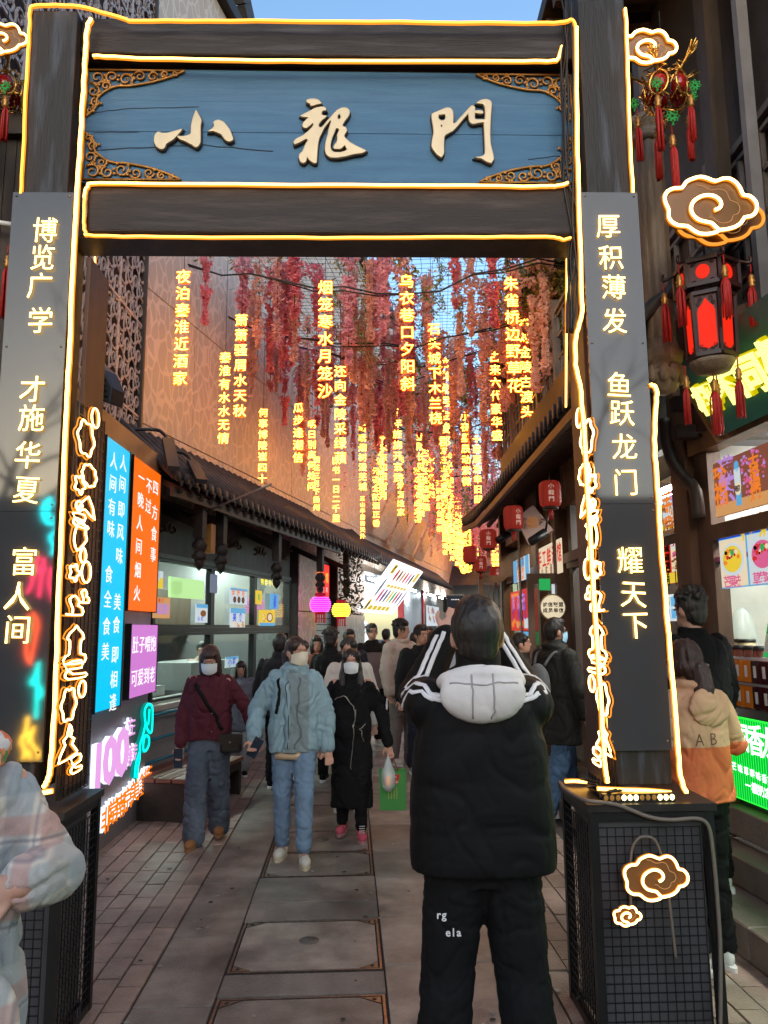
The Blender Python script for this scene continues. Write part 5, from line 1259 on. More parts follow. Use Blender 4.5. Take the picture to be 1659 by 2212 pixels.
while Y<14.6 and nW<296:
    a,b=lane_x(Y); a+=.12; n=int((b-a)/(.185 if Y<12 else .22)); 
    for k in range(n):
        x=a+(b-a)*(k+rf.uniform(.1,.9))/n; 
        if rf.random()<.16: continue
        uu=W0.px((x,Y,MZ-.8))[0]
        if any(abs(uu-q[1])<14 and Y<332/((q[3]-q[2])/len(q[0]))*.955 for q in VV) and rf.random()<.7: continue
        f=(x-a)/(b-a)
        pale=rf.random()<(.15+.55*f)
        me=rf.choice([SM[i] for i in ((5,7,4) if pale else (0,1,2,3,6))])
        z=MZ-rf.uniform(.0,.25)-(rf.choice((0,.3,.55)) if Y>10.5 else 0)
        kk=SM.index(me); cn_='pale' if kk in (5,7) else ('salmon' if kk in (2,4) else ('rose red' if kk in (0,3) else 'pink')); th=('left','middle','right')[min(2,int(f*3))]; dd=('nearest rows' if Y<10 else ('second rows' if Y<11.6 else 'deeper rows')); lab='%s wisteria strand in the %s on the %s of the lane'%(cn_,dd,th); grp='%s wisteria strands in the %s, %s'%(cn_,dd,th)
        hang(me,'wisteria_strand',x,Y+rf.uniform(-.25,.25),z,rf.uniform(.75,1.15),lab,grp,'artificial flowers'); nW+=1
    Y+=.42 if Y<12 else .6
# beyond that the strands read as one curtain
cur=MB(); rk=random.Random(77)
for i in range(430):
    Y=14.6+20*rk.random()**1.2; a,b=lane_x(Y); x=a+.1+(min(b,a+5)-a)*rk.random(); L=rk.uniform(.9,2.3); zt=MZ-rk.uniform(0,.7); big=1+(Y-14)*.05; mi=rk.choice((0,0,1,2,3,4))
    for q in range(int(46*L)):
        t=rk.random(); r=.10*(1-.7*t)*rk.random(); an=rk.uniform(0,6.28); c=V((x+r*cos(an),Y+r*sin(an),zt-L*t)); s_=rk.uniform(.02,.036)*big; q1=V((rk.gauss(0,1),rk.gauss(0,1),rk.gauss(0,1))).normalized()*s_; q2=q1.orthogonal().normalized()*s_*.7
        cur.add([c-q1,c+q2,c+q1,c-q2],[(0,1,2,3)],mi)
tag(cur.build('wisteria_curtain',FP+[FL],None,W0,(0,20,MZ)),'dense far curtain of wisteria lit orange by the verses','artificial flowers',None,'stuff')
# bigger curtains of vine, thicker on the right
for i in range(95):
    Y=rf.uniform(8.8,17); a,b=lane_x(Y); f=rf.random()**.55; x=a+(b-a)*f; th=('left','middle','right')[min(2,int(f*3))]; dd='near' if Y<12 else 'far'
    hang(rf.choice(VM),'leaf_vine',x,Y,MZ-rf.uniform(0,.3),rf.uniform(.6,1.05),'green artificial leaf vine among the %s wisteria on the %s of the lane'%(dd,th),'leaf vines, %s %s'%(dd,th),'artificial vine')
for i in range(16):
    hang(rf.choice(VM),'leaf_vine',rf.uniform(1.9,2.4),rf.uniform(8.9,10.5),MZ+.05,rf.uniform(1.0,1.5),'long green vine hanging thickly against the dark upper storey on the right','long vines on the right','artificial vine')
for i in range(9):
    hang(SM[rf.choice((5,7,4))],'wisteria_strand',rf.uniform(2.0,2.45),rf.uniform(9.2,10.6),MZ-.1,rf.uniform(.9,1.2),'pale pink wisteria strand against the dark upper storey on the right','pale strands on the right','artificial flowers')
VL=[(.014,.048,-.03,1),(.012,-.006,.035,0)]
def verse(txt,u,vt,vb,lab=None,grp=None,core=None,Y=None,hs=.2):
    p=(vb-vt)/len(txt)
    if Y is None: Y=332/p*.955
    while W0.hit(u,vb,1,Y).x<lane_x(Y)[0]+.35: Y-=.1
    c=W0.hit(u,vt,1,Y); b=W0.hit(u,vb,1,Y); pitch=(c.z-b.z)/len(txt)
    mk_verse(txt,c.x,Y,c.z,pitch,lab,grp,(c.x-b.x)/len(txt))
def mk_verse(txt,x,Y,zt,pitch,lab,grp=None,dx=0,small=False):
    t=thing('hanging_verse',lab,'lit characters',W0,(x,Y,zt),grp)
    for i,c in enumerate(txt):
        char(c,t,(x,Y,zt-pitch*(i+.5)),'-y',pitch*.85,[H_CORE,H_PLATE],'lit_character',layers=VL,key='v',sx=1.0)
    MB().tube([(x,Y+.02,min(MZ,zt+1.2)),(x,Y+.02,zt)],.003,3).build('hanging_wire',M_WIRE,t)
    return t
for tx,u,vt,vb,lab in VV: verse(tx,u,vt,vb,'glowing hanging '+lab,'glowing verses over the lane')
POEM=['潮打空城寂寞回','淮水东边旧时月','夜深还过女墙来','旧时王谢堂前燕','飞入寻常百姓家','商女不知亡国恨','隔江犹唱后庭花','江雨霏霏江草齐','六朝如梦鸟空啼','无情最是台城柳','依旧烟笼十里堤','凤凰台上凤凰游','凤去台空江自流','吴宫花草埋幽径','晋代衣冠成古丘','二水中分白鹭洲','总为浮云能蔽日','长安不见使人愁','山围故国周遭在','千里莺啼绿映红','水村山郭酒旗风','多少楼台烟雨中']
rv=random.Random(4); RNG_=('first','second','third','fourth')
for i in range(52):
    Y=15.5+22*(i/52)**.9+rv.uniform(-.5,.5); f=rv.uniform(.06,.95); a,b=lane_x(Y); a+=.5; 
    b=min(b,1.35+.13*max(0,Y-14)); x=a+(b-a)*f
    if Y>31: x=a+.1+rv.uniform(0,1.2)
    z=rv.uniform(5.5,6.1)-(.35 if Y>24 else 0); far=Y>22
    tx=POEM[i%22]; mk_verse(tx,x,Y,z,.205,'small glowing verse reading '+tx+' in the '+('dense far end' if Y>30 else ('far part' if far else 'middle part'))+' of the lane','far verses' if far else 'middle verses')
# ================================================================ AROUND THE GATE
def plinth(x0,x1,y0,y1,zt,lab,sides):
    t=thing('mesh_plinth',lab,'pedestal',G,((x0+x1)/2,(y0+y1)/2,0)); w=.035
    for x in (x0,x1-w):
        for y in (y0,y1-w): MB().box(x,x+w,y,y+w,0,zt-.03).build('frame_post',M_BLK,t)
    for z in (0.0,zt-.07):
        for y in (y0,y1-w): MB().box(x0+w,x1-w,y+.002,y+w-.002,z+.002,z+w).build('frame_rail',M_BLK,t)
        for x in (x0,x1-w): MB().box(x+.002,x+w-.002,y0+w,y1-w,z+.002,z+w).build('frame_rail',M_BLK,t)
    MB().box(x0-.01,x1+.01,y0-.01,y1+.01,zt-.03,zt).build('top_sheet',pm('plinth_top',(.035,.03,.028),.4,metal=.3,var=.4),t)
    s=.0355
    def grid(P0,du,nu,nv,nm):
        mb=MB(); P0=V(P0); du=V(du)
        for i in range(nu+1): mb.bar(P0+du*i,P0+du*i+V((0,0,nv*s)),.004,.004,0,(1,0,0))
        for j in range(nv+1): mb.bar(P0+V((0,0,j*s)),P0+du*nu+V((0,0,j*s)),.004,.004)
        mb.build(nm,M_WIRE,t,kind='stuff')
    nv=int((zt-.12)/s)
    grid((x0+.035,y0+.006,.035),(s,0,0),int((x1-x0-.07)/s),nv,'wire_mesh')
    sx_=x0+.006 if sides=='l' else x1-.006
    grid((sx_,y0+.035,.035),(0,s,0),int((y1-y0-.07)/s),nv,'wire_mesh')
    MB().box(x0+.04,x1-.04,y0+.045,y0+.05,.04,zt-.06).build('backing_sheet',pm('plinth_back',(.075,.075,.085),.35,var=.25,vs=4),t)
    a=x0+.05 if sides=='l' else x1-.055
    MB().box(a,a+.005,y0+.055,y1-.04,.04,zt-.06).build('backing_sheet',bpy.data.materials['plinth_back'],t)
    return t
c1=g(1273,1738,3.33); c2=g(1541,1738,3.33)
PT=c1.z
plinth(c1.x,c2.x,3.33,3.80,PT,'black wire-mesh plinth under the right gate post with two cloud signs','l')
c3=g(137,1740,3.33)
plinth(c3.x-.52,c3.x,3.33,3.80,PT,'black wire-mesh plinth under the left gate post behind the checked coat','r')
# strip of warm spotlights on the right plinth
t=thing('wall_washer','small black bar of round amber lamps lying at the foot of the right panel','lamp bar',G,(1.1,3.36,PT))
x0,x1=g(1300,1720,3.37).x,g(1455,1720,3.37).x
MB().box(x0,x1,3.355,3.395,PT,PT+.035).build('housing',M_BLK,t)
E_LA=em('lamp_amber',(1,.75,.3),9); E_LO=em('lamp_off_glow',(.5,.25,.06),.5)  # lenses that are off keep a faint amber glow in their material
for i in range(12):
    on=i in (3,4,5,9,10,11); MB().ball((x0+(i+.5)*(x1-x0)/12,3.353,PT+.02),(.010,.006,.012),8,6).build('lens',E_LA if on else E_LO,t)
neon('light_strip',[S([(x0-.01,3.40,PT+.05),(x0+.08,3.40,PT+.045),(x0+.2,3.40,PT+.04),(x1,3.40,PT+.03)],4)],gate,fr=G,rc=.007,rj=.010)
neon('light_strip',[S([(c1.x+.0,3.72,PT+.02),(c1.x+.04,3.70,PT+.025),(c1.x+.10,3.70,PT+.02)],4)],gate,fr=G)
# transformer and cable tangle
tb=MB(); rt=random.Random(8)
for k in range(7):
    P=[V((c1.x+.05+rt.uniform(0,.16),3.36+rt.uniform(0,.3),PT+.012+rt.uniform(0,.04))) for _ in range(6)]
    tb.tube(S(P,4),.006,5)
tag(tb.build('cable_tangle',M_CABLE,None,G,(c1.x+.1,3.5,PT)),'tangle of black cables on top of the right plinth','cables')
tag(MB().tube(S([g(u,v,y) for u,v,y in ((1210,1690,3.70),(1222,1705,3.5),(1262,1728,3.31),(1330,1738,3.31),(1400,1764,3.31),(1450,1771,3.31),(1505,1768,3.31),(1530,1785,3.31),(1540,1840,3.31),(1550,1950,3.31),(1556,2060,3.31),(1556,2230,3.31))],6),.0085,6).build('grey_cable',pm('cable_grey',(.16,.13,.11),.5),None,G,g(1400,1764,3.31)),'thick grey cable draped over the front edge of the right plinth and down its side','cable')
tag(MB().tube(S([g(u,v,3.318) for u,v in ((1363,1990),(1362,1900),(1364,1840),(1375,1815),(1390,1807),(1412,1812),(1426,1840),(1440,1900),(1452,2000),(1460,2070))],6),.006,6).build('grey_cable',bpy.data.materials['cable_grey'],None,G,g(1380,1900,3.318)),'thin grey cable looping behind the cloud sign on the right plinth','cable')
# cloud signs
CO=[(510,110),(560,40),(640,0),(720,-20),(800,0),(880,30),(960,0),(1040,0),(1110,50),(1150,120),(1175,190),(1240,200),(1300,260),(1315,330),(1290,400),(1230,440),(1170,450),(1130,510),(1060,560),(960,590),(880,600),(850,622),(760,645),(660,640),(590,600),(530,555),(440,550),(370,510),(340,450),(345,370),(320,300),(310,220),(350,150),(430,115)]
CS=[(850,368),(900,345),(925,300),(905,245),(850,205),(770,195),(690,220),(620,275),(590,350),(605,420),(660,480),(740,505),(800,520),(840,560),(880,600)]
CI=[(690,60),(760,70),(840,115),(930,100),(1010,130),(1045,230),(1120,260),(1145,330),(1115,390),(1065,405),(1040,470),(960,500),(890,480),(840,435),(800,435)]
def cloud(c,wd,lab,fr=G,lit=True,core=None,r=.011,off=.03,back=None):
    c=V(c); k=wd/1005
    q=lambda P,y=0,s=1: [c+V(((x-815)*k*s,y,-(yy-310)*k*s)) for x,yy in P]
    t=thing('cloud_sign',lab,'neon sign',fr,c)
    MB().prism(q(CO,0,1.07)[::-1],(0,.006,0)).build('acrylic_back',back or pm('cloud_back',(.16,.085,.03),.3),t)
    neon('neon_outline',[S(q(CO,-.012),2,True)],t,fr=fr,rc=r*.75,rj=r,core=core or N_LOGO,closed=True)
    neon('neon_outline',[S(q(CS,-.012),3)],t,fr=fr,rc=r*.75,rj=r,core=core or N_LOGO)
    MB().tube(S(q(CI,-.002),2),r*.16,4).build('etched_line',em('etched',(1,.5,.2),.5) if 'etched' not in bpy.data.materials else bpy.data.materials['etched'],t)
    return t
def rot_cloud(u,v,y,wpx,lab,**k):
    a=g(u-wpx/2,v,y); b=g(u+wpx/2,v,y); cloud(g(u,v,y),(b-a).length,lab,**k)
rot_cloud(1552,470,3.72,190,'amber cloud plate with painted-in dim glow, hanging behind the big glowing cloud sign on the right',core=em('cloud_dim',(1,.40,.06),1.0),r=.009)  # plate is no lamp; the light on its outline is painted as emission
rot_cloud(1533,447,3.62,197,'big glowing white-gold cloud sign right of the gate post')
rot_cloud(1400,105,3.70,118,'small glowing cloud sign at the top right beside the gate post',r=.010)
rot_cloud(6,88,3.70,112,'small glowing cloud sign at the top left edge beside the gate post',r=.008,core=em('cloud_soft',(1,.7,.25),5))
rot_cloud(1415,1893,3.30,136,'medium glowing cloud sign on the front of the right plinth',r=.0075,core=em('cloud_warm',(1,.68,.25),5))
rot_cloud(1353,1976,3.29,58,'smallest glowing cloud sign, low on the front of the right plinth',r=.0055)
# food signs on mesh strips beside the posts
def ic(kind):
    c=lambda n,r,b=0,bn=5,sx=1,sy=1,ph=0:[(sx*r*(1+b*cos(bn*2*pi*i/n+ph))*cos(2*pi*i/n),sy*r*(1+b*cos(bn*2*pi*i/n+ph))*sin(2*pi*i/n)) for i in range(n)]
    return {'oval':[c(14,.46,0,5,.8,1)],
     'flower':[c(40,.43,.10,6,.9,1.05)],'pumpkin':[c(32,.42,.07,8,1,.95)],'blossom':[c(30,.38,.22,5)],
     'cone':[[(-.45,-.3),(.1,.48),(.48,-.42),(-.05,-.15)],[(-.5,.0),(-.35,.12),(-.2,-.05),(-.35,-.35),(-.5,-.2)]],
     'ladle':[[(-.1,.5),(.25,.42),(.35,.1),(.42,-.05),(.1,-.3),(-.2,-.48),(-.42,-.2),(-.35,.2)]],
     'drop':[[(0,.48),(.3,.1),(.25,-.35),(-.1,-.48),(-.3,-.2),(-.25,.15)]],
     'pot':[[(-.45,-.45),(.45,-.45),(.45,-.1),(.2,.0),(.25,.2),(.0,.48),(-.3,.3),(-.2,.0),(-.1,-.2),(-.15,-.45)]],
     'tower':[[(0,.5),(.12,.4),(.3,.3),(.38,.15),(.25,.1),(.25,-.25),(.48,-.3),(.45,-.5),(-.48,-.5),(-.45,-.3),(-.28,-.25),(-.28,.1),(-.4,.15),(-.3,.3),(-.12,.4)]],
     'boat':[[(-.5,.3),(.25,.45),(.3,.05),(-.25,.05),(-.45,-.2),(-.3,-.45),(.5,-.45),(.5,-.25),(-.1,-.22)]],
     'temple':[[(0,.5),(.15,.3),(.08,.15),(.3,.05),(.2,-.1),(.5,-.35),(.35,-.42),(-.5,-.5),(-.3,-.15),(-.2,-.05),(-.3,.1),(-.1,.2)]],
     'scroll':[[(-.4,.4),(.3,.45),(.35,.1),(-.1,.0),(-.35,-.2),(-.2,-.45),(.45,-.4),(.4,-.2),(.0,-.18)]]}[kind]
ICONS=[('oval',201,904,46,.11),('flower',181,948,82,.21),('pumpkin',188,1028,58,.18),('blossom',167,1047,46,.12),('cone',181,1095,50,.20),('boat',168,1124,32,.15),('ladle',169,1160,66,.15),('drop',174,1199,34,.10),
 ('blossom',155,1237,42,.11),('oval',181,1236,50,.13),('pot',177,1288,30,.10),('pot',156,1308,44,.17),('tower',158,1392,80,.21),('boat',157,1446,42,.21),('oval',172,1488,38,.10),('flower',143,1522,76,.17),('temple',143,1603,74,.17),('scroll',158,1650,40,.13)]
xsL=g(160,1000,YF+.04).x+.035
names={'oval':'plain oval','flower':'large scalloped flower','pumpkin':'round scalloped pumpkin','blossom':'small five-petal blossom','cone':'pointed rice cone','boat':'folded scroll','ladle':'curved ladle','drop':'small drop','pot':'squat pot','tower':'tall memorial tower','temple':'stepped temple','scroll':'curled ribbon'}
for side in (0,1):
    x=xsL if side==0 else xr0-.035; sg=1 if side==0 else -1; sd='left' if side==0 else 'right'
    px_=thing('mesh_strip','tall narrow black wire-mesh strip behind the food signs on the '+sd+' gate post','mesh panel',G,(x-sg*.03,YF+.3,PT))
    zt_=G.hit(200,880,0,xsL).z; mb=MB()
    for k in range(8): mb.bar((x-sg*.02,YF+.03+k*.05,PT+.02),(x-sg*.02,YF+.03+k*.05,zt_),.004,.004,0,(1,0,0))
    zz=PT+.02
    while zz<zt_: mb.bar((x-sg*.02,YF+.03,zz),(x-sg*.02,YF+.38,zz),.004,.004); zz+=.05
    mb.build('wire_mesh',M_WIRE,px_,kind='stuff')
    MB().box(min(x-sg*.03,x-sg*.035),max(x-sg*.03,x-sg*.035),YF+.02,YF+.40,PT+.02,zt_).build('backing_board',M_DARK2,px_)
    tot={}
    for (kd,u,v,h,wd) in ICONS:
        tot[kd]=tot.get(kd,0)+1
    seen={}
    for (kd,u,v,h,wd) in ICONS:
        c=G.hit(u,v,0,xsL); c=V((x+sg*.01,min(c.y,YF+.36),c.z)); a=G.hit(u,v-h/2,0,xsL).z-G.hit(u,v+h/2,0,xsL).z
        seen[kd]=seen.get(kd,0)+1
        w_='' if tot[kd]==1 else (('upper','lower')[seen[kd]-1] if tot[kd]==2 else ('top','middle','bottom')[min(2,seen[kd]-1)])+' '
        t=thing('food_sign',w_+'glowing '+names[kd]+' outline on the mesh strip of the '+sd+' gate post','neon sign',G,c,'food signs on the '+sd+' gate post')
        for P in ic(kd):
            Q=[c+V((0,p[0]*wd*1.2,p[1]*a)) for p in P]; B=[c+V((-sg*.012,p[0]*wd*1.38,p[1]*a*1.13)) for p in P]
            MB().tube(S(B,2,True),.0032,5,True).build('acrylic_edge',N_CASE,t)
            neon('neon_outline',[S(Q,2,True)],t,fr=G,rc=.0042 if side==0 else .0048,rj=.0058,toward=V((sg*.6,-.8,0)),closed=True,core=N_LOGO)
# ---- palace lantern and tassels
def tassel(parent,p,L,r=.022,knot=True):
    p=V(p); MB().tube([p,p-V((0,0,.06))],.004,4).build('cord',M_RED,parent)
    MB().lathe([(.008,0),(.018,.012),(.012,.024),(.020,.036),(.012,.05),(.016,.06),(.006,.075)],p-V((0,0,.13)),10).build('gilt_beads',M_GOLD,parent)
    mb=MB(); rr=random.Random(int(p.x*1000)); 
    for k in range(22):
        a=rr.uniform(0,6.28); q=r*rr.uniform(.3,1); mb.tube([p+V((q*.4*cos(a),q*.4*sin(a),-.125)),p+V((q*cos(a),q*sin(a),-.16)),p+V((q*1.05*cos(a),q*1.05*sin(a),-.13-L*rr.uniform(.93,1)))],.0042,4)
    mb.build('silk_tassel',M_RED,parent)
E_RP=em('red_pane',(1,.025,.008),.9)
def palace(c,s,lab):
    t=thing('palace_lantern',lab,'lantern',W0,c); c=V(c); mb=MB()
    def hexp(r,z,ph=pi/6): return [c+V((r*s*cos(ph+pi/3*k),r*s*sin(ph+pi/3*k),z*s)) for k in range(6)]
    # main body and smaller upper box
    for (r0,r1,z0,z1,nm) in ((.125,.135,-.36,-.02,'body'),(.165,.165,.02,.16,'crown')):
        A=hexp(r0,z0); B=hexp(r1,z1)
        for k in range(6):
            MB().bar(A[k],B[k],.018*s,.018*s).build('frame_post',M_WINE,t)
            MB().bar(A[k],A[(k+1)%6],.02*s,.022*s).build('frame_rail',M_WINE,t); MB().bar(B[k],B[(k+1)%6],.02*s,.022*s).build('frame_rail',M_WINE,t)
            m0=(A[k]+A[(k+1)%6])/2; m1=(B[k]+B[(k+1)%6])/2; n=(m0-c); n.z=0; n.normalize(); r_=(A[(k+1)%6]-A[k]); w_=r_.length; r_.normalize(); u_=(m1-m0); h_=u_.length; u_.normalize()
            q=lambda a,b,d=0: m0+r_*(a*w_)+u_*(b*h_)+n*d
            if nm=='body':
                o=[(-.36,.14),(-.2,.10),(0,.08),(.2,.10),(.36,.14),(.36,.68),(.30,.76),(.14,.82),(0,.91),(-.14,.82),(-.30,.76),(-.36,.68)]
            else: o=[(.22*cos(2*pi*j/12),.5+.30*sin(2*pi*j/12)) for j in range(12)]
            MB().add([q(a,b,-.004) for a,b in o],[tuple(range(len(o)))]).build('red_pane',E_RP,t)
            fr_=[(-.45,.0),(.45,0),(.45,1),(-.45,1)]
            MB().add([q(a,b,-.007) for a,b in fr_],[(0,1,2,3)]).build('carved_board',M_WINE2,t)
            mb2=MB()
            for (a,b) in ((-.28,.12),(.28,.12),(-.15,.07),(.15,.07),(-.3,.82),(.3,.82),(-.22,.9),(.22,.9)):
                mb2.tube([q(a+.06*cos(j*.9),b+.025*sin(j*.9),.002) for j in range(8)],.0025*s,3)
            mb2.build('fretwork',M_WINE,t)
    for k,p in enumerate(hexp(.225,.14)):
        MB().tube(S([c+V((0,0,.17*s)),c.lerp(p,.6)+V((0,0,.09*s)),p,p+V((0,0,.04))],3),.009*s,5).build('dragon_arm',M_WINE,t)
        tassel(t,p-V((0,0,.01)),.22*s)
    for k,p in enumerate(hexp(.15,-.40,0)): tassel(t,p,.20*s) if k%2 else None
    MB().lathe([(.03,-.06),(.09,-.05),(.11,-.02),(.12,0)],c-V((0,0,.38*s)),12).build('base_dish',M_COLW,t)
    MB().tube([c+V((0,0,.16*s)),c+V((0,0,.6))],.006,5).build('hanging_cord',M_CABLE,t)
    tassel(t,c-V((0,0,.42*s)),.24*s,.026)
    return t
M_WINE=pm('lantern_wood',(.035,.012,.012),.4,var=.3,vs=20); M_WINE2=pm('lantern_carving',(.07,.012,.012),.45,var=.4,vs=60)
palace(W0.hit(1528,640,1,3.95)-V((0,0,0)),.98,'red-glass hexagonal palace lantern with long tassels right of the gate')
palace(W0.hit(1672,640,1,4.7),.98,'second palace lantern half out of view at the right edge')
# ornate gilt lanterns with green knots
GK=pm('green_knot',(.02,.35,.07),.5); RGL=pm('red_glass',(.30,.01,.012),.08)
def knot(parent,c,s):
    mb=MB()
    for k in range(8):
        a=pi/4*k; d=V((cos(a),0,sin(a))); n=V((-sin(a),0,cos(a))); mb.tube([c+d*s*.2,c+d*s*.7+n*s*.22,c+d*s,c+d*s*.7-n*s*.22,c+d*s*.2],.0035,4)
    mb.tube([c+V((s*.4*cos(j),0,s*.4*sin(j))) for j in (0,1.57,3.14,4.71,6.28)],.0035,4); mb.ball(c-V((0,0,s*1.25)),s*.2,8,6)
    mb.build('green_knot',GK,parent)
def ornate(c,lab,sd,s=1):
    t=thing('gilt_lantern',lab,'lantern',W0,c); c=V(c); rr=random.Random(sd)
    M_GB=bpy.data.materials.get('gilt_bright') or pm('gilt_bright',(.75,.42,.10),.25,metal=.8,var=.3,vs=30)
    for k in range(5):
        a=2*pi*k/5+.3; d=V((cos(a),sin(a),0)); n=V((-sin(a),cos(a),0)); o=c+d*.085*s
        MB().ball(o,(.045*s,.045*s,.06*s),10,8).build('red_glass',RGL,t)
        mb=MB(); mb.tube([o+d*.02+n*.05*s*cos(j*pi/8)+V((0,0,.07*s*sin(j*pi/8))) for j in range(16)],.007*s,5,True)
        for q in range(16):
            b=rr.uniform(0,6.28); e=o+d*.018+n*.062*s*cos(b)+V((0,0,.085*s*sin(b))); mb.tube([e,e+V((rr.gauss(0,.012),rr.gauss(0,.012),rr.gauss(0,.014))),e+V((rr.gauss(0,.02),rr.gauss(0,.02),rr.gauss(0,.02)))],.0045*s,4)
        mb.build('gilt_scrollwork',M_GB,t)
        mb=MB(); e=o+d*.04+V((0,0,.10*s)); f=e+d*.07*s+V((0,0,.06*s)); mb.tube(S([o+V((0,0,.06*s)),e,f],3),[.012*s*(1-.07*i) for i in range(7)],5)
        for q in range(9): mb.tube([e.lerp(f,rr.random()),f+V((rr.gauss(0,.025),rr.gauss(0,.02),rr.gauss(0,.02)))],.004*s,4)
        mb.build('dragon_head',M_GB,t)
        if k in (0,2,3,4): knot(t,c+d*.17*s+V((0,-.02,.0-.02*k)),.035*s)
        p=c+d*.15*s-V((0,0,.05)); tassel(t,p,.20*s+.05*(k%2),.018)
    mb=MB()
    for q in range(30):
        z=rr.uniform(-.14,.14); a=rr.uniform(0,6.28); e=c+V((.07*cos(a),.07*sin(a),z))*s; mb.tube([e,e+V((rr.gauss(0,.03),rr.gauss(0,.03),rr.gauss(0,.03)))*s],.0045*s,4)
    mb.build('gilt_scrollwork',M_GB,t)
    knot(t,c+V((.0,-.08,-.20*s)),.04*s); tassel(t,c+V((.0,-.06,-.24*s)),.36*s,.022)
    MB().tube([c+V((0,0,.1)),c+V((0,0,.5))],.004,4).build('hanging_cord',M_CABLE,t)
ornate(W0.hit(1436,200,1,3.85),'ornate gilt and red glass lantern with green knots and red tassels, top right',3,1.0)
ornate(W0.hit(6,200,1,3.85),'ornate gilt and red glass lantern cut off at the top left edge',9,.95)
# dark beam, fluted boards and pale pipe at the far left
lw=thing('left_gallery','dark carved beam and fluted boards of the timber gallery at the left edge','building',W0,(-2.2,4.1,2.8))
a=W0.hit(0,250,1,3.95); b=W0.hit(60,300,1,3.95)
MB().box(-3.2,b.x,3.9,4.1,b.z,a.z).build('beam',M_DARK,lw)
for i in range(7): MB().box(b.x-.06*(i+1)+.004,b.x-.06*i,3.95,4.0,1.9,b.z-.002).build('fluted_board',M_DARK,lw)
tag(MB().tube([W0.hit(-30,476,1,3.85),W0.hit(34,487,1,3.85)],.014,8).build('pale_pipe',M_WHITE,None,W0,W0.hit(0,480,1,3.85)),'short pale pipe end behind the left couplet panel','pipe')
t=thing('red_tassel','red tassel hanging at the left edge behind the couplet panel','tassel',W0,W0.hit(18,530,1,3.85)); tassel(t,W0.hit(18,530,1,3.85),.28)

# neon lettering-like squiggles on a shopfront across the way, seen mirrored in the glossy left panel
nb=thing('neon_figures','teal, red, orange and yellow neon squiggles mirrored in the left couplet panel','neon sign',G,(-5,-4,2))
def mir(u,v):
    q=G.hit(u,v,1,10.8); return V((q.x,2*(YF-.022)-q.y,q.z))
for cl_,st_,PP in (((0,.75,.8),9,[[(112,1075),(98,1085),(92,1105),(100,1128),(118,1132)],[(116,1085),(104,1098),(106,1115),(116,1120)],[(124,1145),(108,1160),(116,1180),(112,1200)]]),
  ((1,.03,.12),7,[[(84,1200),(76,1225),(68,1262),(58,1282)],[(96,1205),(90,1240),(84,1290)],[(112,1225),(106,1260),(116,1300)],[(70,1235),(100,1228)]]),
  ((1,.10,.02),7,[[(70,1322),(82,1345),(78,1372),(72,1400),(64,1432)],[(60,1330),(70,1350),(60,1380),(56,1410),(66,1436)]]),
  ((0,.75,.65),8,[[(84,1430),(76,1460),(66,1475),(84,1482),(90,1500),(78,1512)],[(82,1440),(80,1500),(78,1552)]]),
  ((1,.55,.04),9,[[(60,1548),(56,1580),(46,1600),(54,1625),(44,1650)],[(74,1570),(66,1600),(84,1630),(70,1645),(60,1620)],[(54,1590),(66,1585),(60,1605)]])):
    mt_=em('figure_neon',cl_,st_*6)
    for P in PP: MB().tube(S([mir(u,v) for u,v in P],4),.022,6).build('neon_stroke',mt_,nb)
MB().box(-5.6,-5.5,-4.2,-4.1,0,4.6).build('mounting_post',M_DARK2,nb)
ob_=thing('unseen_reflection_block','added unseen grey building that evens out reflections in the couplet panels','building',W0,(0,-16,0))  # block added out of view, shapes what the glossy couplet panels reflect
MB().box(-26,26,-18,-16,0,5.6).build('wall',pm('unseen_block_wall',(.10,.10,.105),.8,var=.2),ob_)
for i in range(12):
    f_=MB().box(-23+i*4,-21+i*4,-15.98,-15.94,2.8,4.8).build('window_frame',M_DARK,ob_); MB().box(-22.9+i*4,-21.1+i*4,-15.935,-15.93,2.9,4.7).build('pane',bpy.data.materials['night_glass'],f_)
# bare trees on the open side, which the glossy couplet panels mirror
def bare_tree(x,y,h,sd,lab):
    t=thing('bare_tree',lab,'tree',W0,(x,y,0)); rr=random.Random(sd); tk=MB(); br=MB()
    def grow(p,d,L,r,lv):
        mb=tk if lv==0 else br; P=[p]; 
        for k in range(4): d=(d+V((rr.gauss(0,.16),rr.gauss(0,.16),rr.gauss(0,.08)))).normalized(); P.append(P[-1]+d*L/4)
        mb.tube(P,[r*(1-.14*k) for k in range(5)],6 if lv<2 else 4)
        if lv<4:
            for q in range(3 if lv<3 else 2):
                nd=(d+V((rr.gauss(0,.6),rr.gauss(0,.6),rr.uniform(-.1,.5)))).normalized(); grow(P[rr.choice((3,4)) if lv else 4],nd,L*rr.uniform(.6,.8),r*.5,lv+1)
    grow(V((x,y,0)),V((.05,0,1)),h*.42,.17,0); tk.build('trunk',M_DARK2,t); br.build('crown',M_DARK2,t)
bare_tree(4.6,-8,8.5,3,'bare winter tree mirrored in the right couplet panel')
bare_tree(7.6,-10,9,5,'second bare winter tree further right on the open side')
bare_tree(-7.5,-9,9,8,'bare winter tree mirrored high in the left couplet panel')
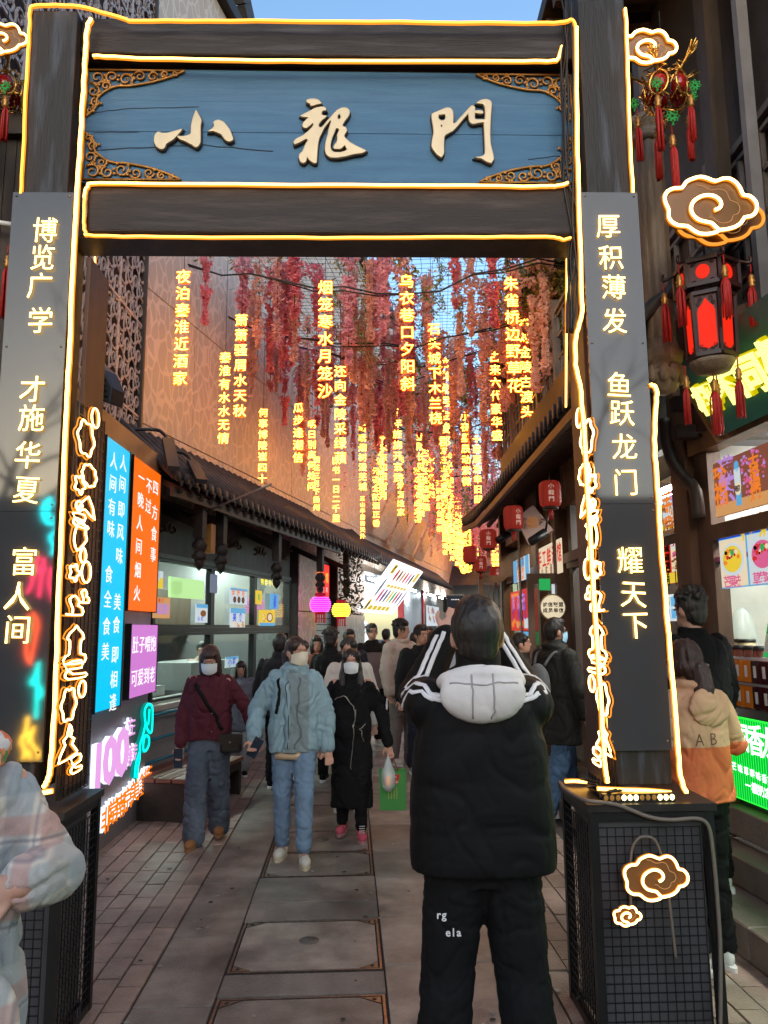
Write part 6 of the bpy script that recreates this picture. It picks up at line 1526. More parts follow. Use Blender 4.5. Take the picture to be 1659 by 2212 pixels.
# ================================================================ PEOPLE
from mathutils.bvhtree import BVHTree
SKIN=pm('skin',(.50,.27,.19),.5,var=.08,vs=12); SKIN.node_tree.nodes['Principled BSDF'].inputs['Subsurface Weight'].default_value=.08
HAIR=pm('hair_black',(.012,.009,.008),.42,var=.5,vs=40,st=(4,4,.5),bump=.4,bs=90); HAIRB=pm('hair_brown',(.035,.015,.012),.42,var=.5,vs=40,st=(4,4,.5),bump=.4,bs=90)
def cap(mb,a,b,ra,rb,n=12,m=0):
    a=V(a);b=V(b);d=b-a;L=d.length
    if L<1e-5: mb.ball(a,ra); return
    q=d.to_track_quat('Z','Y').to_matrix().to_4x4()
    prof=[(ra*sin(t),-ra*cos(t)) for t in (.05,.5,1.0,1.5)]+[(rb*cos(t),L+rb*sin(t)) for t in (.07,.55,1.05,1.52)]
    i0=len(mb.v); mb.lathe(prof,(0,0,0),n,m); mb.xf(M.Translation(a)@q,i0)
def chain(mb,P,Rr,**k):
    for i in range(len(P)-1): cap(mb,P[i],P[i+1],Rr[i],Rr[i+1],**k)
def remesh(mb,vox,sm=3,name='m'):
    me=mb.mesh(name,[]); o=bpy.data.objects.new('tmp',me); link(o)
    r=o.modifiers.new('r','REMESH'); r.mode='VOXEL'; r.voxel_size=vox; r.use_smooth_shade=True
    if sm: s=o.modifiers.new('s','SMOOTH'); s.factor=.5; s.iterations=sm
    dg=bpy.context.evaluated_depsgraph_get(); ev=o.evaluated_get(dg); out=bpy.data.meshes.new_from_object(ev)
    bpy.data.objects.remove(o); bpy.data.meshes.remove(me)
    out.polygons.foreach_set('use_smooth',[True]*len(out.polygons)); return out
def disp(me,fn):
    me.update(); ns=[v.normal.copy() for v in me.vertices]
    for v,n in zip(me.vertices,ns): v.co=v.co+n*fn(v.co,n)
    me.update()
def setm(me,mats,fn=None):
    me.materials.clear()
    for m_ in mats: me.materials.append(m_)
    if fn:
        for p in me.polygons: p.material_index=fn(p.center)
def loft(mb,secs,n=26,e=2.4,m=0):
    vs=[]
    for (z,wx,wy,cx,cy) in secs:
        for j in range(n):
            t=2*pi*j/n; c_,s_=cos(t),sin(t)
            vs.append((cx+wx*abs(c_)**(2/e)*(1 if c_>=0 else -1),cy+wy*abs(s_)**(2/e)*(1 if s_>=0 else -1),z))
    k=len(secs)
    fs=[(i*n+j,i*n+(j+1)%n,(i+1)*n+(j+1)%n,(i+1)*n+j) for i in range(k-1) for j in range(n)]+[tuple(range(n-1,-1,-1)),tuple((k-1)*n+j for j in range(n))]
    return mb.add(vs,fs,m,True)
def folds(amp=.006,sc=9,st=(1,1,.6),seed=0,puff=0,pitch=.09,xr=None):
    def f(p,n):
        q=V((p.x*sc*st[0]+seed,p.y*sc*st[1],p.z*sc*st[2])); w_=V((p.x*5,p.y*5,p.z*5+seed)); q=q+V((NZ.noise(w_),NZ.noise(w_+V((9,0,0))),NZ.noise(w_+V((0,9,0)))))*.9
        a=NZ.noise(q); b=NZ.noise(q*2.3+V((3,1,7)))
        v=amp*(a*1.1-1.3*math.exp(-(a/.10)**2))+amp*.45*(b-1.1*math.exp(-(b/.09)**2))
        if puff: v+=puff*(abs(sin(pi*(p.z+.012*NZ.noise(V((p.x*6,p.y*6,seed))))/pitch))**.45-.6)
        return v
    return f
def person(label,x,Y,rot,H,fr=W0,z0=0,vox=.012,arms=None,feet=((.085,0),(-.085,0)),yaw=0,pitch=0,roll=0,hair='short',hairm=None,mask=None,glasses=False,
   coat=None,legs=None,shoe=None,swo=None,hs=1.0,sex='f',fingers=False,cat='person',lean=0,body_low=True):
    """builds one figure facing -Y before rot (degrees)"""
    t=bpy.data.objects.new('person',None); link(t); t.matrix_world=fr.M@M.Translation((x,Y,z0))@M.Rotation(R(rot),4,'Z'); BASE[t.name]=(fr,V((0,0,0))); tag(t,label,cat)
    k=H/1.7; sw=swo or (.18 if sex=='m' else .155)*k
    SH=[V((s*sw,.01,.815*H)) for s in (1,-1)]; HP=[V((s*.085*k,0,.52*H)) for s in (1,-1)]
    if lean:
        for s_ in SH: s_.y-=lean
    NB=V((0,.01-lean,.845*H)); HC=V((0,-.01-lean*1.1,.933*H))
    A=M.Translation(NB)@M.Rotation(R(yaw),4,'Z')@M.Rotation(R(pitch),4,'X')@M.Rotation(R(roll),4,'Y')@M.Scale(hs,4)@M.Translation(-NB)
    arms=arms or (((.05,.0,-.165),(.06,-.04,-.31)),((-.05,0,-.165),(-.06,-.04,-.31)))
    EL=[SH[i]+V(arms[i][0])*H for i in (0,1)]; WR=[SH[i]+V(arms[i][1])*H for i in (0,1)]
    FT=[V((feet[i][0]*k,feet[i][1]*k,0)) for i in (0,1)]; AN=[FT[i]+V((0,.02,.085*k+ (feet[i][2] if len(feet[i])>2 else 0))) for i in (0,1)]
    KN=[(HP[i]+AN[i])/2+V((0,-.035*k-abs(feet[i][1])*.12,.02*k)) for i in (0,1)]
    # --- body
    b=MB()
    i0=len(b.v)
    b.ball(HC+V((0,.008,.012))*k,(.075*k,.092*k,.108*k),18,14); b.ball(HC+V((0,-.022,-.055))*k,(.056*k,.062*k,.062*k),14,10)
    b.ball(HC+V((0,-.092,-.018))*k,(.012*k,.016*k,.022*k),8,6); b.ball(HC+V((0,-.078,.03))*k,(.045*k,.02*k,.014*k),8,6)
    for s in (1,-1): b.ball(HC+V((s*.077,.012,-.008))*k,(.011*k,.02*k,.032*k),8,6)
    b.xf(A,i0)
    cap(b,NB-V((0,0,.06*k)),A@(HC+V((0,.015,-.06))*k),.055*k,.050*k)
    loft(b,[(.47*H,.13*k,.09*k,0,0),(.56*H,.135*k,.09*k,0,0),(.64*H,.115*k,.08*k,0,-lean*.4),(.74*H,.145*k,.09*k,0,-lean*.8),(.82*H,.13*k,.07*k,0,.01-lean),(.845*H,.06*k,.05*k,0,.01-lean)],18,2.2)
    for i in (0,1):
        chain(b,[SH[i],EL[i],WR[i]],[.05*k,.038*k,.027*k]); chain(b,[HP[i],KN[i],AN[i]],[.08*k,.055*k,.036*k])
        cap(b,AN[i]-V((0,0,.03*k)),AN[i]+V((0,-.12*k,-.05*k)),.034*k,.026*k)
        fd=(WR[i]-EL[i]).normalized(); side=fd.cross(V((0,1,0) if abs(fd.y)<.8 else (0,0,1))).normalized(); nn=fd.cross(side)
        if isinstance(fingers,dict) and i in fingers: fd,side,nn=[V(q).normalized() for q in fingers[i]]
        pc=WR[i]+fd*.05*k
        j0=len(b.v); b.ball((0,0,0),(.038*k,.016*k,.048*k),12,8)
        Rm=M.Identity(4)
        for r_ in range(3): Rm[r_][0]=side[r_]; Rm[r_][1]=nn[r_]; Rm[r_][2]=fd[r_]
        b.xf(M.Translation(pc)@Rm,j0)
        for q,(o,L) in enumerate(((-.030,.062),(-.010,.074),(.011,.070),(.031,.054))):
            s0=pc+side*o*k+fd*.035*k; s1=s0+(fd*.8+nn*.25+side*o*1.5).normalized()*L*.5*k; s2=s1+(fd*.45+nn*.8+side*o).normalized()*L*.5*k
            chain(b,[s0,s1,s2],[.0095*k,.0088*k,.0075*k],n=8)
        s0=pc-side*.032*k*(1 if i==0 else 1)-fd*.02*k; chain(b,[s0,s0-side*.028*k+fd*.03*k+nn*.012*k,s0-side*.032*k+fd*.058*k+nn*.02*k],[.013*k,.0105*k,.009*k],n=8)
    me=remesh(b,min(vox,.0075 if fingers else .0105),2,'body'); setm(me,[SKIN]); o=bpy.data.objects.new('body',me); place(o,t,None,None)
    # --- face
    fz=MB
    for s in (1,-1):
        c=HC+V((s*.031,-.0815,.004))*k
        MB().ball(c,(.0145*k,.006*k,.0062*k),10,6).xf(A).build('eye',M_EYEW,t)
        MB().ball(c+V((0,-.0045,0))*k,(.0068*k,.003*k,.0055*k),8,6).xf(A).build('iris',M_EYE,t)
        MB().tube([HC+V((s*(.014+.009*j),-.089+.0035*j*j*.6,.024+.003*sin(j*.8)))*k for j in range(5)],.0032*k,4).xf(A).build('eyebrow',HAIR,t)
    if not mask: MB().ball(HC+V((0,-.0835,-.056))*k,(.021*k,.006*k,.007*k),10,6).xf(A).build('lips',M_LIP,t)
    if mask:
        mb=MB(); nu,nv=13,7; vs=[]
        for a in range(nu):
            for c in range(nv):
                th=R(-72+144*a/(nu-1)); z=-.105+.112*c/(nv-1); zz=z+.012*cos(th)-.0*abs(th)
                edge=abs(th)/R(72); z2=-.045+(z+.045)*(1-.45*edge**2)
                rx,ry=.079,.099; bulge=.018*(1-edge**2)*(1-((z+.04)/.08)**2)
                pl=.0015*sin(c*2.4)
                vs.append(HC+V((rx*sin(th)*1.02,-(ry*cos(th))-bulge-pl+.012*max(0,-(z+.06)/.05),z2))*k)
        fs=[(a*nv+c,(a+1)*nv+c,(a+1)*nv+c+1,a*nv+c+1) for a in range(nu-1) for c in range(nv-1)]
        mb.add(vs,fs,0,True); 
        for s in (1,-1): mb.tube([HC+V((s*.074,-.03,-.025))*k,HC+V((s*.083,-.01,.0))*k,HC+V((s*.082,.02,.0))*k,HC+V((s*.072,-.03,-.06))*k],.0015,3)
        mb.xf(A).build('face_mask',M_MASK if mask is True else mask,t)
    if glasses:
        mb=MB()
        for s in (1,-1): mb.tube([HC+V((s*.032+.024*cos(j*.7),-.096,.004+.018*sin(j*.7)))*k for j in range(9)],.0018,4,True); mb.tube([HC+V((s*.056,-.094,.008))*k,HC+V((s*.08,.01,.008))*k],.0018,4)
        mb.tube([HC+V((-.008,-.097,.006))*k,HC+V((.008,-.097,.006))*k],.0018,4); mb.xf(A).build('glasses',M_BLK,t)
    # --- hair
    h=MB(); hc=HC; B=lambda c,r: h.ball(hc+V(c)*k,tuple(q*k for q in r),16,12)
    if hair!='bald':
        B((0,.018,.026),(.084,.098,.108))
        if hair=='short': B((0,-.01,.085),(.066,.078,.048)); B((0,.05,-.02),(.066,.058,.07))
        if hair=='messy':
            B((0,-.01,.085),(.072,.082,.055)); B((0,.05,-.02),(.068,.062,.08)); rr=random.Random(5)
            for q in range(110):
                a=rr.uniform(0,6.28); e=rr.uniform(.2,1.3); d=V((cos(a)*sin(e),sin(a)*sin(e),cos(e))); c=hc+V((d.x*.08,.02+d.y*.09,.03+d.z*.10))*k; cap(h,c,c+(d+V((rr.gauss(0,.5),rr.gauss(0,.5),.2)))*.018*k,.016*k,.008*k,8)
        if hair in('bob','long','down'): 
            B((0,.055,-.03),(.080,.055,.12)); 
            for s in (1,-1): B((s*.070,.008,-.055),(.028,.066,.115))
            if hair=='bob': B((0,-.058,.068),(.068,.042,.040)); 
            if hair!='bob':
                for s in (1,-1): B((s*.060,-.03,.055),(.028,.05,.05))
        if hair=='down':
            chain(h,[hc+V((0,.06,-.05))*k,hc+V((0,.085,-.17))*k,hc+V((0,.10,-.30))*k],[.08*k,.085*k,.05*k])
            for s in (1,-1): chain(h,[hc+V((s*.072,0,-.05))*k,hc+V((s*.085,-.045,-.17))*k,hc+V((s*.08,-.075,-.27))*k],[.032*k,.038*k,.02*k])
        if hair=='pony':
            B((0,.055,-.02),(.07,.05,.07)); chain(h,[hc+V((0,.10,.02))*k,hc+V((0,.145,-.02))*k,hc+V((0,.135,-.12))*k,hc+V((0,.12,-.20))*k],[.026*k,.036*k,.032*k,.012*k])
            for s in (1,-1): B((s*.055,-.025,.055),(.030,.055,.045))
        if hair=='half':
            B((0,.055,-.03),(.078,.05,.10)); chain(h,[hc+V((0.0,.09,-.06))*k,hc+V((.02,.105,-.16))*k,hc+V((.05,.105,-.27))*k],[.055*k,.06*k,.03*k]); 
            for s in (1,-1): B((s*.066,.005,-.02),(.024,.055,.06))
        hm=remesh(h,max(vox*.7,.007),1,'hair')
        disp(hm,lambda p,n:.006*k*NZ.noise(V((p.x*55,p.y*55,p.z*7)))+.003*NZ.noise(V((p.x*150,p.y*150,p.z*12)))); setm(hm,[hairm or HAIR]); hm.transform(A)
        o=bpy.data.objects.new('hair',hm); place(o,t,None,None)
    # --- legs
    if legs:
        l=MB(); r=legs.get('r',(.10,.075,.065)); hz=legs.get('hem',.07)
        loft(l,[(.46*H,.145*k,.105*k,0,0),(.53*H,.155*k,.115*k,0,0),(.60*H,.145*k,.105*k,0,0)],20,2.3)
        for i in (0,1):
            d=(AN[i]-KN[i]).normalized(); end=AN[i]+d*(AN[i].z-hz*k-r[2]*k*.6)*0
            end=KN[i].lerp(AN[i],1.0)+V((0,0,-.02*k)) if legs.get('long') else KN[i].lerp(AN[i],.93)
            chain(l,[HP[i]+V((0,0,-.02)),KN[i],end],[r[0]*k,r[1]*k,r[2]*k],n=16)
        lm=remesh(l,vox,2,'trousers'); disp(lm,folds(legs.get('amp',.006),10,(1,1,1.5),seed=H*9)); setm(lm,[legs['m']]); o=bpy.data.objects.new('trousers',lm); place(o,t,None,None)
    # --- shoes
    if shoe:
        for i in (0,1):
            lift_=feet[i][2] if len(feet[i])>2 else 0
            so=MB(); f=FT[i]+V((0,0,lift_)); s=k*1.02; tl=shoe.get('tilt',0)*(1 if i==0 else 0)
            up=MB(); up.ball((0,-.085*s,.042*s),(.046*s,.085*s,.040*s),14,8); up.ball((0,.03*s,.052*s),(.040*s,.060*s,.052*s),14,8)
            cap(up,(0,.03*s,.05*s),(0,.03*s,(.20 if shoe.get('boot') else .095)*s),.042*s,(.055 if shoe.get('boot') else .040)*s)
            um=remesh(up,.009,2,'shoe')
            for v_ in um.vertices: v_.co.z=max(v_.co.z,.012*s)
            rot_=M.Translation(f)@M.Rotation(R(shoe.get('out',8)*(1 if i==0 else -1)),4,'Z')
            um.transform(rot_); setm(um,[shoe['m']]); o=bpy.data.objects.new('shoe',um); place(o,t,None,None)
            P=[(.045*s*cos(a)*(1 if sin(a)<0 else .88),-.03*s+.145*s*sin(a),0) for a in [2*pi*j/18 for j in range(18)]]
            MB().prism(P,(0,0,.026*s)).xf(rot_).build('sole',shoe.get('sole',M_WHITE),o)
    # --- coat
    C=coat; cm=None
    if C:
        c=MB(); hem=C['hem']; w=C.get('w',.20)*k; dp=C.get('d',.14)*k; fl=C.get('flare',1.0)
        z1=.80*H
        secs=[(hem,w*fl,dp*fl,0,0),(hem+.04,w*fl*1.01,dp*fl*1.01,0,0)]
        for q in (.25,.5,.75): 
            zz=hem+(z1-hem)*q; secs.append((zz,w*(fl+(1-fl)*q)*(1+.02*sin(q*6)),dp*(fl+(1-fl)*q),0,-lean*q))
        secs+=[(z1,(sw+.03*k),dp*.92,0,.005-lean),(.825*H,sw*.98,dp*.75,0,.01-lean),(.85*H,.085*k,.075*k,0,.01-lean),(.865*H,.07*k,.07*k,0,.008-lean)]
        loft(c,secs,30,C.get('e',2.5))
        sr=C.get('s',(.075,.062,.05))
        for i in (0,1):
            wr=EL[i].lerp(WR[i],C.get('cuff',.97)); chain(c,[SH[i]+V((0,0,-.02*k)),EL[i],wr],[sr[0]*k,sr[1]*k,sr[2]*k],n=16)
        if C.get('neck',True):
            nr=C.get('nr',.072)*k; nz=C.get('nz',.035)*k
            c.tube([NB+V((nr*cos(a),nr*.95*sin(a)-.0,nz*.6+.01*sin(a+1.5)*k)) for a in [2*pi*j/16 for j in range(16)]],C.get('ncr',.022)*k,8,True)
            if C.get('high'): loft(c,[(.835*H,.085*k,.08*k,0,.01-lean),(.875*H+C['high']*k,.078*k,.078*k,0,.012-lean)],18,2.1)
        cm=remesh(c,vox,2,'coat')
        disp(cm,folds(C.get('amp',.007),C.get('sc',8),C.get('st',(1,1,.7)),seed=H*31+x,puff=C.get('puff',0),pitch=C.get('pitch',.10)))
        setm(cm,C['m'] if isinstance(C['m'],list) else [C['m']],C.get('fn')); o=bpy.data.objects.new(C.get('name','coat'),cm); place(o,t,None,None); t['_c']=0; del t['_c']
    return dict(t=t,SH=SH,EL=EL,WR=WR,HC=HC,NB=NB,A=A,k=k,H=H,cm=cm,HP=HP,AN=AN,KN=KN,coat=o if C else None)
M_EYEW=pm('eye_white',(.38,.32,.29),.3); M_EYE=pm('iris_dark',(.012,.008,.006),.2); M_LIP=pm('lips',(.36,.10,.09),.45); M_MASK=pm('mask_white',(.72,.76,.80),.75,var=.04); M_MASKB=pm('mask_blue',(.30,.58,.78),.75)
def stick(P,parent,res,name,mat,wd=.014,off=.004,flatn=None):
    """a ribbon laid on the clothes: path projected on the coat's surface"""
    me=res['cm']; bv=BVHTree.FromPolygons([v.co for v in me.vertices],[tuple(p.vertices) for p in me.polygons]); Q=smooth_path(P,6); out=[]
    for q in Q:
        h=bv.find_nearest(q); out.append((h[0],h[1]))
    vs=[];k=len(out)
    for i,(p,n) in enumerate(out):
        d=(out[min(i+1,k-1)][0]-out[max(0,i-1)][0]).normalized(); s=d.cross(n).normalized()*wd/2
        for e in (-1,1):
            h=bv.find_nearest(p+s*e); vs.append(p+s*e+n*off if (h[0]-(p+s*e)).length>.01 else h[0]+n*off)
    mb=MB(); mb.add(vs,[(2*i,2*i+1,2*i+3,2*i+2) for i in range(k-1)],0,True)
    o=mb.build(name,mat,parent); s=o.modifiers.new('s','SOLIDIFY'); s.thickness=.003; return o
def cl(nm,col,rough=.8,bump=.25,bs=350,var=.1,vs=6,sheen=0): return pm('cloth_'+nm,col,rough,var=var,vs=vs,bump=bump,bs=bs,sheen=sheen,spec=.18)
def wpos(u,v,Y): return W0.hit(u,v,1,Y)
BLKJ=cl('black_puffer',(.0045,.0042,.0045),.7,.15); BLKP=cl('black_trouser',(.007,.007,.008),.8)
# 1. photographer
MX,MY=.335,2.85
res=person('man from behind in black puffer jacket with white hood, raising a phone',MX,MY,180,1.75,vox=.0085,sex='m',
  swo=.172,hs=1.10,arms=(((.020,-.11,.0),(-.045,-.16,.125)),((-.020,-.11,.0),(.045,-.16,.125))),feet=((.16,.0),(-.16,.02)),hair='short',fingers=True,pitch=-4,
  coat=dict(m=BLKJ,hem=.855,w=.232,d=.155,flare=1.06,s=(.092,.078,.056),amp=.0035,sc=6,puff=.0035,pitch=.165,e=2.7,high=.07,nr=.085,ncr=.03),
  legs=dict(m=BLKP,r=(.115,.095,.09),long=True,amp=.0045),shoe=dict(m=BLKJ))
T=res['t']; H=1.75
# hood resting on the upper back
hd=MB(); hd.ball((0,.150,1.452),(.150,.062,.098),24,14); hd.tube([(.135*cos(a),.085+.085*sin(a),1.49+.035*sin(a)) for a in [pi*j/12 for j in range(-2,15)]],[.02+.012*sin(pi*j/16) for j in range(17)],10)
hm=remesh(hd,.008,3,'hood'); disp(hm,folds(.0022,7,(1,1,1),seed=4)); WH=cl('hood_white',(.70,.65,.62),.85,.3,500); setm(hm,[WH]); o=bpy.data.objects.new('hood',hm); place(o,T,None,None)
rs2=dict(cm=hm)
for x_ in (-.03,.045): stick([(x_,.22,1.53),(x_*1.05,.24,1.46),(x_*1.0,.21,1.36)],o,rs2,'hood_seam',cl('seam',(.35,.32,.31)) if 'cloth_seam' not in bpy.data.materials else bpy.data.materials['cloth_seam'],.006,.002)
stick([(-.13,.20,1.508),(0,.24,1.50),(.13,.20,1.508)],o,rs2,'hood_seam',bpy.data.materials['cloth_seam'],.005,.002)
WS=pm('stripe_white',(.72,.70,.70),.7)
for i,s in ((0,1),(1,-1)):
    S0,E0,W0_=res['SH'][i],res['EL'][i],res['WR'][i]
    for j,dx in enumerate((.0,.034)):
        a=E0+V((s*(.03-dx),.09,.02)); b=E0.lerp(W0_,.5)+V((s*(.03-dx),.075,.045)); c=W0_.lerp(E0,.12)+V((s*(.03-dx),.05,.05)); stick([a,b,c],T,res,'sleeve_stripe',WS,.017)
        d=S0+V((s*(.005-dx*.2),.12,.055-dx*1.1)); e=S0.lerp(E0,.6)+V((s*.01,.11,.03-dx*1.0)); stick([d+V((-s*.05,0,.01)),d,e,E0+V((s*.05,.08,.0-dx))],T,res,'sleeve_stripe',WS,.016)
ph=thing('phone','black phone held up above the photographer\'s head','phone',W0,(MX-.045,MY+.33,1.70))
pc=V((MX-.045,MY+.335,1.735)); o=MB().box(pc.x-.036,pc.x+.036,pc.y,pc.y+.009,pc.z-.075,pc.z+.078).build('phone_body',M_BLK,ph); bevel(o,.006,3)
MB().box(pc.x-.0325,pc.x+.0325,pc.y-.0015,pc.y-.0005,pc.z-.07,pc.z+.073).build('screen',em('screen_dark',(.02,.022,.03),.6),ph)
MB().box(pc.x-.036,pc.x+.036,pc.y-.001,pc.y+.001,pc.z+.0775,pc.z+.0795).build('edge',pm('phone_edge',(.45,.38,.33),.3,metal=.7),ph)
for i in range(5): MB().box(pc.x-.016+.007*i,pc.x-.012+.007*i,pc.y-.003,pc.y-.002,pc.z+.058,pc.z+.061).build('icon',E_TX,ph)
# lettering on the trouser hip
for (s_,z_,x_) in (('rg',.74,-.165),('ela',.685,-.135)):
    for i,c in enumerate(s_): char(c,T,(-x_-.018*i+.0,.128,z_),'+y',.036,WS,'lettering',depth=.002,off=.02)
# 2. checked coat, left foreground
def plaid():
    m=bpy.data.materials.new('plaid_wool'); m.use_nodes=True; n=m.node_tree.nodes; L=m.node_tree.links; p=n['Principled BSDF']; p.inputs['Roughness'].default_value=.9; p.inputs['Sheen Weight'].default_value=.15
    tc=n.new('ShaderNodeTexCoord'); s=n.new('ShaderNodeSeparateXYZ'); L.new(tc.outputs['Object'],s.inputs[0])
    def band(ax,per,ph,lo,hi):
        a=n.new('ShaderNodeMath'); a.operation='MULTIPLY_ADD'; a.inputs[1].default_value=1/per; a.inputs[2].default_value=ph; L.new(s.outputs[ax],a.inputs[0])
        f=n.new('ShaderNodeMath'); f.operation='FRACT'; L.new(a.outputs[0],f.inputs[0])
        r=n.new('ShaderNodeValToRGB'); e=r.color_ramp.elements; e[0].position=lo-.02;e[0].color=(0,0,0,1); e[1].position=lo+.02; e[1].color=(1,1,1,1); q=e.new(hi-.02); q.color=(1,1,1,1); q=e.new(hi+.02); q.color=(0,0,0,1)
        L.new(f.outputs[0],r.inputs[0]); return r
    col=None; prev=(.62,.55,.47,1)
    for ax,per,ph,lo,hi,c,f_ in (('X',.16,.1,.1,.45,(.22,.27,.31),.6),('Z',.19,.3,.1,.5,(.24,.28,.31),.55),('X',.16,.1,.6,.85,(.45,.22,.18),.6),('Z',.19,.3,.62,.85,(.45,.24,.20),.6),('Z',.19,.3,.54,.57,(.13,.13,.17),.6),('X',.16,.1,.51,.54,(.15,.15,.2),.5)):
        r=band(ax,per,ph,lo,hi); mx=n.new('ShaderNodeMix'); mx.data_type='RGBA'; mm=n.new('ShaderNodeMath'); mm.operation='MULTIPLY'; mm.inputs[1].default_value=f_; L.new(r.outputs[0],mm.inputs[0]); L.new(mm.outputs[0],mx.inputs[0])
        if col: L.new(col,mx.inputs[6])
        else: mx.inputs[6].default_value=prev
        mx.inputs[7].default_value=(*c,1); col=mx.outputs[2]
    L.new(col,p.inputs['Base Color']); nb=n.new('ShaderNodeTexNoise'); nb.inputs['Scale'].default_value=260; bp=n.new('ShaderNodeBump'); bp.inputs['Strength'].default_value=.5; bp.inputs['Distance'].default_value=.004; L.new(tc.outputs['Object'],nb.inputs[0]); L.new(nb.outputs[0],bp.inputs['Height']); L.new(bp.outputs[0],p.inputs['Normal'])
    return m
PLX,PLY=-1.07,1.95
res=person('person in pale checked wool coat and floral scarf at the left edge',PLX,PLY,6,1.60,vox=.008,arms=(((.068,-.0,-.125),(.072,-.145,-.105)),((-.06,0,-.16),(-.03,-.10,-.12))),
  hair='bob',fingers={0:((-.93,-.3,-.10),(-.1,.15,1),(.3,-1,-.2)),1:((.9,-.3,.1),(0,.1,1),(-.3,-1,0))},
  coat=dict(m=plaid(),hem=.42,w=.195,d=.14,flare=1.15,s=(.075,.078,.066),amp=.010,sc=7,nr=.08,cuff=.84),legs=dict(m=BLKP),shoe=dict(m=BLKJ))
T=res['t']
sc_m=bpy.data.materials.new('floral_scarf'); sc_m.use_nodes=True; n=sc_m.node_tree.nodes; L=sc_m.node_tree.links; p=n['Principled BSDF']; p.inputs['Roughness'].default_value=.8
tc=n.new('ShaderNodeTexCoord'); vo=n.new('ShaderNodeTexVoronoi'); vo.inputs['Scale'].default_value=48; vo.inputs['Randomness'].default_value=1; L.new(tc.outputs['Object'],vo.inputs[0])
sp=n.new('ShaderNodeSeparateColor'); L.new(vo.outputs['Color'],sp.inputs[0]); rp=n.new('ShaderNodeValToRGB'); rp.color_ramp.interpolation='CONSTANT'; e=rp.color_ramp.elements; e[0].color=(.62,.55,.55,1); e[1].position=.35; e[1].color=(.70,.18,.08,1)
for ps_,c_ in ((.5,(.7,.62,.6)),(.62,(.30,.03,.05)),(.72,(.7,.30,.12)),(.85,(.12,.30,.08)),(.92,(.65,.55,.5))): q=e.new(ps_); q.color=(*c_,1)
L.new(sp.outputs[0],rp.inputs[0]); L.new(rp.outputs[0],p.inputs['Base Color'])
s_=MB(); s_.tube([V((.095*cos(a),.01+.085*sin(a),1.385+.012*sin(3*a))) for a in [2*pi*j/20 for j in range(20)]],.042,10,True)
chain(s_,[(.10,-.09,1.38),(.085,-.145,1.24),(.08,-.17,1.10)],[.05,.052,.035]); chain(s_,[(-.04,-.10,1.36),(-.03,-.155,1.2)],[.05,.05])
sm=remesh(s_,.008,2,'scarf'); disp(sm,folds(.009,16,(1,1,.4),seed=8)); setm(sm,[sc_m]); o=bpy.data.objects.new('scarf',sm); place(o,T,None,None)
for z_ in (1.02,.86,.70): MB().lathe([(.013,0),(.015,.003),(.013,.006)],(0,0,0),14).xf(M.Translation((.06,-.172-(1.02-z_)*.03,z_))@M.Rotation(pi/2,4,'X')).build('button',pm('button_horn',(.22,.12,.08),.35),T)
pk=MB(); pk.ball((.155,-.11,.80),(.085,.05,.13),16,10); pm_=remesh(pk,.009,2,'pocket'); setm(pm_,[bpy.data.materials['plaid_wool']]); o=bpy.data.objects.new('pocket',pm_); place(o,T,None,None)
stick([(-.00,-.2,1.30),(.02,-.2,1.1),(.025,-.2,.9),(.03,-.22,.7),(.035,-.24,.5)],T,res,'placket',bpy.data.materials['plaid_wool'],.05,.006)
# 3. maroon jacket
MAR=cl('maroon',(.085,.018,.028),.85,.3,300); JNW=cl('washed_jeans',(.085,.105,.14),.85,.3,500,var=.35,vs=5)
res=person('woman looking down in maroon jacket, wide washed jeans and tan boots',-1.43,6.45,4,1.56,vox=.010,arms=(((.10,.0,-.15),(.15,-.02,-.285)),((-.045,.01,-.165),(-.05,-.02,-.32))),
  feet=((.07,.18,.03),(-.10,-.12)),pitch=20,hair='bob',hairm=HAIRB,mask=True,coat=dict(m=MAR,hem=.80,w=.195,d=.145,flare=.98,s=(.072,.068,.056),amp=.011,sc=9),legs=dict(m=JNW,r=(.105,.10,.098),long=True),shoe=dict(m=cl('tan_suede',(.25,.115,.045),.9),boot=True,sole=pm('gum_sole',(.22,.11,.05),.6)),lean=.04)
T=res['t']
stick([(-.12,-.16,1.27),(-.04,-.2,1.15),(.06,-.2,1.0),(.13,-.17,.88)],T,res,'bag_strap',BLKJ,.030,.006)
for z_ in (1.17,1.02,.88): MB().ball((.035,-.155,z_),(.006,.004,.006),6,4).build('snap',M_STEEL,T)
q=T.matrix_world@V((.19,-.14,.79)); bg_=thing('shoulder_bag','small black leather bag on a strap at the hip of the woman in maroon','bag',W0,q)
o=MB().box(q.x-.085,q.x+.085,q.y-.045,q.y+.045,q.z-.075,q.z+.075).build('bag_body',pm('leather_black',(.012,.011,.012),.25),bg_); bevel(o,.02,3)
MB().box(q.x-.088,q.x+.088,q.y-.052,q.y-.03,q.z+.0,q.z+.07).build('flap',bpy.data.materials['leather_black'],bg_); MB().ball((q.x,q.y-.056,q.z+.01),(.010,.004,.008),8,6).build('clasp',M_STEEL,bg_)
def phone(T,p,lab,rz=0):
    q=T.matrix_world@V(p); t=thing('phone',lab,'phone',W0,q); o=MB().box(q.x-.036,q.x+.036,q.y-.004,q.y+.004,q.z-.075,q.z+.075).build('phone_body',pm('phone_glass',(.02,.03,.05),.12) if 'phone_glass' not in bpy.data.materials else bpy.data.materials['phone_glass'],t); bevel(o,.003,2)
    MB().box(q.x-.030,q.x-.008,q.y-.0065,q.y-.0042,q.z+.045,q.z+.068).build('camera_bump',M_BLK,t); t.rotation_euler=(0,rz,0); return t
phone(T,tuple(res['WR'][1]+V((-.01,-.04,-.10))),'dark phone held low by the woman in maroon')
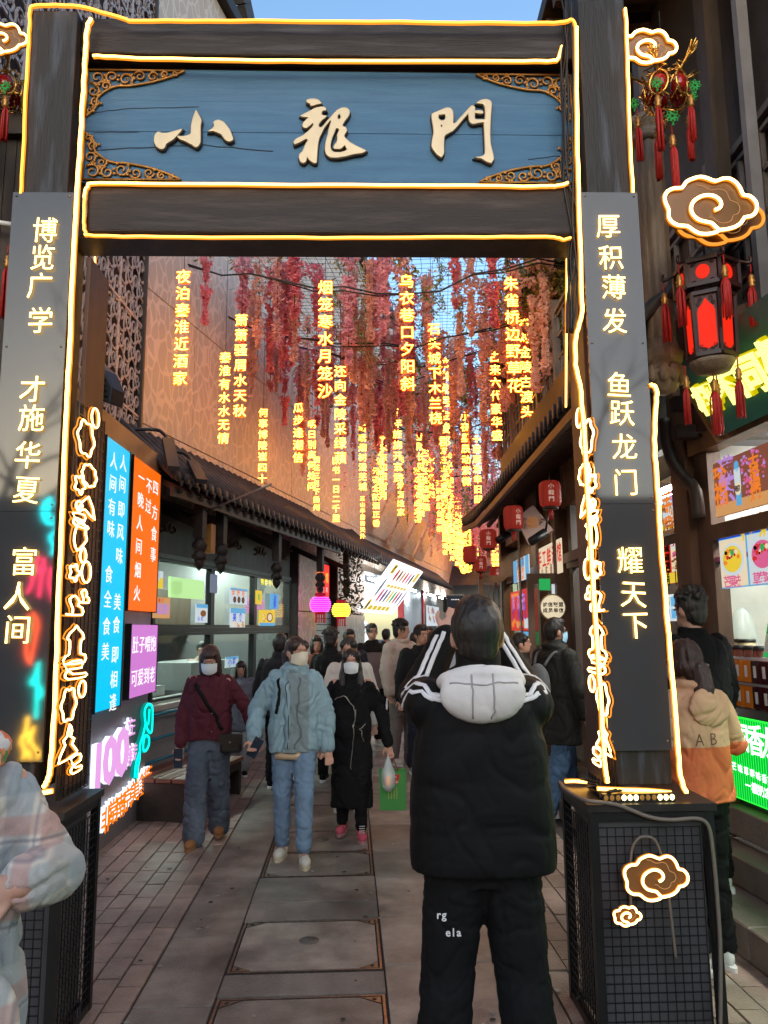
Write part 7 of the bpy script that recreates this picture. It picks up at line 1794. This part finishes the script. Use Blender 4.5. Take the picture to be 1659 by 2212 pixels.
# 4. blue jacket
BLU=cl('pale_blue',(.24,.36,.42),.6,.15,300); BLG=cl('grey_blue_puffer',(.20,.255,.28),.55,.15,300); JNB=cl('light_jeans',(.16,.245,.36),.85,.3,500,var=.25,vs=5); SNK=cl('sneaker',(.62,.58,.50),.6)
def bluefn(c): return 1 if (c.y<-.06 and -.055<c.x<.12 and c.z<1.36 and c.z>.76) else 0
res=person('masked woman in light blue jacket and pale jeans looking sideways',-.70,6.05,2,1.61,vox=.010,
  arms=(((.055,.01,-.165),(.070,-.02,-.325)),((-.085,.02,-.15),(-.090,-.075,-.27))),feet=((.10,-.20),(-.09,.02)),yaw=42,hair='pony',hairm=HAIRB,mask=pm('mask_cream',(.70,.64,.52),.75),
  coat=dict(m=[BLU,BLG],fn=bluefn,hem=.765,w=.198,d=.15,flare=1.02,s=(.08,.078,.060),amp=.011,sc=9,puff=.006,pitch=.145,high=.02,nr=.085,ncr=.03),legs=dict(m=JNB,r=(.105,.078,.062)),shoe=dict(m=SNK,sole=pm('sole_cream',(.6,.5,.35),.6)))
T=res['t']
stick([(-.055,-.2,1.33),(-.055,-.22,1.1),(-.06,-.22,.80)],T,res,'jacket_edge',BLU,.05,.010); stick([(-.035,-.2,1.33),(-.035,-.22,1.1),(-.04,-.22,.80)],T,res,'zip_line',BLKJ,.006,.016)
stick([(.05,-.2,1.36),(.05,-.22,1.1),(.05,-.22,.80)],T,res,'zip_line',cl('zip_grey',(.13,.16,.18)),.012,.006)
stick([(-.12,-.1,1.33),(-.135,-.17,1.2),(-.14,-.15,1.05)],T,res,'bag_strap',BLKJ,.028,.006)
MB().lathe([(.045,0),(.05,.012),(.045,.024)],(0,0,0),12).xf(M.Translation(res['EL'][1].lerp(res['WR'][1],.93))@(res['WR'][1]-res['EL'][1]).to_track_quat('Z','Y').to_matrix().to_4x4()).build('cuff_strap',BLKJ,T)
loft(MB(),[(.72,.16,.12,0,0),(.775,.165,.125,0,0)]).build('shirt_hem',cl('shirt_cream',(.6,.45,.3)),T)
phone(T,tuple(res['WR'][1]+V((.02,-.06,-.06))),'blue-cased phone in the hand of the woman in light blue',.5)
# 5. long black coat
res=person('masked woman in long black zipped coat and pink boots',-.285,6.6,0,1.50,vox=.010,arms=(((.075,.01,-.165),(.11,-.02,-.325)),((-.06,.01,-.165),(-.07,-.02,-.32))),feet=((.09,-.10),(-.09,.06,.02)),hair='down',mask=True,
  coat=dict(m=cl('black_wool',(.008,.008,.009),.9),hem=.24,w=.185,d=.135,flare=1.05,s=(.072,.066,.058),amp=.012,sc=7,high=.01,nr=.085,ncr=.03),legs=dict(m=BLKP,r=(.09,.07,.06)),shoe=dict(m=cl('pink_boot',(.50,.085,.13),.8),boot=True,sole=pm('sole_pink',(.4,.2,.2),.6)))
T=res['t']; ZP=pm('zip_silver',(.5,.45,.4),.3,metal=.9)
stick([(-.15,-.1,1.10),(-.09,-.2,1.13),(-.03,-.2,1.10),(.02,-.2,.98),(.015,-.2,.80),(.0,-.22,.55)],T,res,'zip',ZP,.006,.004); stick([(.05,-.2,1.03),(.022,-.2,.96),(.02,-.2,.9)],T,res,'zip',ZP,.006,.004); stick([(.13,-.2,.92),(.10,-.2,.86),(.15,-.2,.76)],T,res,'zip',ZP,.005,.004)
for s in (1,-1):
    mb=MB()
    for j in range(5): mb.tube([( .09-.022 if s==1 else -.09-.022,-.10-.14*0-.06-.012*j if s==1 else 0-.0,.05+.02*j),(.09+.022 if s==1 else -.09+.022,-.17-.012*j+.01 if s==1 else -.0,.052+.02*j)],.003,4)
    if s==1: mb.build('laces',M_WHITE,T)
q=T.matrix_world@(res['WR'][0]+V((.03,-.03,-.11)))
gb_=thing('shopping_bag','green paper shopping bag with red emblem, carried with a drinks bag','bag',W0,q); top=q.z-.10
MB().add([(q.x-.10,q.y-.05,top-.30),(q.x+.11,q.y-.05,top-.30),(q.x+.11,q.y+.05,top-.30),(q.x-.10,q.y+.05,top-.30),(q.x-.105,q.y-.055,top),(q.x+.115,q.y-.055,top),(q.x+.115,q.y+.045,top+.01),(q.x-.105,q.y+.045,top+.01)],[(0,3,2,1),(0,1,5,4),(1,2,6,5),(2,3,7,6),(3,0,4,7)]).build('bag_body',pm('paper_green',(.05,.26,.055),.5),gb_)
P=[(q.x-.055,q.y-.0585,top-.02),(q.x+.065,q.y-.0585,top-.02),(q.x+.045,q.y-.0585,top-.095),(q.x-.035,q.y-.0585,top-.095)]; MB().add(P,[(3,2,1,0)]).build('emblem',pm('emblem_red',(.5,.02,.02),.5),gb_)
for i,c in enumerate('金陵'): char(c,gb_,(q.x-.012+.034*i,q.y-.060,top-.043),'-y',.03,M_WHITE,'lettering',depth=.0005,off=.02)
for i,c in enumerate('特产食品'): char(c,gb_,(q.x-.028+.022*i,q.y-.060,top-.077),'-y',.02,M_WHITE,'lettering',depth=.0005,off=.02)
for j in range(4): MB().box(q.x-.03+.022*j,q.x-.026+.022*j,q.y-.0562,q.y-.0555,top-.21,top-.12).build('printed_line',pm('print_yellow',(.5,.45,.1),.6) if 'print_yellow2' not in bpy.data.materials else 0,gb_)
for s in (-1,1): MB().tube(smooth_path([(q.x-.04,q.y+.04*s,top),(q.x-.01,q.y,q.z+.03),(q.x+.05,q.y+.04*s,top)],4),.003,4).build('handle',M_RED,gb_)
db=thing('drinks_bag','clear plastic bag with an orange-printed drink cup held above the green bag','bag',W0,(q.x-.03,q.y-.09,q.z-.2))
MB().lathe([(.028,0),(.038,.12)],(q.x-.03,q.y-.09,q.z-.22),12).build('cup',M_WHITE,db); MB().box(q.x-.045,q.x-.02,q.y-.131,q.y-.127,q.z-.19,q.z-.12).build('cup_print',PAL['orange'],db)
MB().lathe([(.03,-.02),(.055,.02),(.06,.12),(.03,.19),(.008,.25)],(q.x-.03,q.y-.09,q.z-.22),12).build('bag_film',bpy.data.materials['bag_clear'],db)
# 6..  the crowd behind
GRC=cl('child_grey',(.12,.125,.16),.6); 
person('small girl in grey padded coat behind the woman in maroon',-1.73,9.4,8,1.30,vox=.012,feet=((.08,-.12),(-.08,.1)),hair='bob',pitch=8,coat=dict(m=GRC,hem=.50,w=.215,d=.17,s=(.09,.085,.07),puff=.006,pitch=.11,high=.02),legs=dict(m=cl('child_trouser',(.25,.25,.26)),r=(.11,.09,.085)),shoe=dict(m=BLKJ,boot=True))
RUST=cl('rust',(.20,.055,.035))
person('older woman in rust jacket with short dark hair standing behind, by the screen pillar',-.93,10.6,10,1.58,vox=.014,hair='bob',coat=dict(m=RUST,hem=.75,w=.21,d=.16,high=.0),legs=dict(m=BLKP),shoe=dict(m=BLKJ))
person('person in black coat turned away with thick dark hair',-.62,8.9,165,1.67,vox=.014,hair='messy',coat=dict(m=BLKJ,hem=.5,w=.22,d=.17,high=.03),legs=dict(m=BLKP),shoe=dict(m=BLKJ))
WHC=cl('white_wool',(.60,.56,.50))
person('woman in cream coat with pinned-up hair behind the long black coat',-.345,7.55,-8,1.60,vox=.012,hair='pony',glasses=True,pitch=12,coat=dict(m=WHC,hem=.62,w=.225,d=.15,s=(.085,.08,.065)),legs=dict(m=cl('cream_trouser',(.45,.42,.38))),shoe=dict(m=SNK))
person('dark-haired man in dark jacket half hidden behind the cream-coated woman',-.47,10.2,20,1.66,vox=.014,sex='m',hair='short',coat=dict(m=cl('navy',(.02,.022,.035)),hem=.75,w=.23,d=.16),legs=dict(m=BLKP),shoe=dict(m=BLKJ))
GP=cl('mauve_panel',(.16,.12,.13)); 
person('man with glasses in black and mauve padded jacket in the middle of the crowd',-.19,11.6,15,1.74,vox=.013,sex='m',hair='short',glasses=True,pitch=-6,coat=dict(m=[BLKJ,GP],fn=lambda c:1 if (abs(c.x)<.14 and c.y<-.04 and c.z<1.33) else 0,hem=.8,w=.235,d=.17,puff=.005,pitch=.13),legs=dict(m=BLKP),shoe=dict(m=SNK))
BEI=cl('beige_puffer',(.46,.37,.33),.5)
person('tall man in beige padded jacket and grey trousers turned to the right',.20,9.95,48,1.77,vox=.011,sex='m',hair='messy',yaw=25,feet=((.10,-.06),(-.09,.06)),coat=dict(m=BEI,hem=.84,w=.225,d=.17,s=(.095,.085,.065),puff=.008,pitch=.15,high=.0,nr=.09,ncr=.035),legs=dict(m=cl('grey_trouser',(.24,.20,.19)),r=(.11,.09,.075),long=True),shoe=dict(m=SNK))
person('man in black coat and dark trousers with short hair beside the man in beige',.425,9.3,18,1.71,vox=.011,sex='m',hair='short',yaw=12,feet=((.10,-.08),(-.09,.08)),coat=dict(m=cl('black_coat2',(.010,.010,.012)),hem=.70,w=.225,d=.15,s=(.08,.07,.06)),legs=dict(m=cl('dark_navy',(.016,.018,.03)),r=(.10,.085,.07)),shoe=dict(m=cl('grey_sneaker',(.25,.25,.28))))
person('woman with pale face and dark hair behind the man in the black coat',.66,10.8,40,1.62,vox=.014,hair='long',coat=dict(m=BLKJ,hem=.7,w=.21,d=.15),legs=dict(m=BLKP),shoe=dict(m=SNK))
person('man in black coat with his back turned, left behind the blue-jacketed woman',-1.16,8.6,170,1.62,vox=.014,sex='m',hair='short',coat=dict(m=cl('charcoal',(.016,.015,.018)),hem=.75,w=.225,d=.15,high=.03),legs=dict(m=BLKP),shoe=dict(m=BLKJ))
for i,(x_,y_,h_,r_) in enumerate(((.02,14.5,1.66,160),(.9,15.5,1.70,-20),(.5,13.2,1.60,150))):
    person(('person in dark coat far down the lane, turned away','person in dark jacket far down the lane, facing forward','shorter person in grey coat far down the lane')[i],x_,y_,r_,h_,vox=.02,hair=('short','long','bob')[i],coat=dict(m=(BLKJ,cl('dark_teal',(.02,.04,.045)),GRC)[i],hem=.7,w=.22,d=.16),legs=dict(m=BLKP),shoe=dict(m=BLKJ))
# right side of the lane
OLV=cl('olive_black',(.02,.020,.018),.7)
res=person('man with glasses and blue mask in dark coat and jeans',1.60,7.35,120,1.75,vox=.011,sex='m',hair='short',glasses=True,yaw=-12,mask=M_MASKB,feet=((.10,-.22),(-.09,.22)),coat=dict(m=OLV,hem=.62,w=.225,d=.16,s=(.085,.075,.06),high=.03,nr=.095,ncr=.035),legs=dict(m=cl('blue_jeans',(.06,.115,.20),.85,.3,500,var=.3),r=(.115,.095,.085),long=True),shoe=dict(m=SNK))
T=res['t']; q=T.matrix_world@V((.0,.25,1.15)); bp_=thing('backpack','light grey backpack on the man with the blue mask','backpack',W0,q)
b_=MB(); b_.ball((0,.22,1.14),(.14,.085,.21),16,12); b_.ball((0,.26,1.02),(.13,.08,.12),14,8); bm_=remesh(b_,.011,2,'pack'); bm_.transform(T.matrix_world); bm_.transform(M.Translation(-q)); setm(bm_,[cl('grey_pack',(.14,.15,.155),.7)]); o=bpy.data.objects.new('pack_body',bm_); link(o); o.parent=bp_
mb=MB()
for s in (1,-1): mb.tube(smooth_path([(s*.07,.20,1.33),(s*.11,.12,1.44),(s*.13,.0,1.42),(s*.14,-.14,1.30)],4),.014,6)
mb.xf(T.matrix_world).build('strap',bpy.data.materials['cloth_grey_pack'],bp_)
person('woman with tied-back dark hair facing right beside the backpack man',1.47,8.35,75,1.61,vox=.012,hair='pony',pitch=-6,coat=dict(m=cl('brown_black',(.03,.022,.02)),hem=.7,w=.21,d=.15,high=.01),legs=dict(m=cl('blue_jeans2',(.04,.05,.12))),shoe=dict(m=SNK))
person('tall man in black sweater with tousled hair at the skewer counter, seen from behind',1.86,4.72,205,1.72,z0=.17,vox=.010,sex='m',hair='messy',arms=(((.04,-.02,-.165),(.03,-.10,-.27)),((-.04,.0,-.165),(-.05,-.06,-.31))),coat=dict(m=cl('black_knit',(.007,.007,.008),.95,.4,200),hem=.78,w=.225,d=.15,s=(.085,.072,.055),high=-.01,amp=.007),legs=dict(m=BLKP,r=(.10,.085,.075)),shoe=dict(m=cl('shoe_white2',(.6,.62,.6))))
CO1=cl('coat_cream',(.58,.35,.22),.7); CO2=cl('coat_orange',(.60,.15,.06),.7)
res=person('woman in cream and orange hooded coat with long clipped hair',1.60,4.12,200,1.60,vox=.0085,hair='half',hairm=HAIRB,mask=True,yaw=12,pitch=10,arms=(((.07,-.01,-.15),(.02,-.13,-.20)),((-.08,-.02,-.15),(-.05,-.14,-.18))),fingers=True,
  coat=dict(m=[CO1,CO2],fn=lambda c:0 if c.z>1.075 else 1,hem=.80,w=.185,d=.14,flare=1.05,s=(.075,.072,.058),amp=.009,sc=8,nr=.085,ncr=.028),legs=dict(m=BLKP,r=(.10,.08,.07)),shoe=dict(m=cl('shoe_white3',(.62,.64,.62))))
T=res['t']; hd=MB(); hd.ball((0,.125,1.27),(.13,.035,.10),18,10); hm=remesh(hd,.009,2,'hood'); disp(hm,folds(.008,9,seed=2)); setm(hm,[CO1]); o=bpy.data.objects.new('hood',hm); place(o,T,None,None)
AB=cl('letter_brown',(.09,.05,.03))
for i,c in enumerate('AB'): char(c,T,(.12-.085*i,.172,1.125),'+y',.085,AB,'lettering',depth=.004,off=-.01)
mb=MB(); c_=res['A']@(res['HC']+V((0.0,.112,-.03))); 
for k_ in range(7): mb.ball(c_+V((-.03+.01*k_,.006,.004*sin(k_*2))),.006,6,4)
mb.build('hair_clip',M_STEEL,T)
q=res['WR'][1]+V((.02,-.08,.02)); phone(T,tuple(q),'grey phone held by the woman in the cream and orange coat',.4)
# shop workers
p=LS.hit(437,1386,0,-.75); person('shop worker with short dark hair behind the left shop window',p.x,p.y,20,p.z+0.0,fr=LS,vox=.013,sex='m',hair='short',pitch=15,coat=dict(m=cl('apron_tan',(.35,.25,.2)),hem=.8,w=.2,d=.14),legs=dict(m=BLKP),shoe=dict(m=BLKJ))
p=LS.hit(789,1340,0,-.35); res=person('cook in white cap and mask inside the bright snack shop',p.x,p.y,-10,p.z-.03,fr=LS,vox=.014,hair='short',mask=True,pitch=20,coat=dict(m=M_WHITE,hem=.8,w=.2,d=.14),legs=dict(m=BLKP),shoe=dict(m=BLKJ))
cp=MB(); cp.ball(res['HC']+V((0,.01,.075)),(.098,.108,.062),14,8); cp.ball(res['HC']+V((0,.01,.10)),(.10,.11,.05),14,8); cm_=remesh(cp,.01,2,'cap'); setm(cm_,[M_WHITE]); cm_.transform(res['A']); o=bpy.data.objects.new('cook_cap',cm_); place(o,res['t'],None,None)
for o in list(bpy.data.objects):
    if o.type=='EMPTY' and not o.children and not o.parent: bpy.data.objects.remove(o)
